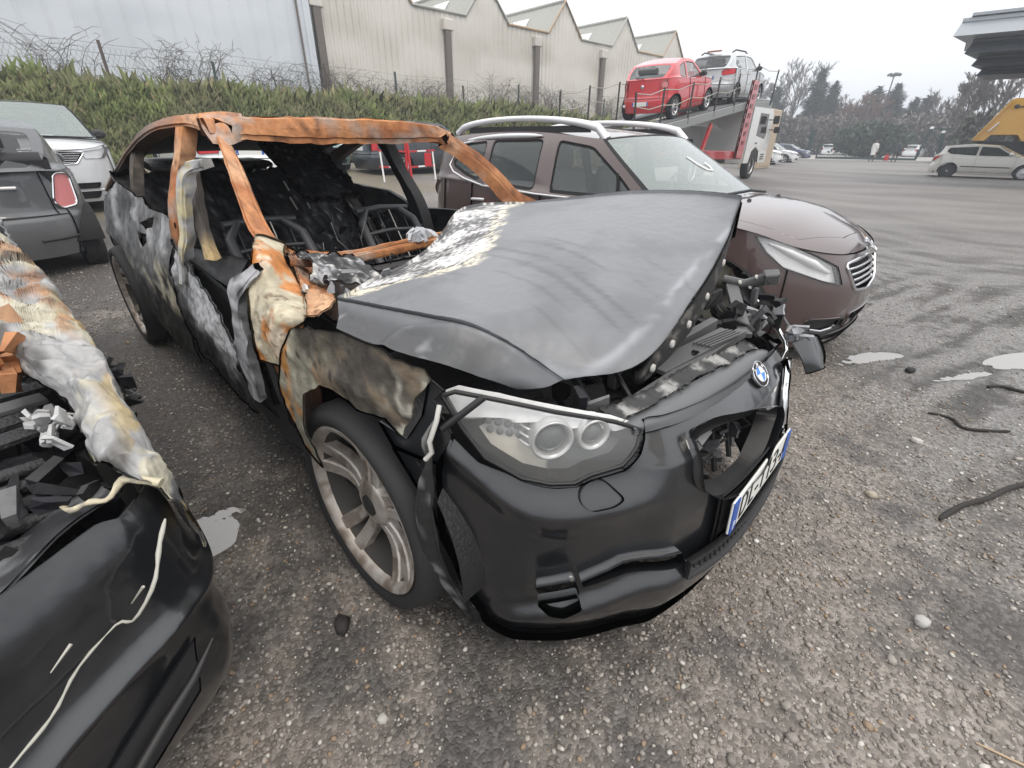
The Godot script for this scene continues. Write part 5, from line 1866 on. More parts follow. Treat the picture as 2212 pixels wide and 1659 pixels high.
	di.panel(rect(0, 0, 2, 1), patch([VV([-1.28, 0.985, 0.86, -1.15, 0.975, 0.80, -0.82, 0.985, 0.76]), VV([-1.18, 0.94, 0.885, -1.06, 0.90, 0.85, -0.92, 0.86, 0.82])]), 0.12, 0.02, [], func(p: Vector3, q: Vector2) -> Color: return Color(0.045, 0.046, 0.05).lerp(Color(0.11, 0.11, 0.115), smoothstep(-0.1, 0.4, nz(p, 10.0))))
	put("door_lining", di, M.burnt, o)
	var dl := MB.new()
	dl.panel(rect(0, 0, 1, 1), patch([VV([-1.2, 0.93, 0.86, -0.70, 0.86, 0.86]), VV([-1.2, 0.45, 0.86, -0.60, 0.45, 0.86])]), 0.2, 0.02)
	put("door_cavity", dl, M.char, o)
	member("melted_strip", VV([-0.52, 1.045, 0.86, -0.57, 1.005, 0.90, -0.63, 0.955, 0.925, -0.60, 0.885, 0.935, -0.63, 0.80, 0.94, -0.67, 0.70, 0.94, -0.62, 0.56, 0.94]), VV([-0.48, 1.03, 0.865, -0.49, 0.99, 0.90, -0.53, 0.94, 0.92, -0.54, 0.88, 0.93, -0.55, 0.80, 0.935, -0.55, 0.70, 0.935, -0.55, 0.56, 0.935]), Vector3(-0.01, 0, -0.03), M.burnt, o, func(p: Vector3) -> Color: return Color(0.42, 0.42, 0.44).lerp(Color(0.10, 0.10, 0.105), smoothstep(-0.05, 0.3, nz(p, 14.0))), 26, 0.012)
	# ---- rear door and quarter, torn and buckled
	var qp := V2([-3.45, 0.98, -3.1, 1.03, -2.90, 1.06, -2.53, 1.162, -2.22, 1.134, -1.89, 1.101, -1.75, 1.072, -1.60, 1.085, -1.47, 1.078, -1.42, 1.05, -1.50, 0.98, -1.47, 0.93, -1.46, 0.845, -1.56, 0.70, -1.60, 0.55, -1.58, 0.36, -2.3, 0.33, -2.45, 0.42, -2.49, 0.58, -2.52, 0.71, -2.64, 0.77, -2.74, 0.81, -2.92, 0.845, -3.2, 0.80, -3.36, 0.70, -3.42, 0.58, -3.6, 0.55, -3.6, 0.9])
	qp = jag(qp, 0.06, 0.012, 9.0)
	if Geometry2D.is_polygon_clockwise(qp):
		qp.reverse()
	var h1 := jag(V2([-2.03, 0.994, -1.90, 1.03, -1.78, 1.055, -1.83, 0.994, -1.97, 0.963]), 0.04, 0.012, 20.0)
	var h2p := jag(V2([-2.18, 0.939, -1.93, 0.960, -1.91, 0.920, -2.02, 0.873]), 0.04, 0.012, 20.0)
	var holes := []
	for h in [h1, h2p]:
		if Geometry2D.is_polygon_clockwise(h):
			h.reverse()
		holes.append(h)
	var qm := MB.new()
	qm.panel(qp, func(q: Vector2) -> Vector3:
		var d := 0.02 * nz(Vector3(q.x, q.y, 0), 3.0) + 0.008 * nz(Vector3(q.x, q.y, 3), 12.0)
		d += 0.03 * exp(-pow((q.y - 1.04) / 0.05, 2.0)) * nz1(Vector3(q.x, 0, 1), 5.0)
		return Vector3(q.x, q.y, side_z(q.x, q.y) + d), 0.03, 0.01, holes, c_side)
	put("rear_quarter", qm, M.burnt, o)
	var sl := MB.new()
	sl.panel(V2([-2.35, 0.34, -1.74, 0.36, -1.0, 0.44, -0.6, 0.50, -0.3, 0.53, -0.3, 0.42, -0.6, 0.34, -1.5, 0.24, -2.35, 0.22]), func(q: Vector2) -> Vector3: return Vector3(q.x, q.y, side_z(q.x, q.y) - 0.05), 0.1, 0.03)
	put("sill", sl, M.char, o)
	var tg := MB.new()
	tg.panel(V2([sh.rz(0.7), 0.95, sh.T, 0.97, 2 * sh.T - sh.rz(0.7), 0.95, 2 * sh.T - sh.rz(0.7), 0.3, sh.rz(0.7), 0.3]), sh.map(), 0.15, 0.02, [], c_side)
	put("tail_panel", tg, M.scorched, o)
	var lside := MB.new()
	lside.panel(V2([-3.6, 0.35, -0.1, 0.35, -0.1, 0.9, -0.7, 1.0, -1.8, 0.95, -2.02, 0.93, -2.15, 0.98, -2.33, 1.04, -2.9, 1.06, -3.5, 1.0]), func(q: Vector2) -> Vector3: return Vector3(q.x, q.y, -side_z(q.x, q.y) + 0.03 * nz(Vector3(q.x, q.y, 8), 4.0)), 0.1, 0.02, [], c_char, true)
	put("left_side", lside, M.burnt, o)
	# ---- the gutted inside
	var fl := MB.new()
	fl.box(xf(Vector3(-1.7, 0.36, 0)), Vector3(3.6, 0.06, 1.66))
	fl.box(xf(Vector3(-1.2, 0.46, 0)), Vector3(2.6, 0.2, 0.3), Color(-1, 0, 0), 0.04)
	put("floor_pan", fl, M.char, o)
	for q in [[-2.45, 0.42, 1.20, -0.52, 0.12], [-2.42, 1.02, 1.36, -0.40, -0.02], [-2.58, 0.45, 1.20, 0.10, 0.80], [-2.60, 0.42, 0.96, -0.80, -0.45]]:
		var bk := MB.new()
		var nx := 6.0
		bk.panel(jag(rect(0, 0, nx, 5), 0.5, 0.35, 1.3, q[0]), func(w: Vector2) -> Vector3:
			var p := Vector3(q[0] + (0.4 - w.y * 0.12), lerpf(q[1], q[2], w.y / 5.0), lerpf(q[3], q[4], w.x / nx))
			return p + Vector3(0.05 * nz(p, 5.0) + 0.025 * absf(sin(p.z * 34.0)) * smoothstep(1.1, 0.8, p.y), 0.02 * nz(p, 7.0), 0), 0.16, 0.05, [], c_char)
		put("rear_seat_back", bk, M.burnt, o)
	var cd := MB.new()
	shards(cd, rng, 90, Vector3(-2.3, 0.46, -0.7), Vector3(-0.95, 0.72, 0.7), 0.03, 0.11, c_char)
	shards(cd, rng, 40, Vector3(-2.3, 0.70, -0.75), Vector3(-1.7, 0.95, -0.1), 0.02, 0.07, c_char)
	kind(put("cabin_debris", cd, M.burnt, o), "stuff")
	for k in 26:
		var wb := MB.new()
		var a := Vector3(rng.randf_range(-2.2, -1.2), rng.randf_range(0.6, 1.0), rng.randf_range(-0.7, 0.6))
		wb.tube([a, a + Vector3(rng.randf_range(-0.1, 0.1), -0.1, rng.randf_range(-0.05, 0.05)), a + Vector3(rng.randf_range(-0.2, 0.2), rng.randf_range(-0.3, -0.15), rng.randf_range(-0.1, 0.1))], rng.randf_range(0.002, 0.005), 4)
		put("burnt_wire", wb, M.seat_steel if k % 3 else M.pale_bolt, o)
	member("parcel_shelf", VV([-2.8, 1.255, 0.60, -2.8, 1.25, 0.33, -2.8, 1.245, 0.1, -2.8, 1.24, -0.15]), VV([-2.75, 1.20, 0.60, -2.75, 1.19, 0.33, -2.75, 1.19, 0.1, -2.75, 1.205, -0.13]), Vector3(-0.3, 0.02, 0), M.burnt, o, func(p: Vector3) -> Color: return Color(0.07, 0.072, 0.075).lerp(Color(0.16, 0.16, 0.165), smoothstep(-0.1, 0.3, nz(p, 8.0))), 16, 0.006)
	for sg in [1.0, -1.0]:
		var zc: float = 0.38 * sg
		var st := sub("seat_frame", o)
		for k in [-0.2, 0.2]:
			var fb := MB.new()
			fb.tube([Vector3(-1.32, 0.50, zc + k), Vector3(-1.52, 0.72, zc + k), Vector3(-1.68, 0.92, zc + k * 0.95), Vector3(-1.74, 0.985, zc + k * 0.6)], [0.03, 0.03, 0.026, 0.02], 7)
			put("side_member", fb, M.seat_steel, st)
		for y in [0.70, 0.86, 0.985]:
			var cbm := MB.new()
			var x := lerpf(-1.50, -1.74, (y - 0.70) / 0.285)
			cbm.tube([Vector3(x, y, zc - 0.19), Vector3(x - 0.02, y + 0.01, zc), Vector3(x, y, zc + 0.19)], 0.02 if y > 0.9 else 0.012, 6)
			put("cross_member", cbm, M.seat_steel, st)
		for k in 4:
			var wb := MB.new()
			var z: float = zc - 0.14 + k * 0.09
			wb.tube([Vector3(-1.74, 0.98, z), Vector3(-1.60, 0.80, z + 0.01), Vector3(-1.38, 0.55, z + 0.02)], 0.004, 4)
			put("spring_wire", wb, M.pale_bolt if k == 1 else M.seat_steel, st)
		var pn := MB.new()
		pn.box(xf(Vector3(-1.25, 0.50, zc), Vector3(0, 0, 4)), Vector3(0.5, 0.10, 0.44), Color(-1, 0, 0), 0.03)
		put("seat_pan", pn, M.char, st)
	for q in [[-2.30, 1.14, -0.02, 1.08, -0.04], [-2.30, 1.17, -0.14, 1.11, -0.14], [-2.30, 1.04, -0.04, 0.96, -0.07], [-2.30, 1.03, -0.14, 0.96, -0.16]]:
		var wb := MB.new()
		wb.tube([Vector3(q[0], q[1], q[2]), Vector3(q[0] + 0.01, q[3], q[4])], 0.005, 4)
		put("seat_wire", wb, M.pale_bolt, o)
	# dashboard beam, scuttle, ash
	member("dash_beam", VV([-0.55, 1.045, 0.74, -0.65, 1.00, 0.64, -0.75, 0.965, 0.44, -0.80, 0.955, 0.23, -0.80, 0.965, -0.05, -0.8, 0.98, -0.4, -0.75, 1.0, -0.72]), VV([-0.55, 1.01, 0.74, -0.65, 0.97, 0.64, -0.75, 0.93, 0.44, -0.80, 0.92, 0.23, -0.80, 0.93, -0.05, -0.8, 0.95, -0.4, -0.75, 0.97, -0.72]), Vector3(-0.03, 0, 0), M.burnt, o, c_rust, 30)
	member("dash_beam", VV([-0.75, 1.01, 0.60, -0.82, 0.965, 0.41, -0.90, 0.95, 0.17, -0.90, 0.965, -0.11, -0.9, 0.97, -0.5]), VV([-0.75, 0.99, 0.60, -0.82, 0.945, 0.41, -0.90, 0.925, 0.17, -0.90, 0.94, -0.11, -0.9, 0.945, -0.5]), Vector3(-0.03, 0, 0), M.burnt, o, c_rust, 24)
	var sc := MB.new()
	sc.panel(rect(0, 0, 2, 1), patch([VV([-0.72, 0.90, 0.72, -0.80, 0.88, 0.0, -0.72, 0.92, -0.74]), VV([-0.30, 0.86, 0.74, -0.42, 0.88, 0.0, -0.35, 0.9, -0.74])]), 0.12, 0.02, [], func(p: Vector3, q: Vector2) -> Color: return Color(0.035, 0.024, 0.018).lerp(Color(0.09, 0.06, 0.04), smoothstep(-0.1, 0.3, nz(p, 9.0))))
	put("scuttle", sc, M.burnt, o)
	var fw := MB.new()
	fw.box(xf(Vector3(-0.72, 0.62, 0)), Vector3(0.08, 0.56, 1.6))
	put("firewall", fw, M.char, o)
	var ag := patch([VV([-0.68, 1.02, 0.67, -0.66, 1.01, 0.56, -0.63, 0.985, 0.46]), VV([-0.56, 1.0, 0.66, -0.52, 0.975, 0.58, -0.44, 0.945, 0.47]), VV([-0.52, 0.955, 0.70, -0.46, 0.945, 0.63, -0.40, 0.94, 0.55])])
	var am := MB.new()
	am.panel(jag(rect(0, 0, 2, 2), 0.14, 0.16, 4.0), func(q: Vector2) -> Vector3:
		var p: Vector3 = ag.call(q)
		return p + Vector3(0, 0.02 * nz1(p, 20.0), 0), 0.05, 0.006, [], c_ash)
	put("ash_covered_vent", am, M.burnt, o)
	var sh2 := MB.new()
	shards(sh2, rng, 34, Vector3(-0.7, 0.93, 0.30), Vector3(-0.32, 0.985, 0.80), 0.015, 0.045, c_ash)
	kind(put("ash_flakes", sh2, M.burnt, o), "stuff")
	var wsd := MB.new()
	shards(wsd, rng, 9, Vector3(-0.88, 0.97, -0.10), Vector3(-0.80, 1.0, 0.06), 0.03, 0.07, func(p: Vector3) -> Color: return Color(0.55, 0.57, 0.6))
	kind(put("glass_slag", wsd, M.burnt, o), "stuff")
	# ---- engine bay
	var eb := MB.new()
	eb.box(xf(Vector3(-0.05, 0.50, 0)), Vector3(1.15, 0.4, 1.2), Color(-1, 0, 0), 0.06)
	eb.box(xf(Vector3(0.05, 0.70, -0.1), Vector3(0, 8, 3)), Vector3(0.6, 0.12, 0.5), Color(-1, 0, 0), 0.04)
	put("engine_block", eb, M.char, o)
	var ib := MB.new()
	ib.panel(rect(0, 0, 1, 1), patch([VV([0.30, 0.84, 0.84, 0.62, 0.74, 0.45]), VV([0.25, 0.45, 0.80, 0.60, 0.45, 0.40])]), 0.2, 0.0)
	put("lamp_back", ib, M.black, o)
	var jb := MB.new()
	shards(jb, rng, 70, Vector3(0.30, 0.66, -0.15), Vector3(0.60, 0.79, 0.55), 0.03, 0.09, c_char)
	shards(jb, rng, 60, Vector3(0.25, 0.70, -0.80), Vector3(0.60, 0.84, -0.1), 0.03, 0.09, c_char)
	shards(jb, rng, 26, Vector3(0.45, 0.74, -0.75), Vector3(0.62, 0.80, -0.40), 0.02, 0.06, c_ash)
	kind(put("engine_bay_debris", jb, M.burnt, o), "stuff")
	for q in [[0.575, 0.785, 0.42, 0.60, 0.795, -0.30, 0.035, 0.03], [0.53, 0.80, 0.20, 0.585, 0.815, -0.22, 0.07, 0.015], [0.45, 0.77, 0.3, 0.5, 0.80, -0.3, 0.03, 0.05], [0.40, 0.84, -0.72, 0.60, 0.77, -0.35, 0.05, 0.02]]:
		var mb := MB.new()
		bar(mb, Vector3(q[0], q[1], q[2]), Vector3(q[3], q[4], q[5]), q[6], q[7])
		put("radiator_support", mb, M.bay_grey, o)
	for k in 5:
		var mb := MB.new()
		var a := Vector3(0.545 + k * 0.012, 0.822, -0.02 - k * 0.002)
		bar(mb, a, a + Vector3(0.035, 0.004, -0.19), 0.005, 0.006)
		put("slat", mb, M.bay_grey, o)
	for k in 7:
		var mb := MB.new()
		var a := Vector3(rng.randf_range(0.3, 0.55), 0.76, rng.randf_range(-0.6, 0.4))
		mb.tube([a, a + Vector3(rng.randf_range(-0.1, 0.1), 0.06, rng.randf_range(-0.1, 0.1)), a + Vector3(rng.randf_range(-0.15, 0.1), 0.03, rng.randf_range(-0.2, 0.2)), a + Vector3(rng.randf_range(-0.15, 0.1), -0.06, rng.randf_range(-0.2, 0.2))], rng.randf_range(0.004, 0.012), 6)
		put("burnt_hose", mb, M.char, o)
	# left front corner: bracket, lamp frame, torn wing tip
	var bkt := MB.new()
	bkt.tube(VV([0.36, 0.86, -0.72, 0.44, 0.85, -0.74, 0.48, 0.865, -0.75, 0.53, 0.895, -0.75]), [0.02, 0.022, 0.024, 0.03], 6)
	bkt.box(xf(Vector3(0.535, 0.895, -0.755), Vector3(20, 30, 10)), Vector3(0.06, 0.05, 0.05), Color(-1, 0, 0), 0.006)
	put("lamp_bracket", bkt, M.bay_grey, o)
	var bk5 := MB.new()
	bar(bk5, Vector3(0.49, 0.84, -0.75), Vector3(0.50, 0.72, -0.75), 0.04, 0.02, Vector3.RIGHT)
	put("bracket_leg", bk5, M.bay_grey, o)
	for k in 3:
		var mb := MB.new()
		var p: Vector3 = VV([0.485, 0.89, -0.735, 0.47, 0.845, -0.735, 0.43, 0.86, -0.72])[k]
		mb.lathe(Transform3D(Basis.from_euler(Vector3(0.5, 0, -0.9)), p), [Vector2(0.010, 0), Vector2(0.009, 0.005), Vector2(0.001, 0.007)], 8)
		put("bolt", mb, M.pale_bolt, o)
	var ca := MB.new()
	ca.tube(VV([0.48, 0.765, -0.85, 0.54, 0.725, -0.82, 0.60, 0.68, -0.80, 0.65, 0.635, -0.78, 0.67, 0.605, -0.75, 0.67, 0.575, -0.72]), [0.006, 0.010, 0.011, 0.010, 0.009, 0.004], 7)
	put("lamp_trim_arc", ca, M.chrome, o)
	var ca2 := MB.new()
	ca2.tube(VV([0.52, 0.77, -0.87, 0.60, 0.72, -0.84, 0.68, 0.655, -0.80, 0.70, 0.62, -0.76]), 0.007, 6)
	put("lamp_trim_arc", ca2, M.bay_grey, o)
	var wt := patch([VV([0.69, 0.66, -0.70, 0.73, 0.685, -0.79, 0.74, 0.67, -0.87]), VV([0.74, 0.60, -0.70, 0.785, 0.60, -0.77, 0.79, 0.60, -0.86]), VV([0.77, 0.53, -0.72, 0.815, 0.555, -0.79, 0.80, 0.54, -0.86])])
	var wtm := MB.new()
	wtm.panel(V2([0, 0, 2, 0.2, 1.9, 2, 0.1, 1.8]), wt, 0.2, 0.006)
	put("torn_wing_tip", wtm, M.black_paint, o)
	var tp := MB.new()
	shards(tp, rng, 8, Vector3(0.64, 0.66, -0.82), Vector3(0.72, 0.70, -0.70), 0.03, 0.06, c_ash)
	kind(put("torn_bracket_bits", tp, M.burnt, o), "stuff")
	var lw := MB.new()
	lw.panel(V2([-1.0, 0.80, -1.06, 0.88, -1.3, 0.93, -1.7, 0.95, -1.7, 0.5, -1.58, 0.62, -1.42, 0.72, -1.25, 0.66, -1.12, 0.5, -1.06, 0.5]), sh.map(), 0.06, 0.01, [], c_wing)
	put("front_wing", lw, M.burnt, o)

func more_materials() -> void:
	M.black_plastic = mat(0.014, 0.014, 0.015, 0.5)
	M.nose_grey = mat(0.105, 0.109, 0.114, 0.42)
	M.bent_slat = mat(0.30, 0.30, 0.29, 0.5)
	M.fog_lens = mat(0.20, 0.215, 0.215, 0.25)
	M.fog_lens.clearcoat_enabled = true
	M.fog_lens.clearcoat = 0.6
	M.ring = mat(0.55, 0.55, 0.54, 0.3, 0.5)
	M.dark_lens = mat(0.06, 0.065, 0.065, 0.08)
	M.cell_grey = mat(0.20, 0.20, 0.195, 0.4)
	M.milky_lens = glass(0.80, 0.81, 0.80, 0.10)
	M.pale_bolt = mat(0.50, 0.49, 0.46, 0.5)
	M.bay_grey = mat(0.10, 0.10, 0.102, 0.5)
	M.seat_steel = mat(0.055, 0.057, 0.062, 0.5, 0.4)
	M.cream = mat(0.42, 0.41, 0.365, 0.5)
	M.sky_pane = mat(0.72, 0.74, 0.74, 0.3)
	M.rust_edge = mat(0.40, 0.30, 0.20, 0.7)
	M.green_post = mat(0.05, 0.075, 0.07, 0.6)
	M.wire = mat(0.20, 0.21, 0.20, 0.6)
	M.track = mat(0.16, 0.165, 0.17, 0.6, 0.3)
	M.panel_grey = mat(0.50, 0.50, 0.49, 0.6)
	M.rope = mat(0.40, 0.38, 0.34, 0.8)
	M.brown_lens = mat(0.36, 0.13, 0.08, 0.3)
	M.gate_green = mat(0.012, 0.040, 0.034, 0.6)
	M.grey_twig = mat(0.155, 0.135, 0.125, 0.9)
	M.brown_twig = mat(0.17, 0.105, 0.08, 0.9)
	M.dark_wood = mat(0.022, 0.019, 0.017, 0.8)
	M.stone = mat(1, 1, 1, 0.75)
	M.stone.vertex_color_use_as_albedo = true
	M.badge_blue = mat(0.06, 0.22, 0.60, 0.3)

# ------------------------------------------------------------------ the second wreck, cut by the left edge of the picture
func c_wing2(p: Vector3, _q := Vector2.ZERO) -> Color:
	var l := Vector3(p.x * 0.5, p.y, p.z)
	var f := nz(l, 4.0)
	var g := nz(p + Vector3(1, 5, 2), 16.0)
	var c := Color(0.42, 0.42, 0.42).lerp(Color(0.11, 0.11, 0.113), smoothstep(-0.12, 0.35, f + 0.15 * g))
	c = c.lerp(Color(0.60, 0.56, 0.43), smoothstep(0.06, 0.26, nz(l + Vector3(7, 2, 3), 4.2) + 0.2 * g) * 0.85)
	c = c.lerp(Color(0.50, 0.37, 0.16), smoothstep(0.12, 0.25, nz(l + Vector3(1, 6, 3), 5.0) + 0.1 * g) * smoothstep(1.36, 1.31, p.z) * 0.7)
	c = c.lerp(Color(0.42, 0.19, 0.07), smoothstep(0.08, 0.24, nz(l + Vector3(3, 3, 9), 4.6) + 0.25 * g) * smoothstep(-0.25, -0.7, p.x) * 0.7)
	return c.lerp(Color(0.06, 0.052, 0.045), smoothstep(0.20, 0.42, nz(l + Vector3(8, 2, 2), 4.0)) * 0.8)

func build_second_wreck() -> void:
	var off := Vector3(-0.5, 0, 2.25)
	var b := Basis(Vector3.UP, -0.749)
	var o := thing("burnt_car", "burnt-out black car at the left edge with melted bumper and open engine bay", "car wreck", Vector3(0.161, 0, -1.718) + b * off, -0.749)
	var P := func(a: Array) -> Array:
		var r := VV(a)
		for i in r.size():
			r[i] -= off
		return r
	# wing: outer edge, crest, inner edge
	var outer: Array = P.call([-1.93, 1.02, 1.37, -1.44, 0.99, 1.33, -1.07, 0.96, 1.31, -0.75, 0.93, 1.30, -0.48, 0.90, 1.30, -0.30, 0.87, 1.30, -0.14, 0.84, 1.30, -0.04, 0.80, 1.30, 0.07, 0.77, 1.31])
	var crest: Array = P.call([-1.05, 1.0, 1.43, -0.85, 0.98, 1.40, -0.68, 0.965, 1.385, -0.45, 0.945, 1.355, -0.33, 0.925, 1.345, -0.17, 0.90, 1.345, -0.06, 0.875, 1.345, 0.02, 0.845, 1.345, 0.07, 0.815, 1.335])
	var inner: Array = P.call([-0.62, 0.97, 1.46, -0.50, 0.96, 1.43, -0.38, 0.95, 1.40, -0.32, 0.935, 1.375, -0.25, 0.915, 1.365, -0.16, 0.89, 1.37, -0.09, 0.865, 1.38, -0.03, 0.84, 1.385, 0.01, 0.82, 1.36])
	var skirt := []
	var under := []
	for i in outer.size():
		skirt.append(outer[i] + Vector3(0.0, -0.16, -0.012))
		under.append(inner[i] + Vector3(-0.02, -0.07, 0.02))
	var wg := patch([skirt, outer, crest, inner, under])
	var wm := MB.new()
	wm.panel(jag(V2([0, 0, 8, 0, 8, 2.6, 7.4, 3.0, 6.6, 3.3, 6, 4, 0, 4]), 0.3, 0.06, 2.0), func(q: Vector2) -> Vector3:
		var p: Vector3 = wg.call(q)
		return p + Vector3(0, 0.020 * nz(p + off, 6.0) - 0.045 * absf(nz1(p, 6.0)) + 0.004 * nz1(p, 24.0), 0.02 * nz(p, 6.0)), 0.05, 0.005, [], func(p: Vector3, q: Vector2) -> Color: return c_wing2(p + off, q))
	put("front_wing", wm, M.burnt, o)
	# bumper skin as rows from the sill to the melted top
	var cols := [[-0.55, 1.31], [-0.10, 1.30], [0.06, 1.32], [0.125, 1.375], [0.18, 1.46], [0.245, 1.56], [0.33, 1.68], [0.45, 1.92], [0.52, 2.25], [0.45, 2.6], [0.2, 3.05]]
	var rows := []
	for r in [[0.16, -0.07], [0.24, 0.0], [0.34, 0.03], [0.44, 0.02], [0.505, 0.022], [0.535, 0.05], [0.57, 0.018], [0.65, -0.005], [0.72, -0.02], [0.78, -0.05]]:
		var row := []
		for i in cols.size():
			var c: Array = cols[i]
			var d := Vector2(1.0, 0.0).lerp(Vector2(0.0, -1.0), clampf(1.0 - i / 6.0, 0.0, 1.0)).normalized()
			row.append(Vector3(c[0] + d.x * r[1], r[0], c[1] + d.y * r[1] * 0.6) - off)
		rows.append(row)
	var bp := patch(rows)
	var bm := MB.new()
	bm.panel(V2([0, 0, 10, 0, 10, 9, 3.4, 9, 3.0, 8.7, 2.2, 8.9, 0.5, 8.4, 0.4, 3.0]), func(q: Vector2) -> Vector3:
		var p: Vector3 = bp.call(q)
		return p + Vector3(0.005 * nz(p, 5.0), 0.004 * nz(p + Vector3(4, 0, 0), 5.0), 0), 0.12, 0.006)
	put("front_bumper", bm, M.black_paint, o)
	# sooty shelf behind the bumper edge, where the lamp stood
	var sg := patch([P.call([0.03, 0.775, 1.37, 0.07, 0.77, 1.46, 0.17, 0.765, 1.55, 0.30, 0.76, 1.68, 0.42, 0.76, 1.92]), P.call([-0.02, 0.765, 1.39, 0.0, 0.75, 1.47, 0.08, 0.73, 1.56, 0.2, 0.72, 1.70, 0.32, 0.72, 1.94]), P.call([-0.08, 0.75, 1.40, -0.10, 0.72, 1.48, -0.04, 0.70, 1.58, 0.06, 0.69, 1.73, 0.2, 0.7, 1.96])])
	var sm := MB.new()
	sm.panel(jag(rect(0, 0, 4, 2), 0.2, 0.07, 3.0), sg, 0.08, 0.006, [], func(p: Vector3, q: Vector2) -> Color: return Color(0.030, 0.031, 0.034).lerp(Color(0.17, 0.175, 0.18), smoothstep(0.05, 0.45, nz(p, 9.0))))
	put("lamp_shelf", sm, M.scorched, o)
	var rim := MB.new()
	var rp: Array = resample(P.call([0.075, 0.79, 1.315, 0.045, 0.80, 1.345, 0.02, 0.795, 1.365, 0.05, 0.785, 1.395, 0.035, 0.785, 1.42, 0.02, 0.775, 1.45, -0.04, 0.775, 1.462]), 22)
	var rr := []
	for i in 22:
		rr.append(0.004 + 0.008 * absf(nz1(rp[i], 30.0)) + (0.004 if i < 9 else 0.0))
	rim.tube(rp, rr, 8, Color.WHITE, true, 0.8, Vector3.UP, func(p: Vector3) -> Color: return Color(0.58, 0.52, 0.38).lerp(Color(0.28, 0.25, 0.2), smoothstep(-0.1, 0.3, nz1(p, 25.0))))
	put("melted_rim", rim, M.burnt, o)
	var lift := func(a: Array) -> Array:
		for i in a.size():
			a[i] += Vector3(0.022, 0.006, -0.012)
		return a
	var line := MB.new()
	line.tube(lift.call(resample(P.call([0.085, 0.725, 1.345, 0.12, 0.70, 1.37, 0.165, 0.66, 1.40, 0.175, 0.615, 1.445, 0.16, 0.612, 1.47, 0.205, 0.607, 1.53, 0.255, 0.60, 1.565, 0.29, 0.60, 1.60, 0.34, 0.60, 1.67, 0.46, 0.6, 1.92]), 30)), [0.002, 0.004, 0.005, 0.004, 0.005, 0.003, 0.004, 0.004, 0.003, 0.003, 0.002, 0.003, 0.003, 0.002, 0.002, 0.003, 0.002, 0.003, 0.002, 0.003, 0.002, 0.003, 0.003, 0.002, 0.002, 0.003, 0.002, 0.003, 0.003, 0.002], 6)
	put("melted_trim_line", line, M.cream, o)
	for q in [[0.165, 0.665, 1.415, 0.15, 0.63, 1.44], [0.21, 0.665, 1.52, 0.235, 0.655, 1.55]]:
		var mb := MB.new()
		mb.tube(lift.call([Vector3(q[0], q[1], q[2]) - off, Vector3(q[3], q[4], q[5]) - off]), [0.003, 0.001], 5)
		put("melted_drip", mb, M.cream, o)
	var tr := MB.new()
	tr.tube(P.call([0.185, 0.46, 1.345, 0.215, 0.42, 1.40, 0.24, 0.39, 1.46, 0.30, 0.36, 1.55, 0.38, 0.34, 1.68]), [0.003, 0.010, 0.012, 0.012, 0.01], 7)
	put("bumper_trim", tr, M.black_plastic, o)
	var fog := MB.new()
	fog.panel(V2([3.1, 3.2, 3.5, 2.0, 5.5, 1.3, 6.8, 1.6, 5.0, 2.6]), func(q: Vector2) -> Vector3: return (bp.call(q) as Vector3) + Vector3(0.004, 0.0, -0.003), 0.15, 0.004)
	put("fog_light_blank", fog, M.trim, o)
	# engine bay
	var rng := RandomNumberGenerator.new()
	rng.seed = 23
	var eb := MB.new()
	eb.box(xf(Vector3(-0.45, 0.50, 1.95) - off), Vector3(0.9, 0.36, 1.1), Color(-1, 0, 0), 0.05)
	eb.box(xf(Vector3(-0.40, 0.70, 1.72) - off, Vector3(0, 12, 4)), Vector3(0.36, 0.16, 0.3), Color(-1, 0, 0), 0.03)
	put("engine_block", eb, M.char, o)
	var sh := MB.new()
	shards(sh, rng, 120, Vector3(-0.75, 0.66, 1.42) - off, Vector3(-0.02, 0.80, 1.85) - off, 0.03, 0.10, c_char)
	shards(sh, rng, 22, Vector3(-0.35, 0.80, 1.40) - off, Vector3(-0.2, 0.86, 1.46) - off, 0.015, 0.04, func(p: Vector3) -> Color: return Color(0.5, 0.5, 0.5))
	kind(put("engine_bay_debris", sh, M.burnt, o), "stuff")
	for k in 5:
		var mb := MB.new()
		var y := 0.70 + 0.012 * k
		var x := -0.05 - k * 0.05
		mb.tube([Vector3(x, y, 1.47) - off, Vector3(x + 0.02, y + 0.012, 1.56) - off, Vector3(x + 0.05, y, 1.72) - off], 0.016, 8)
		put("burnt_hose", mb, M.char, o)
	for k in 4:
		var mb := MB.new()
		bar(mb, Vector3(-0.62 + k * 0.09, 0.79, 1.42 + 0.01 * k) - off, Vector3(-0.58 + k * 0.1, 0.80, 1.70) - off, 0.06, 0.012)
		put("charred_cover", mb, M.bay_grey if k == 1 else M.char, o)
	var rs := MB.new()
	shards(rs, rng, 16, Vector3(-0.75, 0.86, 1.41) - off, Vector3(-0.40, 0.96, 1.50) - off, 0.04, 0.09, func(p: Vector3) -> Color: return c_rust(p).lerp(Color(0.5, 0.42, 0.28), 0.4 * rng.randf()))
	kind(put("inner_wing_scraps", rs, M.burnt, o), "stuff")
	var cl := MB.new()
	shards(cl, rng, 46, Vector3(-0.54, 0.76, 1.265) - off, Vector3(-0.38, 0.85, 1.30) - off, 0.012, 0.04, c_char)
	kind(put("charred_mirror", cl, M.burnt, o), "stuff")
	wheel(o, Vector3(-0.55, 0.36, 1.45) - off, 0.31, 0.21, 0.22, "five", M.dirty_alloy, false)
	wheel(o, Vector3(-0.55, 0.36, 3.05) - off, 0.31, 0.21, 0.22, "five", M.dirty_alloy, true)
	wheel(o, Vector3(-3.15, 0.36, 1.45) - off, 0.31, 0.21, 0.22, "five", M.dirty_alloy, false)
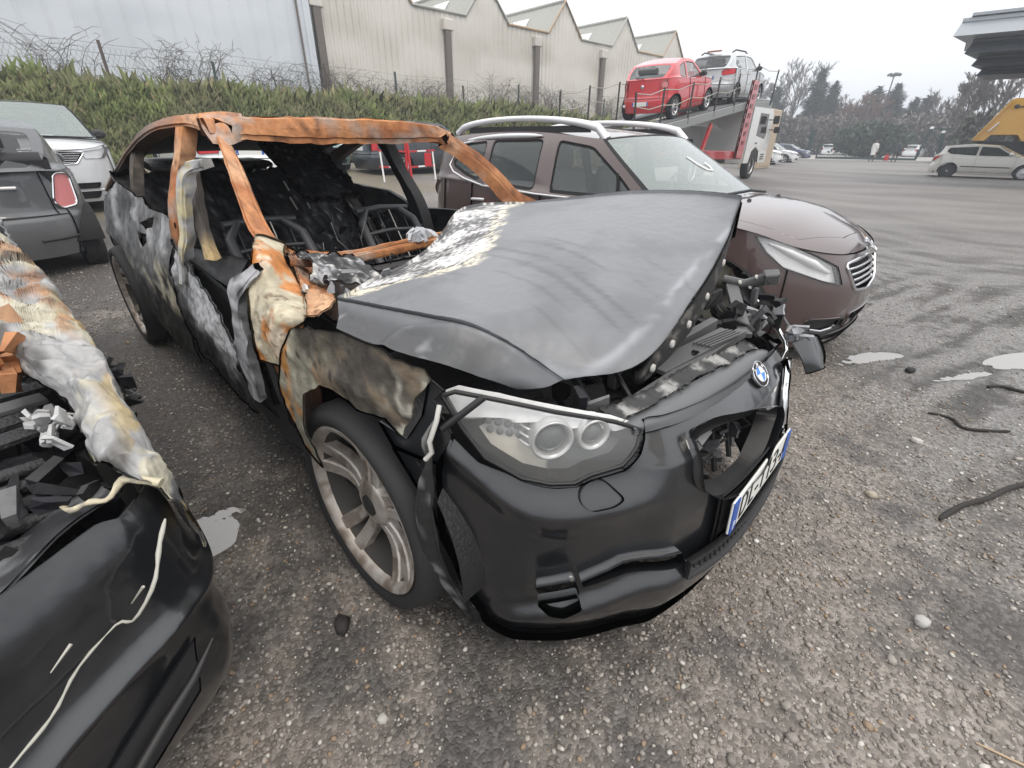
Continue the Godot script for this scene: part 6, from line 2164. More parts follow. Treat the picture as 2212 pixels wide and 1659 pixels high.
	wheel(o, Vector3(-3.15, 0.36, 3.05) - off, 0.31, 0.21, 0.22, "five", M.dirty_alloy, true)
	# the rest of the hulk
	var rgm := [V2([-3.95, 0.35, -3.5, 0.35, -3.42, 0.55, -3.15, 0.68, -2.88, 0.55, -2.8, 0.25, -0.95, 0.25, -0.85, 0.55, -0.55, 0.70, -0.25, 0.55, -0.2, 0.35, -0.15, 0.72, -1.0, 0.92, -1.6, 0.98, -3.9, 0.98])]
	for s in [[1.34, true], [3.16, false]]:
		var mb := MB.new()
		mb.panel(rgm[0], func(q: Vector2) -> Vector3: return Vector3(q.x, q.y, s[0] + 0.02 * nz(Vector3(q.x, q.y, s[0]), 3.0)) - off, 0.08, 0.01, [], func(p: Vector3, q: Vector2) -> Color: return c_side(p + off, q), s[1])
		put("body_side", mb, M.burnt, o)
		var z: float = s[0] + (0.06 if s[1] else -0.06)
		var zi: float = s[0] + (0.26 if s[1] else -0.26)
		member("windscreen_pillar", P.call([-1.45, 0.98, z, -1.9, 1.25, lerpf(z, zi, 0.6), -2.2, 1.40, zi]), P.call([-1.55, 0.98, z, -2.0, 1.25, lerpf(z, zi, 0.6), -2.3, 1.40, zi]), Vector3(0, -0.05, 0), M.burnt, o, c_rust)
		member("roof_rail", P.call([-2.2, 1.42, zi, -3.0, 1.42, zi, -3.7, 1.25, zi]), P.call([-2.2, 1.36, zi, -3.0, 1.36, zi, -3.7, 1.19, zi]), Vector3(0, 0, 0.05), M.burnt, o, c_rust)
	var fl := MB.new()
	fl.box(xf(Vector3(-2.2, 0.32, 2.25) - off), Vector3(3.3, 0.06, 1.6))
	fl.box(xf(Vector3(-1.35, 0.65, 2.25) - off), Vector3(0.08, 0.6, 1.6))
	fl.box(xf(Vector3(-3.95, 0.66, 2.25) - off), Vector3(0.06, 0.6, 1.7))
	put("floor_pan", fl, M.char, o)

# ------------------------------------------------------------------ warehouse, bank, fence, trees
const WY := 0.7316     # turn of everything parallel to the warehouse wall

func W(a: float, d: float, y := 0.0) -> Vector3:   # a along the wall, d away from the camera
	return Vector3(a * 0.744 - d * 0.668, y, -a * 0.668 - d * 0.744)

func rise(x: float, z: float) -> float:
	var d := -(0.668 * x + 0.744 * z)
	var a := 0.744 * x - 0.668 * z
	return 0.05 * clampf(d - 5.5, 0.0, 12.0) * (1.0 - smoothstep(9.0, 17.0, a))

func leaf_mesh(w: float, h: float) -> ArrayMesh:
	var mb := MB.new()
	mb.add(Vector3(-w * 0.4, 0, 0), Vector3(0, 0.4, 1).normalized())
	mb.add(Vector3(w * 0.4, 0, 0), Vector3(0, 0.4, 1).normalized())
	mb.add(Vector3(w * 0.5, h * 0.55, h * 0.12), Vector3(0.3, 0.5, 1).normalized())
	mb.add(Vector3(-w * 0.5, h * 0.55, h * 0.12), Vector3(-0.3, 0.5, 1).normalized())
	mb.add(Vector3(0, h, h * 0.38), Vector3(0, 0.8, 0.7).normalized())
	mb.tri(0, 1, 2); mb.tri(0, 2, 3); mb.tri(3, 2, 4)
	return mb.mesh()

func scatter(called: String, mesh: Mesh, where: Array, cols: Array, m: Material, parent: Node = null) -> MultiMeshInstance3D:
	var mm := MultiMesh.new()
	mm.transform_format = MultiMesh.TRANSFORM_3D
	mm.use_colors = true
	mm.mesh = mesh
	mm.instance_count = where.size()
	for i in where.size():
		mm.set_instance_transform(i, where[i])
		mm.set_instance_color(i, cols[i])
	var mi := MultiMeshInstance3D.new()
	mi.multimesh = mm
	mi.material_override = m
	if parent == null:
		mi.name = numbered(called)
		add_child(mi, true)
	else:
		mi.name = called
		parent.add_child(mi, true)
	kind(mi, "stuff")
	return mi

func build_background() -> void:
	var leafy := mat(1, 1, 1, 0.7)
	leafy.vertex_color_use_as_albedo = true
	leafy.backlight_enabled = true
	leafy.backlight = Color(0.2, 0.22, 0.1)
	M.leafy = leafy
	M.twig = mat(0.105, 0.085, 0.075, 0.9)
	M.bark = mat(0.09, 0.078, 0.068, 0.9)
	var clad := mat(0.655, 0.625, 0.575, 0.6)
	clad.albedo_texture = noise_tex(0.004, 512, FastNoiseLite.TYPE_SIMPLEX_SMOOTH, 5, [[0.2, Color(0.86, 0.85, 0.83)], [0.6, Color(1, 1, 1)]], 0.0, 41)
	tri(clad, 0.08, true)
	var blue := mat(0.66, 0.70, 0.745, 0.5)
	blue.albedo_texture = noise_tex(0.004, 512, FastNoiseLite.TYPE_SIMPLEX_SMOOTH, 5, [[0.2, Color(0.88, 0.89, 0.90)], [0.6, Color(1, 1, 1)]], 0.0, 42)
	tri(blue, 0.08, true)
	var roofm := mat(0.36, 0.36, 0.33, 0.7)
	var pipe := mat(0.14, 0.12, 0.105, 0.6)
	# ---- sawtooth hall
	var o := thing("warehouse", "long beige corrugated warehouse with a sawtooth roof and brown downpipes", "warehouse", W(26, 25), WY)
	var prof := PackedVector2Array()
	prof.append(Vector2(10.5 - 26, 0.3))
	prof.append(Vector2(46.0 - 26, 0.3))
	prof.append(Vector2(46.0 - 26, 7.3))
	for k in range(4, -2, -1):
		var v := 18.8 + 6.34 * k - 26.0
		if v + 3.05 < 19.9 and k < 4:
			prof.append_array([Vector2(v + 3.05, 7.35), Vector2(v + 1.4, 9.05), Vector2(v, 7.3)])
	prof.append(Vector2(10.5 - 26, 7.35))
	var cm := func(q: Vector2) -> Vector3:
		var u := fposmod(q.x, 0.34) / 0.34
		var z := 0.035 * (smoothstep(0.1, 0.22, u) - smoothstep(0.55, 0.67, u))
		return Vector3(q.x, q.y, z)
	var wm := MB.new()
	wm.panel(prof, cm, 0.057, 0.05, [], null, false, 1.6)
	put("wall_cladding", wm, clad, o)
	var bulk := MB.new()
	bulk.box(xf(Vector3(2.4, 3.6, -12.3)), Vector3(35.4, 7.2, 24.0))
	put("hall", bulk, clad, o)
	for k in range(-1, 4):
		var v := 18.8 + 6.34 * k - 26.0
		var sl := MB.new()
		var ng := 46
		var rp := PackedVector2Array([Vector2(0, 0), Vector2(20, 0), Vector2(20, 1), Vector2(0, 1)])
		sl.panel(rp, func(q: Vector2) -> Vector3: return Vector3(v - 0.05 + 1.45 * q.y, 7.25 + 1.8 * q.y, -0.02 - q.x) + Vector3(-0.02, 0.015, 0) * sin(q.x * 20.0), 0.1, 0.04, [], null, true, 0.5)
		put("roof_slope", sl, roofm, o)
		var s2 := MB.new()
		s2.face([Vector3(v + 1.4, 9.05, -0.01), Vector3(v + 1.4, 9.05, -20), Vector3(v + 3.1, 7.3, -20), Vector3(v + 3.1, 7.3, -0.01)])
		put("roof_slope", s2, roofm, o)
		for j in 3:
			var gl := MB.new()
			var z0 := -2.6 - j * 1.75
			var off := Vector3(-0.06, 0.05, 0)
			gl.face([Vector3(v + 0.32, 7.66, z0) + off, Vector3(v + 0.32, 7.66, z0 - 1.6) + off, Vector3(v + 0.95, 8.45, z0 - 1.6) + off, Vector3(v + 0.95, 8.45, z0) + off])
			put("skylight", gl, M.sky_pane, o)
		# edge flashings along the teeth
		var fl := MB.new()
		fl.tube([Vector3(v - 3.3, 7.33, 0.05), Vector3(v, 7.33, 0.06), Vector3(v + 1.4, 9.08, 0.06), Vector3(v + 3.05, 7.38, 0.06)], 0.07, 6)
		put("edge_flashing", fl, roofm if k % 2 == 0 else M.rust_edge, o)
		var rd := MB.new()
		rd.tube([Vector3(v + 1.4, 9.1, 0.0), Vector3(v + 1.4, 9.1, -20.0)], 0.09, 6)
		put("ridge_cap", rd, roofm, o)
	for a in [10.55, 17.5, 24.1, 30.5, 36.7]:
		var pb := MB.new()
		pb.box(xf(Vector3(a - 26, 3.4, 0.15)), Vector3(0.36, 6.3, 0.24), Color(-1, 0, 0), 0.03)
		put("downpipe", pb, pipe, o)
		var hp := MB.new()
		hp.box(xf(Vector3(a - 26, 6.75, 0.16)), Vector3(0.62, 0.5, 0.3), Color(-1, 0, 0), 0.04)
		put("hopper", hp, clad, o)
	# ---- the paler hall to its left
	var b := thing("warehouse", "pale blue-white warehouse wall of ribbed sheets at the left", "warehouse", W(-6, 24.7), WY)
	var bm := MB.new()
	bm.panel(rect(-22, 0.3, 16.2, 14.0), func(q: Vector2) -> Vector3:
		var u := fposmod(q.x, 0.72) / 0.72
		return Vector3(q.x, q.y, 0.05 * (smoothstep(0.02, 0.07, u) - smoothstep(0.13, 0.18, u))), 0.04, 0.2, [], null, false, 7.0)
	put("wall_cladding", bm, blue, b)
	var bb := MB.new()
	bb.box(xf(Vector3(-2.9, 7.1, -10.2)), Vector3(38.0, 13.6, 20.0))
	put("hall", bb, blue, b)
	var dp := MB.new()
	dp.tube([Vector3(15.6, 14, 0.12), Vector3(15.6, 7.5, 0.12), Vector3(15.6, 3.0, 0.14)], 0.05, 8)
	put("downpipe", dp, pipe, b)
	# ---- planted bank in front of the fence
	var bank := MB.new()
	var by := func(q: Vector2) -> Vector3:
		var top := 2.45 + 0.22 * noise.get_noise_2d(q.x * 0.35, 3.0) + 0.16 * noise.get_noise_2d(q.x * 1.7, 8.0) - 0.5 * smoothstep(18.0, 27.0, q.x)
		var e := rise(W(q.x, q.y).x, W(q.x, q.y).z) + GY
		var y := lerpf(e - 0.1, top, smoothstep(17.6, 19.6, q.y)) - 0.5 * smoothstep(20.2, 21.2, q.y)
		y += 0.14 * noise.get_noise_2d(q.x * 1.3, q.y * 1.3) + 0.06 * noise.get_noise_2d(q.x * 4.0, q.y * 4.0)
		return W(q.x, q.y, y)
	bank.panel(rect(-26, 17.4, 44, 24.9), by, 0.4, 0.0, [], func(p: Vector3, q: Vector2) -> Color: return Color(0.045, 0.050, 0.024).lerp(Color(0.07, 0.06, 0.035), smoothstep(0.0, 0.4, nz(p, 0.8))), true)
	kind(put("planted_bank", bank, M.leafy), "structure")
	var rng := RandomNumberGenerator.new()
	rng.seed = 3
	var tr := []
	var cs := []
	for i in 150000:
		var a := -6.0 + 40.0 * pow(rng.randf(), 1.35)
		var d := rng.randf_range(17.6, 20.3)
		var p: Vector3 = by.call(Vector2(a, d))
		var cl := noise.get_noise_2d(a * 1.1, d * 1.6)
		if cl < -0.28 and rng.randf() < 0.6:
			continue
		var s := rng.randf_range(0.7, 1.5) * (1.0 + 0.4 * cl)
		var g := Color(0.062, 0.088, 0.022).lerp(Color(0.23, 0.285, 0.085), clampf(rng.randf() * 0.7 + 0.5 * cl, 0, 1))
		g = g.lerp(Color(0.15, 0.145, 0.075), clampf(0.5 + noise.get_noise_2d(a * 0.4 + 30.0, d * 0.9) * 1.2, 0.0, 1.0) * 0.8)
		if rng.randf() < 0.10:
			g = Color(0.26, 0.22, 0.12)
		if d > 19.4 and rng.randf() < 0.12:
			s *= rng.randf_range(1.3, 2.2)
		tr.append(Transform3D(Basis.from_euler(Vector3(rng.randf_range(-0.9, 0.5), WY + rng.randf_range(-1.6, 1.6), rng.randf_range(-0.9, 0.9))).scaled(Vector3(s, s, s)), p + Vector3(0, rng.randf_range(-0.03, 0.10 + 0.1 * cl), 0)))
		cs.append(g)
	tag(scatter("bank_foliage", leaf_mesh(0.055, 0.25), tr, cs, leafy), "low green ivy and grass covering the bank below the fence", "ground cover")
	# ---- wire fence on top of the bank
	var fe := thing("wire_fence", "thin wire fence with dark posts along the top of the green bank", "fence", W(10, 20.1, 2.5), WY)
	for i in 22:
		var a := -8.2 + 3.3 * i + 0.25 * sin(i * 2.7)
		var mb := MB.new()
		var tilt := 0.05 * sin(i * 5.1)
		mb.tube([Vector3(a - 10, -0.6, 0), Vector3(a - 10 + tilt * 0.5, 0.5, 0), Vector3(a - 10 + tilt, 1.35 if i % 3 != 1 else 1.1, 0)], 0.045, 6)
		put("post", mb, M.green_post if i % 2 == 0 else M.twig, fe)
	var wires := MB.new()
	for y in [0.15, 0.45, 0.75, 1.05, 1.28]:
		var ps := []
		for i in 60:
			ps.append(Vector3(-20 + i * 0.95, y + 0.03 * sin(i * 1.3), 0))
		wires.tube(ps, 0.006, 3)
	for i in 420:
		var a := -19.0 + i * 0.1235
		wires.tube([Vector3(a, 0.0, 0.005), Vector3(a + 0.6, 1.2, 0.005)], 0.0035, 3, Color(-1, 0, 0), false)
		wires.tube([Vector3(a, 0.0, -0.005), Vector3(a - 0.6, 1.2, -0.005)], 0.0035, 3, Color(-1, 0, 0), false)
	kind(put("wire_mesh", wires, M.wire, fe), "stuff")
	# ---- bare brambles growing through it
	for q in [[-5.0, 1.6, 0.7], [-1.6, 3.4, 1.0], [1.0, 2.6, 0.8], [3.6, 2.3, 1.1], [4.5, 2.5, 1.2], [6.3, 2.0, 1.5], [7.6, 1.9, 1.5], [9.0, 2.0, 1.6], [10.6, 2.0, 1.5], [12.0, 1.8, 1.6], [13.4, 1.8, 1.7], [15.2, 1.8, 1.6], [17.2, 2.3, 1.5], [19.0, 2.0, 1.6], [21.0, 2.4, 1.8], [23.0, 2.0, 1.6], [25.6, 2.4, 2.0], [27.6, 2.6, 2.2]]:
		var t := thing("bramble_bush", "bare tangled brambles growing through the wire fence", "shrub", by.call(Vector2(q[0], 20.4)), WY, "bare brambles along the fence")
		var mb := MB.new()
		for k in int(30 * q[2]):
			var base := Vector3(rng.randf_range(-0.6, 0.6), -0.1, rng.randf_range(-0.3, 0.3))
			var h: float = q[1] * rng.randf_range(0.4, 1.0)
			var lean := Vector3(rng.randf_range(-0.6, 0.5), 0, rng.randf_range(-0.2, 0.2)) * h
			var ps := []
			for j in 7:
				var u := j / 6.0
				ps.append(base + Vector3(0, h * (u - 0.25 * u * u * u), 0) + lean * u * u + Vector3(rng.randf_range(-1, 1), rng.randf_range(-0.4, 0.4), rng.randf_range(-1, 1)) * 0.06)
			mb.tube(ps, [0.016, 0.013, 0.011, 0.009, 0.007, 0.006, 0.004], 3, Color(-1, 0, 0), false)
			for j in 4:
				var p: Vector3 = ps[rng.randi_range(2, 6)]
				var e := p + Vector3(rng.randf_range(-0.5, 0.5), rng.randf_range(-0.2, 0.35), rng.randf_range(-0.15, 0.15))
				mb.tube([p, p.lerp(e, 0.5) + Vector3(0, 0.05, 0), e], [0.007, 0.006, 0.003], 3, Color(-1, 0, 0), false)
		put("stems", mb, M.twig, t)
	for q in [[-3.2, 6.0, 0.05], [-0.4, 5.2, 0.04]]:
		var t := thing("bare_sapling", "thin bare sapling before the blue-white wall, %s" % ("the one nearest the left edge" if q[0] < -2.0 else "the shorter one"), "tree", by.call(Vector2(q[0], 20.3)), WY)
		var mb := MB.new()
		var ps := []
		for j in 9:
			ps.append(Vector3(-0.12 * j + 0.1 * sin(j * 2.0), j * q[1] / 8.0 - 0.1, 0.05 * cos(j * 3.0)))
		mb.tube(ps, [0.05, 0.045, 0.04, 0.035, 0.03, 0.025, 0.02, 0.014, 0.008], 5)
		put("trunk", mb, M.bark, t)
		var cb := MB.new()
		for k in 26:
			var p: Vector3 = ps[rng.randi_range(2, 8)]
			var e := p + Vector3(rng.randf_range(-0.9, 0.7), rng.randf_range(0.1, 0.9), rng.randf_range(-0.4, 0.4))
			cb.tube([p, p.lerp(e, 0.5) + Vector3(0, -0.05, 0), e], [0.014, 0.010, 0.004], 3, Color(-1, 0, 0), false)
		put("crown", cb, M.twig, t)

func branch(mb: MB, rng: RandomNumberGenerator, p: Vector3, d: Vector3, l: float, r: float, depth: int, spread: float, upw: float) -> void:
	var e := p + d * l
	var m := p.lerp(e, 0.5) + Vector3(rng.randf_range(-1, 1), rng.randf_range(-0.5, 0.5), rng.randf_range(-1, 1)) * l * 0.07
	r = maxf(r, 0.022)
	mb.tube([p, m, e], [r, r * 0.8, r * 0.55], 5 if depth > 2 else 3, Color(-1, 0, 0), false)
	if depth <= 0:
		return
	for k in (4 if depth > 1 else 5):
		var u := rng.randf_range(0.35, 1.0)
		var q := p.lerp(m, u * 2.0) if u < 0.5 else m.lerp(e, u * 2.0 - 1.0)
		var nd := (d + Vector3(rng.randf_range(-1, 1), rng.randf_range(-0.3, 0.6) + upw, rng.randf_range(-1, 1)) * spread).normalized()
		branch(mb, rng, q, nd, l * rng.randf_range(0.45, 0.72), r * 0.5, depth - 1, spread, upw)

func bare_tree(label: String, x: float, z: float, h: float, wdt: float, sd: int, m: Material) -> void:
	var rng := RandomNumberGenerator.new()
	rng.seed = sd
	var t := thing("bare_tree", label, "tree", Vector3(x, 0, z))
	var mb := MB.new()
	mb.tube([Vector3(0, -0.3, 0), Vector3(0.1, h * 0.3, 0), Vector3(-0.05, h * 0.62, 0.1)], [h * 0.024, h * 0.017, h * 0.010], 7)
	put("trunk", mb, M.bark, t)
	var cb := MB.new()
	for k in 11:
		var u := k / 10.0
		var a := k * 2.4
		branch(cb, rng, Vector3(0.05, h * lerpf(0.2, 0.62, u), 0.05), Vector3(cos(a) * wdt, lerpf(0.5, 1.3, u), sin(a) * wdt).normalized(), h * lerpf(0.30, 0.24, u), h * 0.007, 4, 0.75, 0.25)
	put("crown", cb, m, t)

func conifer(label: String, x: float, z: float, h: float, w: float, sd: int, dark := 1.0) -> void:
	var rng := RandomNumberGenerator.new()
	rng.seed = sd
	var t := thing("conifer_tree", label, "tree", Vector3(x, 0, z))
	var mb := MB.new()
	mb.tube([Vector3(0, -0.3, 0), Vector3(0, h * 0.97, 0)], [h * 0.02, 0.03], 6)
	put("trunk", mb, M.bark, t)
	var tr := []
	var cs := []
	for i in int(5200.0 * clampf(h * w / 40.0, 0.5, 2.2)):
		var u := 1.0 - sqrt(1.0 - rng.randf() * 0.999)
		var y := h * lerpf(0.10, 1.0, u)
		var tier := 0.72 + 0.28 * sin(y * 3.2 + rng.randf() * 0.6 + sd)
		var r := w * 0.5 * pow(1.0 - u * 0.985, 0.85) * tier * sqrt(rng.randf())
		var a := rng.randf() * TAU
		r *= 1.0 + 0.35 * noise.get_noise_2d(cos(a) * 1.5 + sd, y * 0.5 + sin(a) * 1.5)
		var s := rng.randf_range(0.6, 1.3)
		tr.append(Transform3D(Basis.from_euler(Vector3(rng.randf_range(0.5, 1.9), -a + PI / 2, rng.randf_range(-0.6, 0.6))).scaled(Vector3(s, s, s)), Vector3(cos(a) * r, y, sin(a) * r)))
		cs.append(Color(0.030, 0.045, 0.030).lerp(Color(0.075, 0.095, 0.060), rng.randf()) * dark)
	scatter("crown", leaf_mesh(0.22, 0.55), tr, cs, M.leafy, t)

func bush(label: String, called: String, x: float, z: float, h: float, w: float, sd: int, c0: Color, c1: Color, cnt := 1500, leaf := 0.3, group := "") -> void:
	var rng := RandomNumberGenerator.new()
	rng.seed = sd
	var t := thing(called, label, "shrub", Vector3(x, 0, z), 0.0, group)
	var mb := MB.new()
	for k in 7:
		var a := TAU * k / 7
		mb.tube([Vector3(0, -0.2, 0), Vector3(cos(a) * w * 0.2, h * 0.5, sin(a) * w * 0.2), Vector3(cos(a) * w * 0.36, h * 0.85, sin(a) * w * 0.36)], [0.07, 0.05, 0.02], 4)
	put("stems", mb, M.bark, t)
	var tr := []
	var cs := []
	for i in cnt:
		var v := Vector3(rng.randfn(), rng.randfn(), rng.randfn()).normalized() * pow(rng.randf(), 0.33)
		var k := 1.0 + 0.35 * noise.get_noise_3d(v.x * 2.2 + sd, v.y * 2.2, v.z * 2.2)
		var p := Vector3(v.x * w * 0.5 * k, h * 0.5 + v.y * h * 0.5 * k, v.z * w * 0.5 * k)
		var s := rng.randf_range(0.6, 1.4)
		tr.append(Transform3D(Basis.from_euler(Vector3(rng.randf_range(-1.2, 1.2), rng.randf() * TAU, rng.randf_range(-1.2, 1.2))).scaled(Vector3(s, s, s)), p))
		cs.append(c0.lerp(c1, clampf(rng.randf() * 0.8 + noise.get_noise_3d(v.x * 3.0, v.y * 3.0 + sd, v.z * 3.0) * 0.6, 0.0, 1.0)))
	scatter("foliage", leaf_mesh(leaf, leaf * 2.0), tr, cs, M.leafy, t)

# ------------------------------------------------------------------ other cars
func std_spec(D: Dictionary) -> Dictionary:
	var L: float = D.get("L", 4.0)
	var H: float = D.get("H", 1.48)
	var fo: float = D.get("fo", 0.78)
	var wb: float = D.get("wb", 2.52)
	var xr := fo - L
	var belt: float = D.get("belt", 0.93)
	var nose: float = D.get("nose", 0.74)
	var w2: float = D.get("W", 1.72) * 0.5
	var hx: float = D.get("head_x", -1.15)
	var ax: float = D.get("cowl_x", -0.30)
	var rt: float = D.get("rear_top", 0.50)
	var rb: float = D.get("rear_base", 0.10)
	var yt := H - 0.05
	var yrt := yt - D.get("roof_drop", 0.06) as float
	var rbelt: float = belt + D.get("kick", 0.05)
	var xm := (hx + xr + rt) * 0.5
	var S := {
		"xf": fo, "xr": xr, "w2": w2, "af": D.get("af", 0.85), "nf": D.get("nf", 2.6), "ar": D.get("ar", 0.6), "nr": D.get("nr", 3.0), "wb": wb, "R": D.get("R", 0.31), "rr": D.get("rr", 0.205),
		"bot": D.get("bot", 0.2), "cell": D.get("cell", 0.15), "paint": D.paint, "doors": D.get("doors", 4),
		"side": [Vector2(0.2, -0.06), Vector2(0.4, -0.01), Vector2(0.6, 0), Vector2(belt - 0.05, -0.015), Vector2(belt + 0.15, -0.04)],
		"front": [Vector2(0.2, -0.05), Vector2(0.4, 0), Vector2(0.55, 0), Vector2(nose, -0.07), Vector2(nose + 0.15, -0.2)],
		"rear": [Vector2(0.2, -0.06), Vector2(0.42, 0), Vector2(0.6, -0.01), Vector2(0.64, -0.05), Vector2(rbelt, -0.09)],
		"top": [Vector2(xr, rbelt), Vector2(xr + 0.5, rbelt), Vector2(-wb * 0.5, belt), Vector2(ax - 0.15, belt), Vector2(ax + 0.15, belt - 0.04), Vector2(ax + 0.6, lerpf(belt, nose, 0.55)), Vector2(fo, nose - 0.03)],
		"crown": [Vector2(ax - 0.3, 0.05), Vector2(ax + 0.2, 0.07), Vector2(fo - 0.25, 0.06), Vector2(fo, 0.02)],
		"A": [Vector2(ax - 0.1, belt), Vector2(hx, yt - 0.02)], "C": [Vector2(xr + rt, yrt), Vector2(xr + rb, rbelt)],
		"roof": [Vector2(xr + rt, yrt), Vector2(lerpf(xm, xr + rt, 0.5), lerpf(yt + 0.02, yrt, 0.45)), Vector2(xm, yt + 0.02), Vector2(hx, yt - 0.02)], "ytop": yt + 0.02, "tumble": 0.28, "roof_crown": 0.035,
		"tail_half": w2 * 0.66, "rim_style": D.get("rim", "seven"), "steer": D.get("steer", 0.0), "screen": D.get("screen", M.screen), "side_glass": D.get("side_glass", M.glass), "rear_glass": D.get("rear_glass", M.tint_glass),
		"x_door": ax - 0.12, "x_door2": lerpf(hx, xr + rt, 0.33), "x_doorend": -wb + 0.05, "y_rbumper": D.get("y_rb", 0.60), "bumper_paint": D.get("bumper_paint", D.paint), "rw_end": D.get("rw_end", 0.92),
		"seat_mat": D.get("seat_mat", M.seat), "x_nose": fo - 0.10,
	}
	var w0 := Vector2(ax - 0.1, belt).lerp(Vector2(hx, yt - 0.02), 0.22)
	var w1 := Vector2(ax - 0.1, belt).lerp(Vector2(hx, yt - 0.02), 0.86)
	var mx: float = lerpf(hx, xr + rt, 0.33)
	var yl := belt + 0.035
	var yh := yt - 0.055
	var rx: float = lerpf(xr + rt, xr + rb, 0.2)
	if S.doors == 4:
		S.windows = [PackedVector2Array([Vector2(w0.x - 0.12, yl), w0 + Vector2(-0.12, 0), w1 + Vector2(-0.1, -0.01), Vector2(mx + 0.04, yh), Vector2(mx + 0.04, yl)]),
			PackedVector2Array([Vector2(mx - 0.05, yl), Vector2(mx - 0.05, yh), Vector2(xr + rt + 0.16, yrt - 0.055), Vector2(rx + 0.12, rbelt + 0.12), Vector2(rx + 0.30, rbelt + 0.02)])]
	else:
		S.windows = [PackedVector2Array([Vector2(w0.x - 0.12, yl), w0 + Vector2(-0.12, 0), w1 + Vector2(-0.1, -0.01), Vector2(mx - 0.1, yh), Vector2(mx - 0.1, yl)]),
			PackedVector2Array([Vector2(mx - 0.18, yl), Vector2(mx - 0.18, yh), Vector2(xr + rt + 0.22, yrt - 0.07), Vector2(rx + 0.28, rbelt + 0.03)])]
	var feats := [
		{"name": "headlight", "both": true, "mat": M.lens, "cell": 0.06, "out": 0.003, "th": 0.02, "bowl": true, "bowl_mat": M.silver_trim,
			"poly": func(sh): return rounded(V2([sh.fx(fo - 0.50), nose + 0.02, sh.fx(fo - 0.25), nose - 0.01, sh.fz(w2 * 0.50), nose - 0.05, sh.fz(w2 * 0.48), nose - 0.15, sh.fx(fo - 0.22), nose - 0.15]), 0.03)},
		{"name": "grille", "mat": M.black, "out": -0.03, "th": -0.03, "poly": func(sh): return rounded(V2([0.36, nose - 0.07, -0.36, nose - 0.07, -0.30, nose - 0.19, 0.30, nose - 0.19]), 0.03)} if not D.has("grille") else D.grille,
		{"name": "lower_grille", "mat": M.black, "out": -0.03, "th": -0.03, "poly": func(sh): return rounded(V2([0.5, 0.36, -0.5, 0.36, -0.45, 0.25, 0.45, 0.25]), 0.03)},
		{"name": "tail_light", "both": true, "mat": D.get("tail_mat", M.red_lens), "out": 0.006, "cell": 0.06,
			"poly": D.tail if D.has("tail") else func(sh): return rounded(V2([sh.fx(xr + 0.22), rbelt - 0.06, sh.rz(w2 * 0.70), rbelt - 0.05, sh.rz(w2 * 0.72), rbelt - 0.30, sh.fx(xr + 0.24), rbelt - 0.26]), 0.04)},
	]
	feats.append_array(D.get("features", []))
	S.features = feats
	return S

func std_car(called: String, label: String, at: Vector3, yaw: float, D: Dictionary, group := "") -> Dictionary:
	var o := thing(called, label, "car", at, yaw, group)
	var S := std_spec(D)
	var K := car_body(o, S)
	var sh: Shell = K.sh
	K.o = o; K.S = S
	var xr: float = S.xr
	if D.get("mirror", true):
		mirrors(o, S.A[0].x - 0.25, S.A[0].y + 0.10, K.G.call(S.A[0].x - 0.3, S.A[0].y + 0.08) - 0.02, D.get("mirror_paint", D.paint))
	if D.get("plate", true):
		var p := sh.pos(sh.T, D.get("plate_y", 0.75))
		plate_on(o, p + Vector3(-0.012, 0, 0), -PI / 2, 0.0, "")
	if D.get("front_plate", true):
		plate_on(o, sh.pos(0, 0.43) + Vector3(0.012, 0, 0), PI / 2, 0.0, "")
	for sg in [1.0, -1.0]:
		for hx in ([S.x_door2 + 0.18, S.x_doorend + 0.2] if S.doors == 4 else [S.x_door2 + 0.18]):
			var hb := MB.new()
			var p := sh.pos(sh.fx(hx) * sg, S.A[0].y - 0.10, 0.016)
			hb.tube([p + Vector3(0.08, 0, -0.02 * sg), p + Vector3(0.05, 0, 0), p + Vector3(-0.05, 0, 0), p + Vector3(-0.08, 0, -0.02 * sg)], 0.012, 6)
			put("door_handle", hb, D.get("handle", D.paint), o)
	if D.get("rear_wiper", true):
		var wb := MB.new()
		var rw: Callable = K.rw
		var a: Vector3 = rw.call(Vector2(0.93, 0.0)) + Vector3(-0.02, 0, 0)
		var b: Vector3 = rw.call(Vector2(0.86, -0.45)) + Vector3(-0.02, 0, 0)
		wb.tube([a, a.lerp(b, 0.5) + Vector3(-0.015, 0.01, 0), b], 0.010, 5)
		put("rear_wiper", wb, M.trim, o)
	return K

func ring_on(o: Node, sh: Shell, poly: PackedVector2Array, r: float, m: Material, called: String, out := 0.004, sg := 1.0) -> void:
	var mb := MB.new()
	var ps := []
	for i in poly.size() + 1:
		var q := poly[i % poly.size()]
		ps.append(sh.pos(q.x * sg, q.y, out))
	mb.tube(ps, r, 6)
	put(called, mb, m, o)

func place(a: float, d: float) -> Vector3:
	var p := W(a, d)
	p.y = rise(p.x, p.z)
	return p

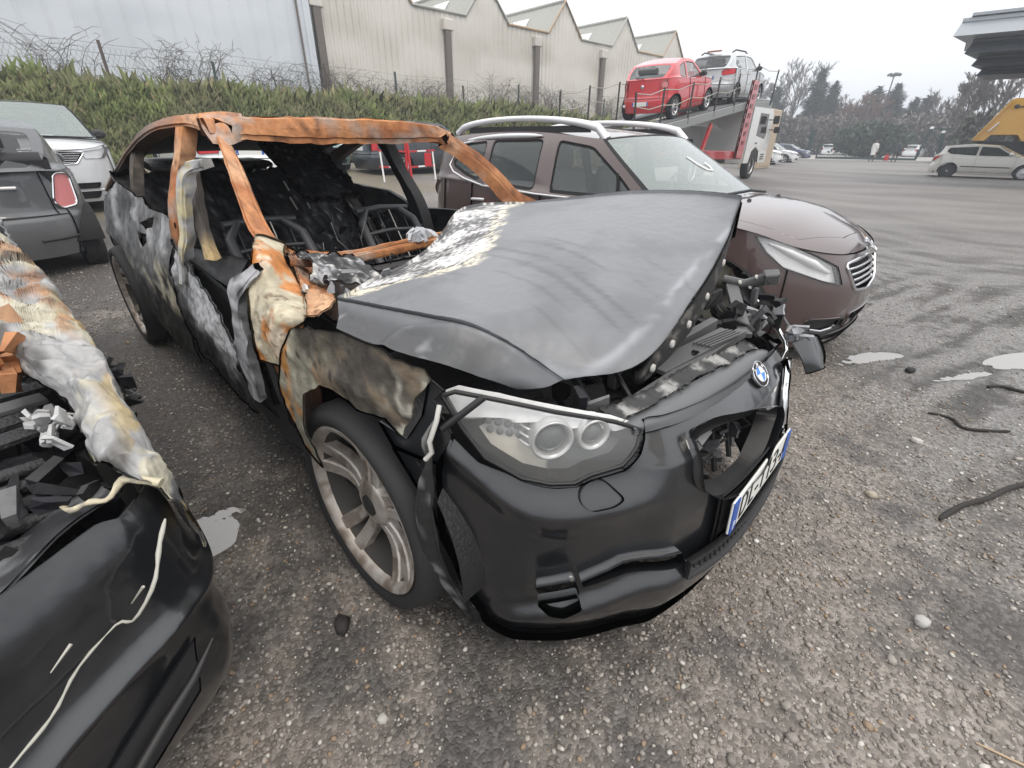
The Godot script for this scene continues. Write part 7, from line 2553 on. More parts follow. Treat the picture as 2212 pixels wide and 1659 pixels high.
func build_parked_cars() -> void:
	var white := paint(0.78, 0.79, 0.80, 0.0, 0.35)
	var silver := paint(0.56, 0.57, 0.58, 0.35, 0.35)
	var fwd_yaw := -0.748       # nose towards the camera, like the wrecks
	var away_yaw := 2.394
	# pale silver people carrier, front
	var gl := func(sh): return rounded(V2([0.46, 0.905, 0.0, 0.925, -0.46, 0.905, -0.30, 0.745, 0.0, 0.73, 0.30, 0.745]), 0.03)
	var K := std_car("parked_car", "silver-white tall hatchback facing out, wide slatted grille, behind the dark grey car", place(-0.12, 10.95), fwd_yaw,
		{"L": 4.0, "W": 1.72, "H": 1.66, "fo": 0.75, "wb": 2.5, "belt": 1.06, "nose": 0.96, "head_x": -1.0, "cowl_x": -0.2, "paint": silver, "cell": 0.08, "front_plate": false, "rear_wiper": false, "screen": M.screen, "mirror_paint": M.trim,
		"grille": {"name": "grille", "mat": M.black, "out": -0.03, "th": -0.03, "poly": gl},
		"features": [{"name": "plate_recess", "mat": M.black, "out": -0.01, "th": -0.01, "poly": func(sh): return rounded(V2([0.20, 0.64, -0.20, 0.64, -0.20, 0.55, 0.20, 0.55]), 0.02)},
			{"name": "bumper_intake", "mat": M.black, "out": -0.03, "th": -0.03, "poly": func(sh): return rounded(V2([0.52, 0.48, -0.52, 0.48, -0.48, 0.395, 0.48, 0.395]), 0.03)}]})
	var sh: Shell = K.sh
	ring_on(K.o, sh, gl.call(sh), 0.014, M.chrome, "grille_surround")
	for k in 5:
		var mb := MB.new()
		var y := 0.765 + 0.03 * k
		var w := 0.29 + 0.03 * k
		mb.tube([sh.pos(-w, y, -0.015), sh.pos(-w * 0.5, y, -0.008), sh.pos(0, y, -0.005), sh.pos(w * 0.5, y, -0.008), sh.pos(w, y, -0.015)], 0.006, 5)
		put("grille_slat", mb, M.chrome, K.o)
	var bd := MB.new()
	bd.lathe(Transform3D(Basis.from_euler(Vector3(0, 0, -PI / 2 + 0.3)), sh.pos(0, 0.915, 0.012)), [Vector2(0.055, 0), Vector2(0.05, 0.012), Vector2(0.001, 0.016)], 20)
	put("badge", bd, M.chrome, K.o)
	var st := MB.new()
	st.tube([sh.pos(-0.55, 0.37, 0.006), sh.pos(0, 0.37, 0.006), sh.pos(0.55, 0.37, 0.006)], 0.014, 6)
	put("bumper_strip", st, M.chrome, K.o)
	for q in [[0.15, 0.35], [0.12, 0.05], [0.13, -0.2]]:
		var pb := MB.new()
		var p: Vector3 = K.ws.call(Vector2(q[0], q[1]))
		pb.box(xf(p + Vector3(-0.14, -0.05, 0), Vector3(0, q[1] * 90, 10)), Vector3(0.18, 0.02, 0.24), Color(-1, 0, 0), 0.006)
		put("dash_paper", pb, M.white, K.o)
	var wp := MB.new()
	var wa: Vector3 = K.ws.call(Vector2(0.03, -0.9))
	var wc: Vector3 = K.ws.call(Vector2(0.03, 0.6))
	wp.tube([wa + Vector3(0.03, 0.02, 0), (wa + wc) * 0.5 + Vector3(0.12, 0.03, 0), wc + Vector3(0.04, 0.02, 0)], 0.012, 5)
	put("wiper", wp, M.trim, K.o)
	# dark grey small car, tail towards us
	var gtail := func(sh): return rounded(V2([sh.fx(-2.46), 0.95, sh.fx(-2.56), 0.975, sh.rz(0.62), 0.965, sh.rz(0.53), 0.72, sh.rz(0.57), 0.65, sh.fx(-2.52), 0.67]), 0.06)
	K = std_car("parked_car", "dark grey small hatchback seen from behind, pink-red tail light, cut by left edge", Vector3(-6.92, 0.09, -6.38), away_yaw,
		{"L": 3.58, "W": 1.64, "H": 1.47, "fo": 0.72, "wb": 2.3, "belt": 0.95, "doors": 2, "paint": paint(0.095, 0.098, 0.104, 0.3, 0.4), "cell": 0.05, "tail": gtail, "tail_mat": M.pink_lens, "rear_top": 0.55, "rear_base": 0.14, "ar": 0.85, "nr": 2.4, "plate": false, "R": 0.30, "y_rb": 0.60, "bumper_paint": paint(0.14, 0.144, 0.15, 0.2, 0.45)})
	sh = K.sh
	ring_on(K.o, sh, gtail.call(sh), 0.012, M.chrome, "tail_light_surround", 0.008)
	ring_on(K.o, sh, gtail.call(sh), 0.012, M.chrome, "tail_light_surround", 0.008, -1.0)
	var ch := MB.new()
	ch.tube([sh.pos(sh.T - 0.3, 0.86, 0.008), sh.pos(sh.T, 0.865, 0.008), sh.pos(sh.T + 0.3, 0.86, 0.008)], 0.018, 6)
	put("tailgate_trim", ch, M.silver_trim, K.o)
	var br := MB.new()
	br.tube([sh.pos(sh.rz(0.62), 0.385, 0.004), sh.pos(sh.rz(0.50), 0.38, 0.004), sh.pos(sh.rz(0.30), 0.375, 0.004)], 0.016, 6)
	put("bumper_reflector", br, M.trim, K.o)
	var fr := MB.new()
	fr.lathe(Transform3D(Basis.from_euler(Vector3(0, 0, PI / 2)), sh.pos(2 * sh.T - sh.rz(0.28), 0.36, -0.004)), [Vector2(0.06, 0), Vector2(0.05, 0.01), Vector2(0.001, 0.015)], 16)
	put("rear_fog_lamp", fr, M.lens, K.o)
	# cars behind the big wreck, seen through it
	var wtail := func(sh): return rounded(V2([sh.fx(-3.0), 0.93, sh.rz(0.60), 0.94, sh.rz(0.52), 0.86, sh.rz(0.56), 0.70, sh.fx(-3.02), 0.68]), 0.03)
	std_car("parked_car", "white hatchback seen from behind through the burnt cabin, red tail light showing", place(2.6, 14.2), away_yaw, {"L": 4.1, "W": 1.76, "H": 1.34, "belt": 0.90, "paint": white, "tail": wtail, "cell": 0.09, "plate_y": 0.72})
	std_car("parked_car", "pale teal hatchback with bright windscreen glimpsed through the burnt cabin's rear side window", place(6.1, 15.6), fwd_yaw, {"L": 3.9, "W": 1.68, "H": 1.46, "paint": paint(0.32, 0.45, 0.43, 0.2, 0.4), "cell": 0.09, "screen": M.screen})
	std_car("parked_car", "dark blue-grey saloon parked side-on behind the brown crossover", place(10.4, 14.4), WY, {"L": 4.5, "W": 1.78, "H": 1.50, "fo": 0.85, "wb": 2.7, "paint": paint(0.030, 0.036, 0.045, 0.3, 0.35), "cell": 0.10, "rear_top": 0.9, "rear_base": 0.3, "side_glass": M.tint_glass})
	# red and white folding barrier
	var bp := place(7.15, 12.3)
	var t := thing("barrier", "red folding barrier with red and white rails standing behind the burnt cabin", "barrier", Vector3(bp.x, bp.y + GY, bp.z), WY)
	for q in [[-0.05, 0.0], [0.05, 0.06]]:
		var mb := MB.new()
		bar(mb, Vector3(q[0], 0.0, q[1]), Vector3(q[0] * 0.3, 1.05, q[1] * 0.3), 0.06, 0.05, Vector3.FORWARD)
		put("post", mb, M.red, t)
	for y in [0.34, 0.72]:
		for s in [-1, 1]:
			for k in 3:
				var mb := MB.new()
				var x0: float = s * (0.03 + k * 0.28)
				bar(mb, Vector3(x0, y + k * 0.01, 0.02), Vector3(x0 + s * 0.27, y + (k + 1) * 0.01, 0.03), 0.035, 0.04)
				put("rail", mb, M.red if k % 2 == 0 else M.white, t)
	var rp := MB.new()
	rp.box(xf(Vector3(0.62, 0.52, 0.05)), Vector3(0.22, 0.34, 0.02), Color(-1, 0, 0), 0.006)
	put("plate", rp, M.red, t)
	for s in [-0.8, 0.8]:
		var mb := MB.new()
		bar(mb, Vector3(s, 0.0, 0.1), Vector3(s, 0.75, 0.02), 0.04, 0.03, Vector3.FORWARD)
		put("end_leg", mb, M.white, t)

func build_far_cars() -> void:
	var white := paint(0.78, 0.79, 0.80, 0.0, 0.35)
	var yaw := -0.72
	std_car("parked_car", "white crossover nose-out beside the transporter cab, nearest of the white row", Vector3(18.55, 0, -37.4), yaw, {"L": 4.3, "W": 1.8, "H": 1.6, "belt": 1.0, "nose": 0.84, "paint": white})
	std_car("parked_car", "white hatchback second in the row beyond the transporter", Vector3(22.3, 0, -42.2), yaw, {"L": 4.1, "W": 1.76, "H": 1.5, "paint": white})
	std_car("parked_car", "red hatchback whose roof shows behind the row of white cars", Vector3(22.0, 0, -45.2), yaw, {"L": 4.2, "W": 1.76, "H": 1.75, "belt": 1.05, "nose": 0.85, "paint": paint(0.42, 0.04, 0.05)})
	std_car("parked_car", "dark blue car at the far end of the parked row", Vector3(28.0, 0, -50.4), yaw, {"L": 4.1, "W": 1.74, "H": 1.42, "paint": paint(0.10, 0.12, 0.20, 0.2)})
	# silver family hatchback on the right, one rear wheel bare
	var mg := paint(0.66, 0.64, 0.59, 0.2, 0.35)
	var K := std_car("parked_car", "champagne silver hatchback side-on at right with a bare black rear wheel", Vector3(23.1, 0, -23.2), -0.735,
		{"L": 4.2, "W": 1.76, "H": 1.46, "fo": 0.80, "wb": 2.62, "belt": 0.95, "nose": 0.72, "paint": mg, "cell": 0.09, "rear_top": 0.42, "rear_base": 0.30, "rear_glass": M.tint_glass, "R": 0.32, "rr": 0.21, "rim": "cover", "kick": 0.07,
		"tail": func(sh): return rounded(V2([sh.fx(-2.98), 0.98, sh.fx(-3.3), 0.90, sh.rz(0.62), 0.86, sh.rz(0.62), 0.72, sh.fx(-3.26), 0.74]), 0.04)})
	for sg in [1.0, -1.0]:
		var mb := MB.new()
		var sh: Shell = K.sh
		mb.tube([sh.pos(sh.fx(-0.5) * sg, 0.52, 0.01), sh.pos(sh.fx(-1.3) * sg, 0.525, 0.012), sh.pos(sh.fx(-2.2) * sg, 0.53, 0.01)], 0.022, 6)
		put("side_moulding", mb, M.trim, K.o)
	for c in K.o.get_children():
		if c.name.begins_with("wheel") and c.position.x < -1.0:
			(c.get_node("rim") as MeshInstance3D).material_override = M.trim
			(c.get_node("hub_cap") as MeshInstance3D).material_override = M.alloy
	# tiny cars beyond the gate
	std_car("parked_car", "white car far off beyond the green gate, left of the dark shrubs", Vector3(44.5, 0, -71.5), 0.6, {"paint": white, "cell": 0.25})
	std_car("parked_car", "white car far off beyond the gate, right of the dark shrubs", Vector3(52.0, 0, -66.8), 0.6, {"paint": white, "cell": 0.25})
	std_car("parked_car", "pale grey car far off behind the champagne silver hatchback", Vector3(55.4, 0, -64.0), 0.6, {"paint": paint(0.45, 0.5, 0.52), "cell": 0.25, "H": 1.8})

func build_transporter() -> void:
	var red := paint(0.42, 0.028, 0.032, 0.0, 0.45)
	var cabw := paint(0.72, 0.72, 0.70, 0.0, 0.4)
	var steel := mat(0.30, 0.31, 0.31, 0.5, 0.4)
	var o := thing("car_transporter", "white car transporter lorry with red leaning frame and a sloping upper deck", "lorry", Vector3(9.35, GY, -22.66), 0.85)
	# cab
	var cab := MB.new()
	var cp := V2([-1.55, 0.62, -0.95, 0.62, -0.80, 1.05, -0.35, 1.22, 0.15, 1.05, 0.32, 0.62, 1.30, 0.60, 1.34, 1.4, 1.12, 2.5, 0.95, 2.62, -1.5, 2.6])
	for sg in [1.0, -1.0]:
		cab.panel(cp, func(q: Vector2) -> Vector3: return Vector3(q.x, q.y, sg * 1.18), 0.25, 0.02, [V2([-0.62, 1.62, 0.62, 1.50, 0.72, 1.66, 0.55, 2.42, -0.62, 2.42])], null, sg < 0)
	cab.face([Vector3(1.30, 0.6, 1.18), Vector3(1.34, 1.4, 1.18), Vector3(1.34, 1.4, -1.18), Vector3(1.30, 0.6, -1.18)])
	cab.face([Vector3(-1.55, 0.62, 1.18), Vector3(-1.5, 2.6, 1.18), Vector3(-1.5, 2.6, -1.18), Vector3(-1.55, 0.62, -1.18)])
	cab.face([Vector3(-1.5, 2.6, 1.18), Vector3(0.95, 2.62, 1.18), Vector3(0.95, 2.62, -1.18), Vector3(-1.5, 2.6, -1.18)])
	cab.face([Vector3(0.95, 2.62, 1.18), Vector3(1.12, 2.5, 1.18), Vector3(1.12, 2.5, -1.18), Vector3(0.95, 2.62, -1.18)])
	put("cab", cab, cabw, o)
	var wsn := MB.new()
	wsn.face([Vector3(1.34, 1.4, 1.18), Vector3(1.12, 2.5, 1.18), Vector3(1.12, 2.5, -1.18), Vector3(1.34, 1.4, -1.18)])
	put("windscreen", wsn, M.tint_glass, o)
	for sg in [1.0, -1.0]:
		var wi := MB.new()
		wi.panel(V2([-0.60, 1.64, 0.60, 1.52, 0.69, 1.66, 0.53, 2.40, -0.60, 2.40]), func(q: Vector2) -> Vector3: return Vector3(q.x, q.y, sg * 1.16), 0.5, 0.0, [], null, sg < 0)
		put("side_window", wi, M.tint_glass, o)
		for q in [[-0.35, 2.22, 0.30, 0.16], [0.0, 1.86, 0.24, 0.16]]:
			var mb := MB.new()
			mb.box(xf(Vector3(q[0] + 1.2, q[1], sg * 1.42)), Vector3(0.12, q[2], 0.22), Color(-1, 0, 0), 0.03)
			mb.tube([Vector3(q[0] + 1.2, q[1], sg * 1.40), Vector3(q[0] + 1.0, q[1], sg * 1.18)], 0.02, 5)
			put("mirror", mb, M.trim, o)
		var dh := MB.new()
		dh.box(xf(Vector3(-0.45, 1.35, sg * 1.195)), Vector3(0.16, 0.05, 0.03), Color(-1, 0, 0), 0.01)
		put("door_handle", dh, M.trim, o)
		for k in 3:
			var lb := MB.new()
			lb.box(xf(Vector3(0.75, 0.75 + k * 0.09, sg * 1.19)), Vector3(0.5, 0.035, 0.02))
			put("cab_vent", lb, M.trim, o)
		wheel(o, Vector3(-0.35, 0.5, sg * 1.02), 0.5, 0.30, 0.30, "steel", M.alloy, sg > 0)
		wheel(o, Vector3(-6.4, 0.5, sg * 0.98), 0.5, 0.34, 0.30, "steel", M.alloy, sg > 0)
		# sloping deck beam, red frame
		var db := MB.new()
		bar(db, Vector3(-10.9, 1.42, sg * 1.18), Vector3(-2.6, 2.56, sg * 1.18), 0.08, 0.24)
		put("deck_beam", db, steel, o)
		var d2 := MB.new()
		bar(d2, Vector3(-2.6, 2.56, sg * 1.18), Vector3(1.1, 2.78, sg * 1.0), 0.08, 0.24)
		put("head_beam", d2, steel, o)
		var tk := MB.new()
		bar(tk, Vector3(-10.9, 1.53, sg * 0.75), Vector3(-2.6, 2.67, sg * 0.75), 0.62, 0.04)
		bar(tk, Vector3(-2.6, 2.67, sg * 0.75), Vector3(1.1, 2.88, sg * 0.75), 0.62, 0.04)
		put("deck_track", tk, M.track, o)
		var fr := MB.new()
		var holes := []
		for k in 7:
			var c := Vector2(0.0, 1.35 + k * 0.30)
			holes.append(V2([-0.16, c.y - 0.09, 0.16, c.y - 0.07, 0.16, c.y + 0.09, -0.16, c.y + 0.07]))
		for f in [0.0, 0.07]:
			fr.panel(V2([-0.36, 0.85, 0.34, 0.80, 0.30, 3.35, -0.26, 3.36]), func(q: Vector2) -> Vector3: return Vector3(-2.62 + 0.10 * (q.y - 0.85) + q.x, q.y, sg * (1.26 + f)), 0.12, 0.03, holes, null, sg < 0)
		put("red_frame", fr, red, o)
		var rb := MB.new()
		bar(rb, Vector3(-6.2, 0.98, sg * 1.15), Vector3(-2.0, 0.92, sg * 1.15), 0.14, 0.28)
		bar(rb, Vector3(-5.9, 1.0, sg * 1.1), Vector3(-5.4, 1.9, sg * 1.1), 0.10, 0.14, Vector3.RIGHT)
		put("red_sill", rb, red, o)
	var hb := MB.new()
	hb.box(xf(Vector3(-0.2, 2.86, 0), Vector3(0, 0, 2)), Vector3(2.6, 0.16, 1.9), Color(-1, 0, 0), 0.03)
	put("head_board", hb, steel, o)
	var ch := MB.new()
	ch.box(xf(Vector3(-4.0, 0.72, 0)), Vector3(7.6, 0.22, 0.9))
	put("chassis", ch, M.trim, o)
	var gp := MB.new()
	gp.box(xf(Vector3(-2.6, 1.50, -0.75)), Vector3(3.2, 0.9, 0.06), Color(-1, 0, 0), 0.01)
	put("side_panel", gp, M.panel_grey, o)
	var tb := MB.new()
	tb.panel(V2([-0.62, 0, 0.62, 0, 0.62, 0.26, 0.42, 0.36, 0.30, 0.60, -0.22, 0.62, -0.40, 0.36, -0.62, 0.30]), func(q: Vector2) -> Vector3: return Vector3(-3.6 + q.x, 0.86 + q.y, -0.30), 0.2, 0.4)
	put("winch_cover", tb, M.black, o)
	var dkk := MB.new()
	dkk.box(xf(Vector3(-5.0, 1.45, -0.6)), Vector3(0.6, 0.8, 0.8), Color(-1, 0, 0), 0.04)
	put("tool_locker", dkk, M.trim, o)
	var ropes := MB.new()
	var prev := {}
	for q in [[-10.85, 1.75, 2.45, 1, -0.04], [-9.4, 1.72, 2.66, 1, 0.0], [-7.6, 2.05, 2.92, 1, 0.02], [-5.63, 2.30, 3.20, 1, 0.03], [-3.9, 2.5, 3.44, 1, 0.02], [-2.23, 2.9, 3.90, 1, 0.05], [0.2, 2.92, 3.94, 1, 0.08], [-10.87, 1.6, 2.58, -1, 0.0], [-9.4, 1.9, 2.83, -1, 0.0], [-7.7, 2.1, 3.05, -1, 0.0], [-5.6, 2.35, 3.2, -1, 0.02], [-3.9, 2.5, 3.4, -1, 0.02], [0.2, 2.92, 3.8, -1, 0.05]]:
		var mb := MB.new()
		var z: float = 1.2 * q[3]
		mb.tube([Vector3(q[0], q[1] - 0.2, z), Vector3(q[0] + q[4] * 2.0, q[2], z)], 0.03, 6)
		put("side_post", mb, M.rod, o)
		for u in [0.55, 0.95]:
			var p := Vector3(q[0] + q[4] * 2.0 * u, lerpf(q[1], q[2], u), z)
			var key := "%d_%f" % [q[3], u]
			if prev.has(key):
				var a: Vector3 = prev[key]
				ropes.tube([a, (a + p) * 0.5 - Vector3(0, 0.08, 0), p], 0.012, 4, Color(-1, 0, 0), false)
			prev[key] = p
	kind(put("side_rope", ropes, M.rope, o), "stuff")
	# the two cars on the upper deck
	var b := Basis(Vector3.UP, 0.85)
	var base := Vector3(9.35, GY, -22.66)
	var ka := paint(0.55, 0.035, 0.045, 0.0, 0.35)
	var ktail := func(sh): return circle(Vector2(sh.rz(0.66), 0.93), 0.11, 20, 0.10)
	var K := std_car("loaded_car", "bright red small hatchback strapped on the transporter's sloping deck", base + b * Vector3(-5.35, 2.30, 0), 0.85,
		{"L": 3.75, "W": 1.70, "H": 1.56, "fo": 0.70, "wb": 2.4, "belt": 0.98, "nose": 0.78, "doors": 2, "paint": ka, "cell": 0.07, "tail": ktail, "tail_mat": M.pink_lens, "rear_top": 0.72, "rear_base": 0.24, "ar": 0.85, "nr": 2.5, "roof_drop": 0.09, "rear_glass": M.glass, "plate_y": 0.47, "R": 0.31, "rim": "eight", "mirror_paint": M.trim, "kick": 0.10, "bot": 0.22, "seat_mat": M.pale_seat})
	K.o.rotation = Vector3(0, 0.85, 0)
	K.o.basis = b * Basis(Vector3(0, 0, 1), deg_to_rad(7.8))
	var sh: Shell = K.sh
	var bd := MB.new()
	bd.lathe(Transform3D(Basis.from_euler(Vector3(0, 0, PI / 2)), sh.pos(sh.T, 0.90, 0.0)), [Vector2(0.055, 0), Vector2(0.05, 0.014), Vector2(0.001, 0.018)], 16)
	put("badge", bd, M.chrome, K.o)
	for sg in [1.0, -1.0]:
		var rf := MB.new()
		rf.box(Transform3D(Basis(), sh.pos(sh.rz(0.62) * sg, 0.42, 0.0)), Vector3(0.02, 0.07, 0.14), Color(-1, 0, 0), 0.006)
		put("bumper_lamp", rf, M.white, K.o)
	var stail := func(sh): return rounded(V2([sh.fx(-3.0), 1.07, sh.rz(0.60), 1.05, sh.rz(0.50), 0.98, sh.rz(0.56), 0.86, sh.fx(-3.05), 0.90]), 0.04)
	var K2 := std_car("loaded_car", "silver estate car with roof rails at the raised front of the transporter", base + b * Vector3(-0.35, 2.79, 0), 0.85,
		{"L": 4.25, "W": 1.76, "H": 1.60, "fo": 0.80, "wb": 2.6, "belt": 1.02, "nose": 0.78, "paint": paint(0.52, 0.54, 0.55, 0.4, 0.35), "cell": 0.08, "tail": stail, "rear_top": 0.50, "rear_base": 0.12, "rear_glass": M.tint_glass, "plate_y": 0.82, "bumper_paint": paint(0.30, 0.31, 0.31, 0.3, 0.4), "mirror_paint": M.trim})
	K2.o.basis = b * Basis(Vector3(0, 0, 1), deg_to_rad(3.5))
	for sg in [1.0, -1.0]:
		var rr := MB.new()
		rr.tube([Vector3(-1.3, 1.57, sg * 0.56), Vector3(-1.5, 1.635, sg * 0.56), Vector3(-2.5, 1.64, sg * 0.56), Vector3(-2.75, 1.56, sg * 0.55)], 0.025, 6)
		put("roof_rail", rr, M.trim, K2.o)
	var bl := MB.new()
	bl.box(xf(Vector3(-3.0, 1.62, 0)), Vector3(0.10, 0.05, 0.5), Color(-1, 0, 0), 0.015)
	put("brake_light", bl, M.brown_lens, K2.o)

# ------------------------------------------------------------------ right-hand side: gate, people, trees, canopy, yellow lorry
# a figure as one skin: tapered limbs merged softly, meshed on a grid
func figure(bones: Array, lo: Vector3, hi: Vector3, cs: float, colf: Callable) -> MB:
	var nx := int((hi.x - lo.x) / cs) + 1
	var ny := int((hi.y - lo.y) / cs) + 1
	var nzz := int((hi.z - lo.z) / cs) + 1
	var f := PackedFloat32Array()
	f.resize(nx * ny * nzz)
	var k := 0.035
	for z in nzz:
		for y in ny:
			for x in nx:
				var p := lo + Vector3(x, y, z) * cs
				var d := 1.0
				for b in bones:
					var a: Vector3 = b[0]
					var ab: Vector3 = b[1] - a
					var h := clampf((p - a).dot(ab) / maxf(1e-6, ab.length_squared()), 0.0, 1.0)
					var e := (p - a - ab * h)
					e.z *= b[4] if b.size() > 4 else 1.0
					var q := e.length() - lerpf(b[2], b[3], h)
					var w := maxf(k - absf(d - q), 0.0) / k
					d = minf(d, q) - w * w * k * 0.25
				f[(z * ny + y) * nx + x] = d
	var mb := MB.new()
	var id := {}
	for z in nzz - 1:
		for y in ny - 1:
			for x in nx - 1:
				var c := []
				var s := Vector3.ZERO
				var cnt := 0
				for q in 8:
					c.append(f[((z + (q >> 2)) * ny + y + ((q >> 1) & 1)) * nx + x + (q & 1)])
				for e in [[0, 1], [2, 3], [4, 5], [6, 7], [0, 2], [1, 3], [4, 6], [5, 7], [0, 4], [1, 5], [2, 6], [3, 7]]:
					if (c[e[0]] < 0.0) != (c[e[1]] < 0.0):
						var t: float = c[e[0]] / (c[e[0]] - c[e[1]])
						s += Vector3(e[0] & 1, (e[0] >> 1) & 1, e[0] >> 2).lerp(Vector3(e[1] & 1, (e[1] >> 1) & 1, e[1] >> 2), t)
						cnt += 1
				if cnt > 0:
					var p := lo + (Vector3(x, y, z) + s / cnt) * cs
					var g := Vector3(c[1] + c[3] + c[5] + c[7] - c[0] - c[2] - c[4] - c[6], c[2] + c[3] + c[6] + c[7] - c[0] - c[1] - c[4] - c[5], c[4] + c[5] + c[6] + c[7] - c[0] - c[1] - c[2] - c[3]).normalized()
					id[Vector3i(x, y, z)] = mb.add(p, g, colf.call(p))
	for z in range(1, nzz - 1):
		for y in range(1, ny - 1):
			for x in range(1, nx - 1):
				var a := f[(z * ny + y) * nx + x] < 0.0
				for ax in 3:
					var o := Vector3i(1 if ax == 0 else 0, 1 if ax == 1 else 0, 1 if ax == 2 else 0)
					var b := f[((z + o.z) * ny + y + o.y) * nx + x + o.x] < 0.0
					if a != b:
						var u := Vector3i(0, 1, 0) if ax == 0 else (Vector3i(0, 0, 1) if ax == 1 else Vector3i(1, 0, 0))
						var w := Vector3i(0, 0, 1) if ax == 0 else (Vector3i(1, 0, 0) if ax == 1 else Vector3i(0, 1, 0))
						var p := Vector3i(x, y, z)
						var i0: int = id[p]
						var i1: int = id[p - u]
						var i2: int = id[p - u - w]
						var i3: int = id[p - w]
						mb.tri(i0, i1, i2); mb.tri(i0, i2, i3)
	return mb

func person(label: String, at: Vector3, turn: float, coat: Color, legs: Color, hair: Color, long_coat: bool) -> void:
	var t := thing("person", label, "person", at, turn)
	var hem := 0.55 if long_coat else 0.82
	var bones := [
		[Vector3(0, 0.88, 0), Vector3(0, 1.36, 0), 0.15, 0.17, 1.4], [Vector3(0, 0.92, 0), Vector3(0, hem, 0.0), 0.16, 0.21 if long_coat else 0.15, 1.3],
		[Vector3(0, 1.40, 0), Vector3(0, 1.50, 0.01), 0.065, 0.06], [Vector3(0, 1.56, 0.015), Vector3(0, 1.63, 0.02), 0.088, 0.098],
		[Vector3(-0.18, 1.37, 0), Vector3(-0.25, 1.08, -0.05), 0.065, 0.052], [Vector3(-0.25, 1.08, -0.05), Vector3(-0.22, 0.84, 0.06), 0.05, 0.038], [Vector3(-0.22, 0.84, 0.06), Vector3(-0.21, 0.76, 0.08), 0.038, 0.028],
		[Vector3(0.18, 1.37, 0), Vector3(0.24, 1.08, 0.02), 0.065, 0.052], [Vector3(0.24, 1.08, 0.02), Vector3(0.23, 0.84, 0.12), 0.05, 0.038], [Vector3(0.23, 0.84, 0.12), Vector3(0.22, 0.76, 0.15), 0.038, 0.028],
		[Vector3(-0.09, 0.88, 0), Vector3(-0.10, 0.48, 0.10), 0.09, 0.065], [Vector3(-0.10, 0.48, 0.10), Vector3(-0.10, 0.08, 0.04), 0.062, 0.042], [Vector3(-0.10, 0.05, 0.0), Vector3(-0.10, 0.035, 0.17), 0.042, 0.032],
		[Vector3(0.09, 0.88, 0), Vector3(0.10, 0.48, -0.04), 0.09, 0.065], [Vector3(0.10, 0.48, -0.04), Vector3(0.10, 0.10, -0.22), 0.062, 0.042], [Vector3(0.10, 0.07, -0.24), Vector3(0.10, 0.035, -0.10), 0.042, 0.032]]
	var mb := figure(bones, Vector3(-0.42, -0.04, -0.42), Vector3(0.42, 1.80, 0.42), 0.03, func(p: Vector3) -> Color:
		if p.y > 1.47:
			return hair if (p.z < 0.045 or p.y > 1.66) else Color(0.45, 0.30, 0.23)
		if p.y < hem - 0.02 and absf(p.x) < 0.19:
			return legs
		if p.y < 0.80 and absf(p.x) > 0.17:
			return Color(0.45, 0.30, 0.23)
		return coat)
	put("body", mb, M.tinted, t)

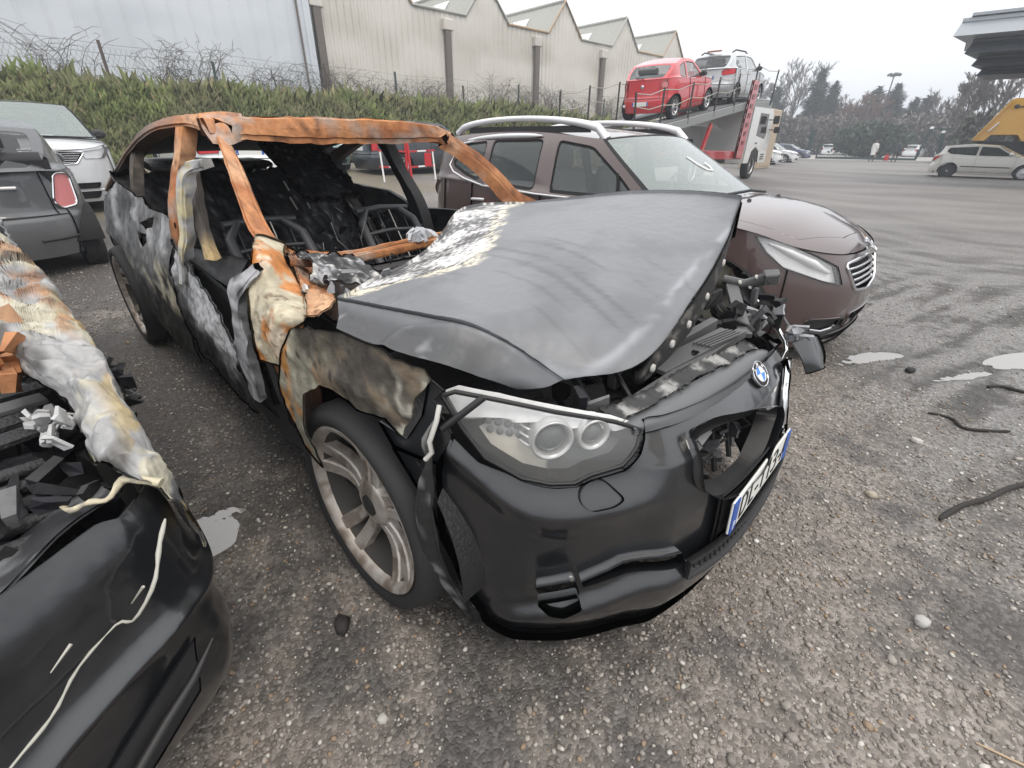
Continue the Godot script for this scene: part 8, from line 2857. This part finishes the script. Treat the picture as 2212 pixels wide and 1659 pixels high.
func build_far_side() -> void:
	build_far_cars()
	# pale road beyond the gate
	var rd := MB.new()
	rd.panel(V2([22, -52.5, 62, -33, 90, -48, 70, -80, 40, -85]), func(q: Vector2) -> Vector3: return Vector3(q.x, GY + 0.03, q.y), 6.0, 0.0, [], null, true)
	kind(put("road", rd, mat(0.34, 0.33, 0.31, 0.8)), "structure")
	var kb := MB.new()
	bar(kb, Vector3(20, GY + 0.06, -53.2), Vector3(62, GY + 0.06, -32.6), 0.25, 0.13)
	kind(put("kerb", kb, mat(0.5, 0.49, 0.47, 0.7)), "structure")
	# sliding gate in the fence line
	var at := Vector3(30.2, GY, -51.8)
	var gy := atan2(4.6, 6.6)
	var g := thing("sliding_gate", "low dark green sliding gate rail between posts in front of the shrubs", "gate", at, -gy)
	for q in [[-0.8, 2.6, 0.34], [0.05, 1.35, 0.12], [7.9, 1.0, 0.12]]:
		var mb := MB.new()
		mb.box(xf(Vector3(q[0], q[1] * 0.5, 0)), Vector3(q[2], q[1], q[2]), Color(-1, 0, 0), 0.02)
		put("post", mb, M.gate_green, g)
	for q in [[0.0, 0.14, 8.0, 0.16, 0.22], [0.0, 1.28, 0.9, 1.22, 0.07]]:
		var mb := MB.new()
		bar(mb, Vector3(q[0], q[1], 0), Vector3(q[2], q[3], 0), 0.12, q[4])
		put("gate_rail", mb, M.gate_green, g)
	var fr := thing("gate_portal", "tall dark green gate portal with a leaning stay, behind the silver hatchback's tail", "gate", Vector3(37.0, GY, -47.2), -gy)
	for q in [[-0.3, 0, 0.1, 2.9, 0.16], [1.3, 0, 0.95, 2.6, 0.3], [0.05, 2.62, 2.1, 2.62, 0.10], [0.0, 2.7, 0.95, 1.5, 0.07], [3.0, 2.6, 2.6, 1.2, 0.08], [2.1, 2.62, 3.0, 2.66, 0.08]]:
		var mb := MB.new()
		bar(mb, Vector3(q[0], q[1], 0), Vector3(q[2], q[3], 0), q[4], q[4], Vector3.FORWARD)
		put("portal_bar", mb, M.gate_green, fr)
	for x in [0.1, 1.0]:
		var mb := MB.new()
		mb.lathe(xf(Vector3(x, 2.72 if x < 0.5 else 2.4, 0.15)), [Vector2(0.14, -0.1), Vector2(0.15, 0.05), Vector2(0.001, 0.12)], 12)
		put("lamp_head", mb, M.white, fr)
	# people
	person("person walking away in a long white coat and dark trousers", Vector3(31.9, GY, -46.1), 2.2, Color(0.72, 0.71, 0.68), Color(0.02, 0.02, 0.022), Color(0.10, 0.05, 0.035), true)
	person("person in dark clothes walking beside the white-coated person", Vector3(33.2, GY, -45.1), 2.2, Color(0.035, 0.045, 0.055), Color(0.02, 0.022, 0.03), Color(0.05, 0.035, 0.03), false)
	var bagt := thing("bag", "bright red carrier bag held between the two walking people", "bag", Vector3(32.7, GY + 0.12, -45.4), 0.4)
	var bg := MB.new()
	bg.loft([[Vector3(-0.2, 0, -0.08), Vector3(0.2, 0, -0.08), Vector3(0.2, 0, 0.08), Vector3(-0.2, 0, 0.08)], [Vector3(-0.23, 0.2, -0.1), Vector3(0.23, 0.2, -0.1), Vector3(0.23, 0.2, 0.1), Vector3(-0.23, 0.2, 0.1)], [Vector3(-0.19, 0.42, -0.05), Vector3(0.19, 0.42, -0.05), Vector3(0.19, 0.42, 0.05), Vector3(-0.19, 0.42, 0.05)]])
	put("bag_body", bg, M.red, bagt)
	var bh := MB.new()
	bh.tube([Vector3(-0.1, 0.42, 0), Vector3(-0.06, 0.56, 0), Vector3(0.06, 0.56, 0), Vector3(0.1, 0.42, 0)], 0.012, 5)
	put("handle", bh, M.red, bagt)
	# trees: bare, evergreen, scrub
	bare_tree("tall bare grey tree with open crown, beyond the transporter", 43.6, -84.4, 12.6, 0.9, 1, M.grey_twig)
	bare_tree("bare tree partly hidden behind the tall grey one", 42.0, -91.0, 11.0, 0.9, 2, M.grey_twig)
	bare_tree("low bare tree in the dip between the conifer groups", 52.5, -85.1, 8.2, 1.0, 3, M.grey_twig)
	bare_tree("red-brown twiggy tree before the middle conifers, the larger one", 48.4, -73.6, 7.7, 1.0, 4, M.brown_twig)
	bare_tree("red-brown twiggy tree left of the larger one", 46.6, -75.2, 6.6, 1.0, 5, M.brown_twig)
	bare_tree("bare tree right of the middle conifers with fine upright twigs", 58.4, -74.9, 7.9, 0.8, 6, M.grey_twig)
	bare_tree("low bare spreading tree farthest right of the tree line", 60.4, -73.8, 6.5, 1.1, 7, M.grey_twig)
	bare_tree("tall bare pale tree rising under the canopy behind the yellow lorry", 41.2, -45.8, 9.6, 0.5, 8, M.grey_twig)
	bare_tree("slim bare tree left of the pale one, behind the yellow lorry", 38.9, -46.4, 6.8, 0.5, 9, M.grey_twig)
	conifer("dark conifer right beside the tall bare tree", 44.6, -80.4, 11.4, 6.4, 11)
	conifer("dark conifer at the right end of the left clump", 46.3, -79.4, 9.6, 5.6, 12)
	conifer("dark conifer just above the transporter cab", 39.8, -83.0, 9.2, 6.0, 13)
	conifer("pointed conifer under the floodlight mast, left of two", 52.6, -79.2, 9.0, 7.6, 14, 0.9)
	conifer("pointed conifer under the floodlight mast, right of two", 54.4, -77.9, 9.3, 7.4, 15, 0.9)
	conifer("small conifer right of the mast pair", 56.4, -76.4, 7.5, 5.0, 16)
	conifer("dark round-topped conifer before the right bare tree", 57.5, -75.6, 7.6, 5.0, 17, 0.8)
	var br0 := Color(0.10, 0.085, 0.075)
	var br1 := Color(0.19, 0.16, 0.14)
	var i := 0
	for q in [[37.6, -76.2, 5.2, 6.0], [40.4, -74.6, 4.8, 5.5], [42.6, -73.4, 4.8, 5.0], [44.8, -72.2, 4.6, 5.0], [51.3, -68.8, 4.8, 6.0], [53.2, -66.6, 4.8, 5.5], [55.2, -65.0, 4.6, 5.0], [58.5, -66.0, 4.2, 6.0], [62.0, -64.0, 4.2, 7.0], [48.5, -72.0, 4.6, 5.5], [36.0, -79.5, 5.0, 6.0], [32.5, -80.0, 4.5, 7.0]]:
		bush("grey-brown winter scrub below the distant trees", "scrub_bush", q[0], q[1], q[2], q[3], 40 + i, br0, br1, 1700, 0.22, "winter scrub below the distant trees")
		i += 1
	bush("broad dark green evergreen shrub behind the gate and the walkers", "evergreen_shrub", 40.6, -59.8, 3.5, 7.4, 60, Color(0.022, 0.042, 0.026), Color(0.060, 0.095, 0.055), 5200, 0.2)
	bush("dark evergreen shrub behind the yellow lorry's left edge", "evergreen_shrub", 38.0, -42.6, 3.6, 4.2, 61, Color(0.04, 0.05, 0.035), Color(0.09, 0.10, 0.07), 2400, 0.2)
	# floodlight mast
	var lm := thing("floodlight_mast", "tall slim mast with a ring of floodlights above the conifers", "lamp post", Vector3(61.9, GY, -90.6))
	var mb := MB.new()
	mb.tube([Vector3(0, 0, 0), Vector3(0, 11.3, 0)], [0.16, 0.09], 8)
	put("mast", mb, M.rod, lm)
	for k in 4:
		var a := TAU * k / 4 + 0.3
		var fb := MB.new()
		fb.box(Transform3D(Basis.from_euler(Vector3(0, -a, -0.5)), Vector3(cos(a) * 0.7, 11.5, sin(a) * 0.7)), Vector3(0.5, 0.34, 0.55), Color(-1, 0, 0), 0.05)
		fb.tube([Vector3(0, 11.2, 0), Vector3(cos(a) * 0.6, 11.4, sin(a) * 0.6)], 0.05, 5)
		put("floodlight_head", fb, M.rod, lm)
	# yellow lorry body, cut by the right edge
	var yl := thing("yellow_lorry", "yellow lorry with a slanted tailgate, cut by the right edge", "lorry", Vector3(25.35, GY, -29.2), -0.69)
	var yp := V2([0.0, 1.58, 0.92, 3.42, 1.05, 3.50, 6.5, 3.55, 6.5, 1.55, 1.95, 1.58, 1.72, 1.86, 0.70, 1.86, 0.50, 1.58])
	var ym := paint(0.58, 0.31, 0.03, 0.0, 0.4)
	for z in [1.1, -1.3]:
		var p := MB.new()
		p.panel(yp, func(q: Vector2) -> Vector3: return Vector3(q.x, q.y, z), 0.3, 0.03, [], null, z < 0)
		put("body_side", p, ym, yl)
	for q in [[0.0, 1.58, 0.92, 3.42], [0.92, 3.42, 1.05, 3.5], [1.05, 3.5, 6.5, 3.55]]:
		var p := MB.new()
		p.face([Vector3(q[0], q[1], 1.1), Vector3(q[2], q[3], 1.1), Vector3(q[2], q[3], -1.3), Vector3(q[0], q[1], -1.3)])
		put("body_panel", p, ym, yl)
	var ed := MB.new()
	bar(ed, Vector3(0.05, 1.62, 1.14), Vector3(0.98, 3.42, 1.14), 0.06, 0.16, Vector3.FORWARD)
	put("tailgate_edge", ed, ym, yl)
	var hr := MB.new()
	bar(hr, Vector3(1.2, 3.12, 1.13), Vector3(5.0, 3.14, 1.13), 0.04, 0.05)
	put("hinge_rail", hr, M.trim, yl)
	var hk := MB.new()
	hk.lathe(Transform3D(Basis.from_euler(Vector3(PI / 2, 0, 0)), Vector3(1.22, 3.14, 1.12)), [Vector2(0.10, 0), Vector2(0.09, 0.05), Vector2(0.001, 0.06)], 12)
	put("hinge_pin", hk, M.trim, yl)
	var em := MB.new()
	var ep := []
	for k in 25:
		ep.append(Vector3(2.05 + cos(TAU * k / 24) * 0.24, 2.72 + sin(TAU * k / 24) * 0.17, 1.115))
	em.tube(ep, 0.02, 5)
	em.tube([Vector3(1.86, 2.68, 1.115), Vector3(2.05, 2.74, 1.115), Vector3(2.22, 2.70, 1.115)], 0.018, 5)
	put("emblem", em, M.trim, yl)
	var lv := MB.new()
	bar(lv, Vector3(0.52, 2.0, 1.15), Vector3(0.80, 2.42, 1.15), 0.06, 0.14, Vector3.FORWARD)
	put("ram", lv, M.silver_trim, yl)
	var un := MB.new()
	un.box(xf(Vector3(3.5, 1.2, -0.1)), Vector3(6.4, 0.7, 2.0))
	put("chassis", un, M.black, yl)
	for x in [1.2, 2.4, 5.6]:
		for z in [1.0, -1.2]:
			wheel(yl, Vector3(x, 0.5, z), 0.5, 0.3, 0.3, "steel", M.trim, z > 0)
	# stepped metal canopy at the top right
	var cn := thing("canopy", "stepped grey metal canopy roof overhanging at the top right", "canopy", Vector3(14.64, 0, -19.02), -0.685)
	var cg := mat(0.36, 0.39, 0.42, 0.45, 0.2)
	var cd := mat(0.12, 0.135, 0.15, 0.5, 0.2)
	var steps := [[0.0, 5.10, 4.57, 0.05, 0.0], [0.45, 4.57, 4.13, 0.35, -0.6], [0.75, 4.13, 3.83, 0.60, -1.2], [0.98, 3.83, 3.58, 0.8, -1.8]]
	for k in 4:
		var s: Array = steps[k]
		var p := MB.new()
		var x0: float = s[0]
		var y0: float = s[2]
		var y1: float = s[1]
		var zz: float = s[4]
		var lean := 0.10
		p.face([Vector3(x0 - lean, y0, zz + 0.25), Vector3(18, y0, zz + 0.25), Vector3(18, y0 + (y1 - y0) * 0.72, zz), Vector3(x0, y0 + (y1 - y0) * 0.72, zz)])
		p.face([Vector3(x0 - lean, y0, zz + 0.25), Vector3(18, y0, zz + 0.25), Vector3(18, y0, zz - 1.6), Vector3(x0 + 0.3, y0, zz - 1.6)])
		p.face([Vector3(x0 - lean, y0, zz + 0.25), Vector3(x0, y0 + (y1 - y0) * 0.72, zz), Vector3(x0 + 0.3, y0 + (y1 - y0) * 0.72, zz - 1.6), Vector3(x0 + 0.3, y0, zz - 1.6)])
		put("fascia_panel", p, cg if k == 0 else cd, cn)
		var lip := MB.new()
		lip.box(xf(Vector3((x0 + 18) * 0.5, y1 - (y1 - y0) * 0.16, zz - 0.02)), Vector3(18 - x0, (y1 - y0) * 0.24, 0.10), Color(-1, 0, 0), 0.02)
		put("gutter_strip", lip, cg if k == 0 else cd, cn)
	var rf := MB.new()
	rf.box(xf(Vector3(9.1, 5.14, -4.0)), Vector3(17.8, 0.08, 8.2))
	put("roof_sheet", rf, cg, cn)
	for x in [7.0, 14.0]:
		var p := MB.new()
		p.box(xf(Vector3(x, 2.5, -4.0)), Vector3(0.25, 5.1, 0.25), Color(-1, 0, 0), 0.02)
		put("column", p, cd, cn)
	# plain sand-coloured container behind the cab
	var bx := thing("container", "sand-coloured metal box standing just beyond the transporter cab", "container", Vector3(14.7, GY, -31.4), 0.85)
	var bb := MB.new()
	bb.box(xf(Vector3(0, 1.55, 0)), Vector3(2.4, 3.1, 1.1), Color(-1, 0, 0), 0.04)
	put("box_body", bb, mat(0.50, 0.40, 0.29, 0.6), bx)
	var bdr := MB.new()
	bdr.box(xf(Vector3(0, 1.5, 0.56)), Vector3(1.9, 2.7, 0.04), Color(-1, 0, 0), 0.01)
	put("door", bdr, mat(0.47, 0.38, 0.28, 0.6), bx)

func build_litter() -> void:
	# sticks, cable, flat stones, a nut, a lump of rubber
	for q in [
		["stick", "dark curved stick lying on the grey mud near the right edge", "stick", [1.72, -1.40, 1.86, -1.47, 2.02, -1.52, 2.2, -1.60, 2.45, -1.66], 0.014],
		["cable", "thin dark bent cable lying on the mud beside the torn wing", "cable", [2.35, -2.25, 2.42, -2.18, 2.40, -2.08, 2.52, -2.06, 2.62, -2.05], 0.010],
		["stick", "short dark twig on the mud below the large puddle", "stick", [2.95, -2.55, 3.05, -2.56, 3.14, -2.48], 0.012],
		["wire", "thin rusty wire curving over the gravel at the lower right", "wire", [1.18, -0.62, 1.30, -0.55, 1.42, -0.52, 1.52, -0.53, 1.64, -0.50], 0.004]]:
		var mb := MB.new()
		var ps := []
		var a: Array = q[3]
		for i in range(0, a.size(), 2):
			ps.append(Vector3(a[i], ground_h(a[i], a[i + 1]) + q[4] * 0.7, a[i + 1]))
		ps = resample(ps, 18)
		var rr := []
		for i in 18:
			rr.append(q[4] * (0.75 + 0.35 * absf(nz1(ps[i], 20.0))) * (0.5 if i == 0 or i == 17 else 1.0))
		mb.tube(ps, rr, 6)
		tag(put(q[0], mb, M.rust_edge if q[0] == "wire" else M.dark_wood), q[1], q[2])
	var rng := RandomNumberGenerator.new()
	rng.seed = 77
	for q in [[-0.60, -1.33, 0.035, "flat grey stone between the puddle and the burnt car's front wheel", Color(0.22, 0.21, 0.20)], [2.05, -1.95, 0.03, "pale flat stone on the mud to the right of the number plate", Color(0.45, 0.43, 0.40)], [1.55, -1.55, 0.032, "long beige flat stone on the gravel right of the wreck", Color(0.36, 0.31, 0.25)], [1.30, -0.95, 0.03, "pale grey slab-like stone at the lower right", Color(0.40, 0.39, 0.37)], [0.93, -1.28, 0.012, "small white stone chip just below the number plate", Color(0.75, 0.75, 0.73)], [-0.33, -0.66, 0.018, "pale pebble at the bottom, between the two wrecks", Color(0.42, 0.41, 0.38)], [2.62, -2.75, 0.04, "round black lump on the mud right of the puddle", Color(0.02, 0.02, 0.02)], [-0.52, -0.92, 0.035, "black cindery lump beside the left wreck's bumper", Color(0.025, 0.022, 0.02)]]:
		var mb := pebble(rng, q[4], q[2])
		var o := put("stone", mb, M.stone)
		o.position = Vector3(q[0], ground_h(q[0], q[1]) + q[2] * 0.22, q[1])
		o.rotation.y = rng.randf() * TAU
		tag(o, q[3], "stone")
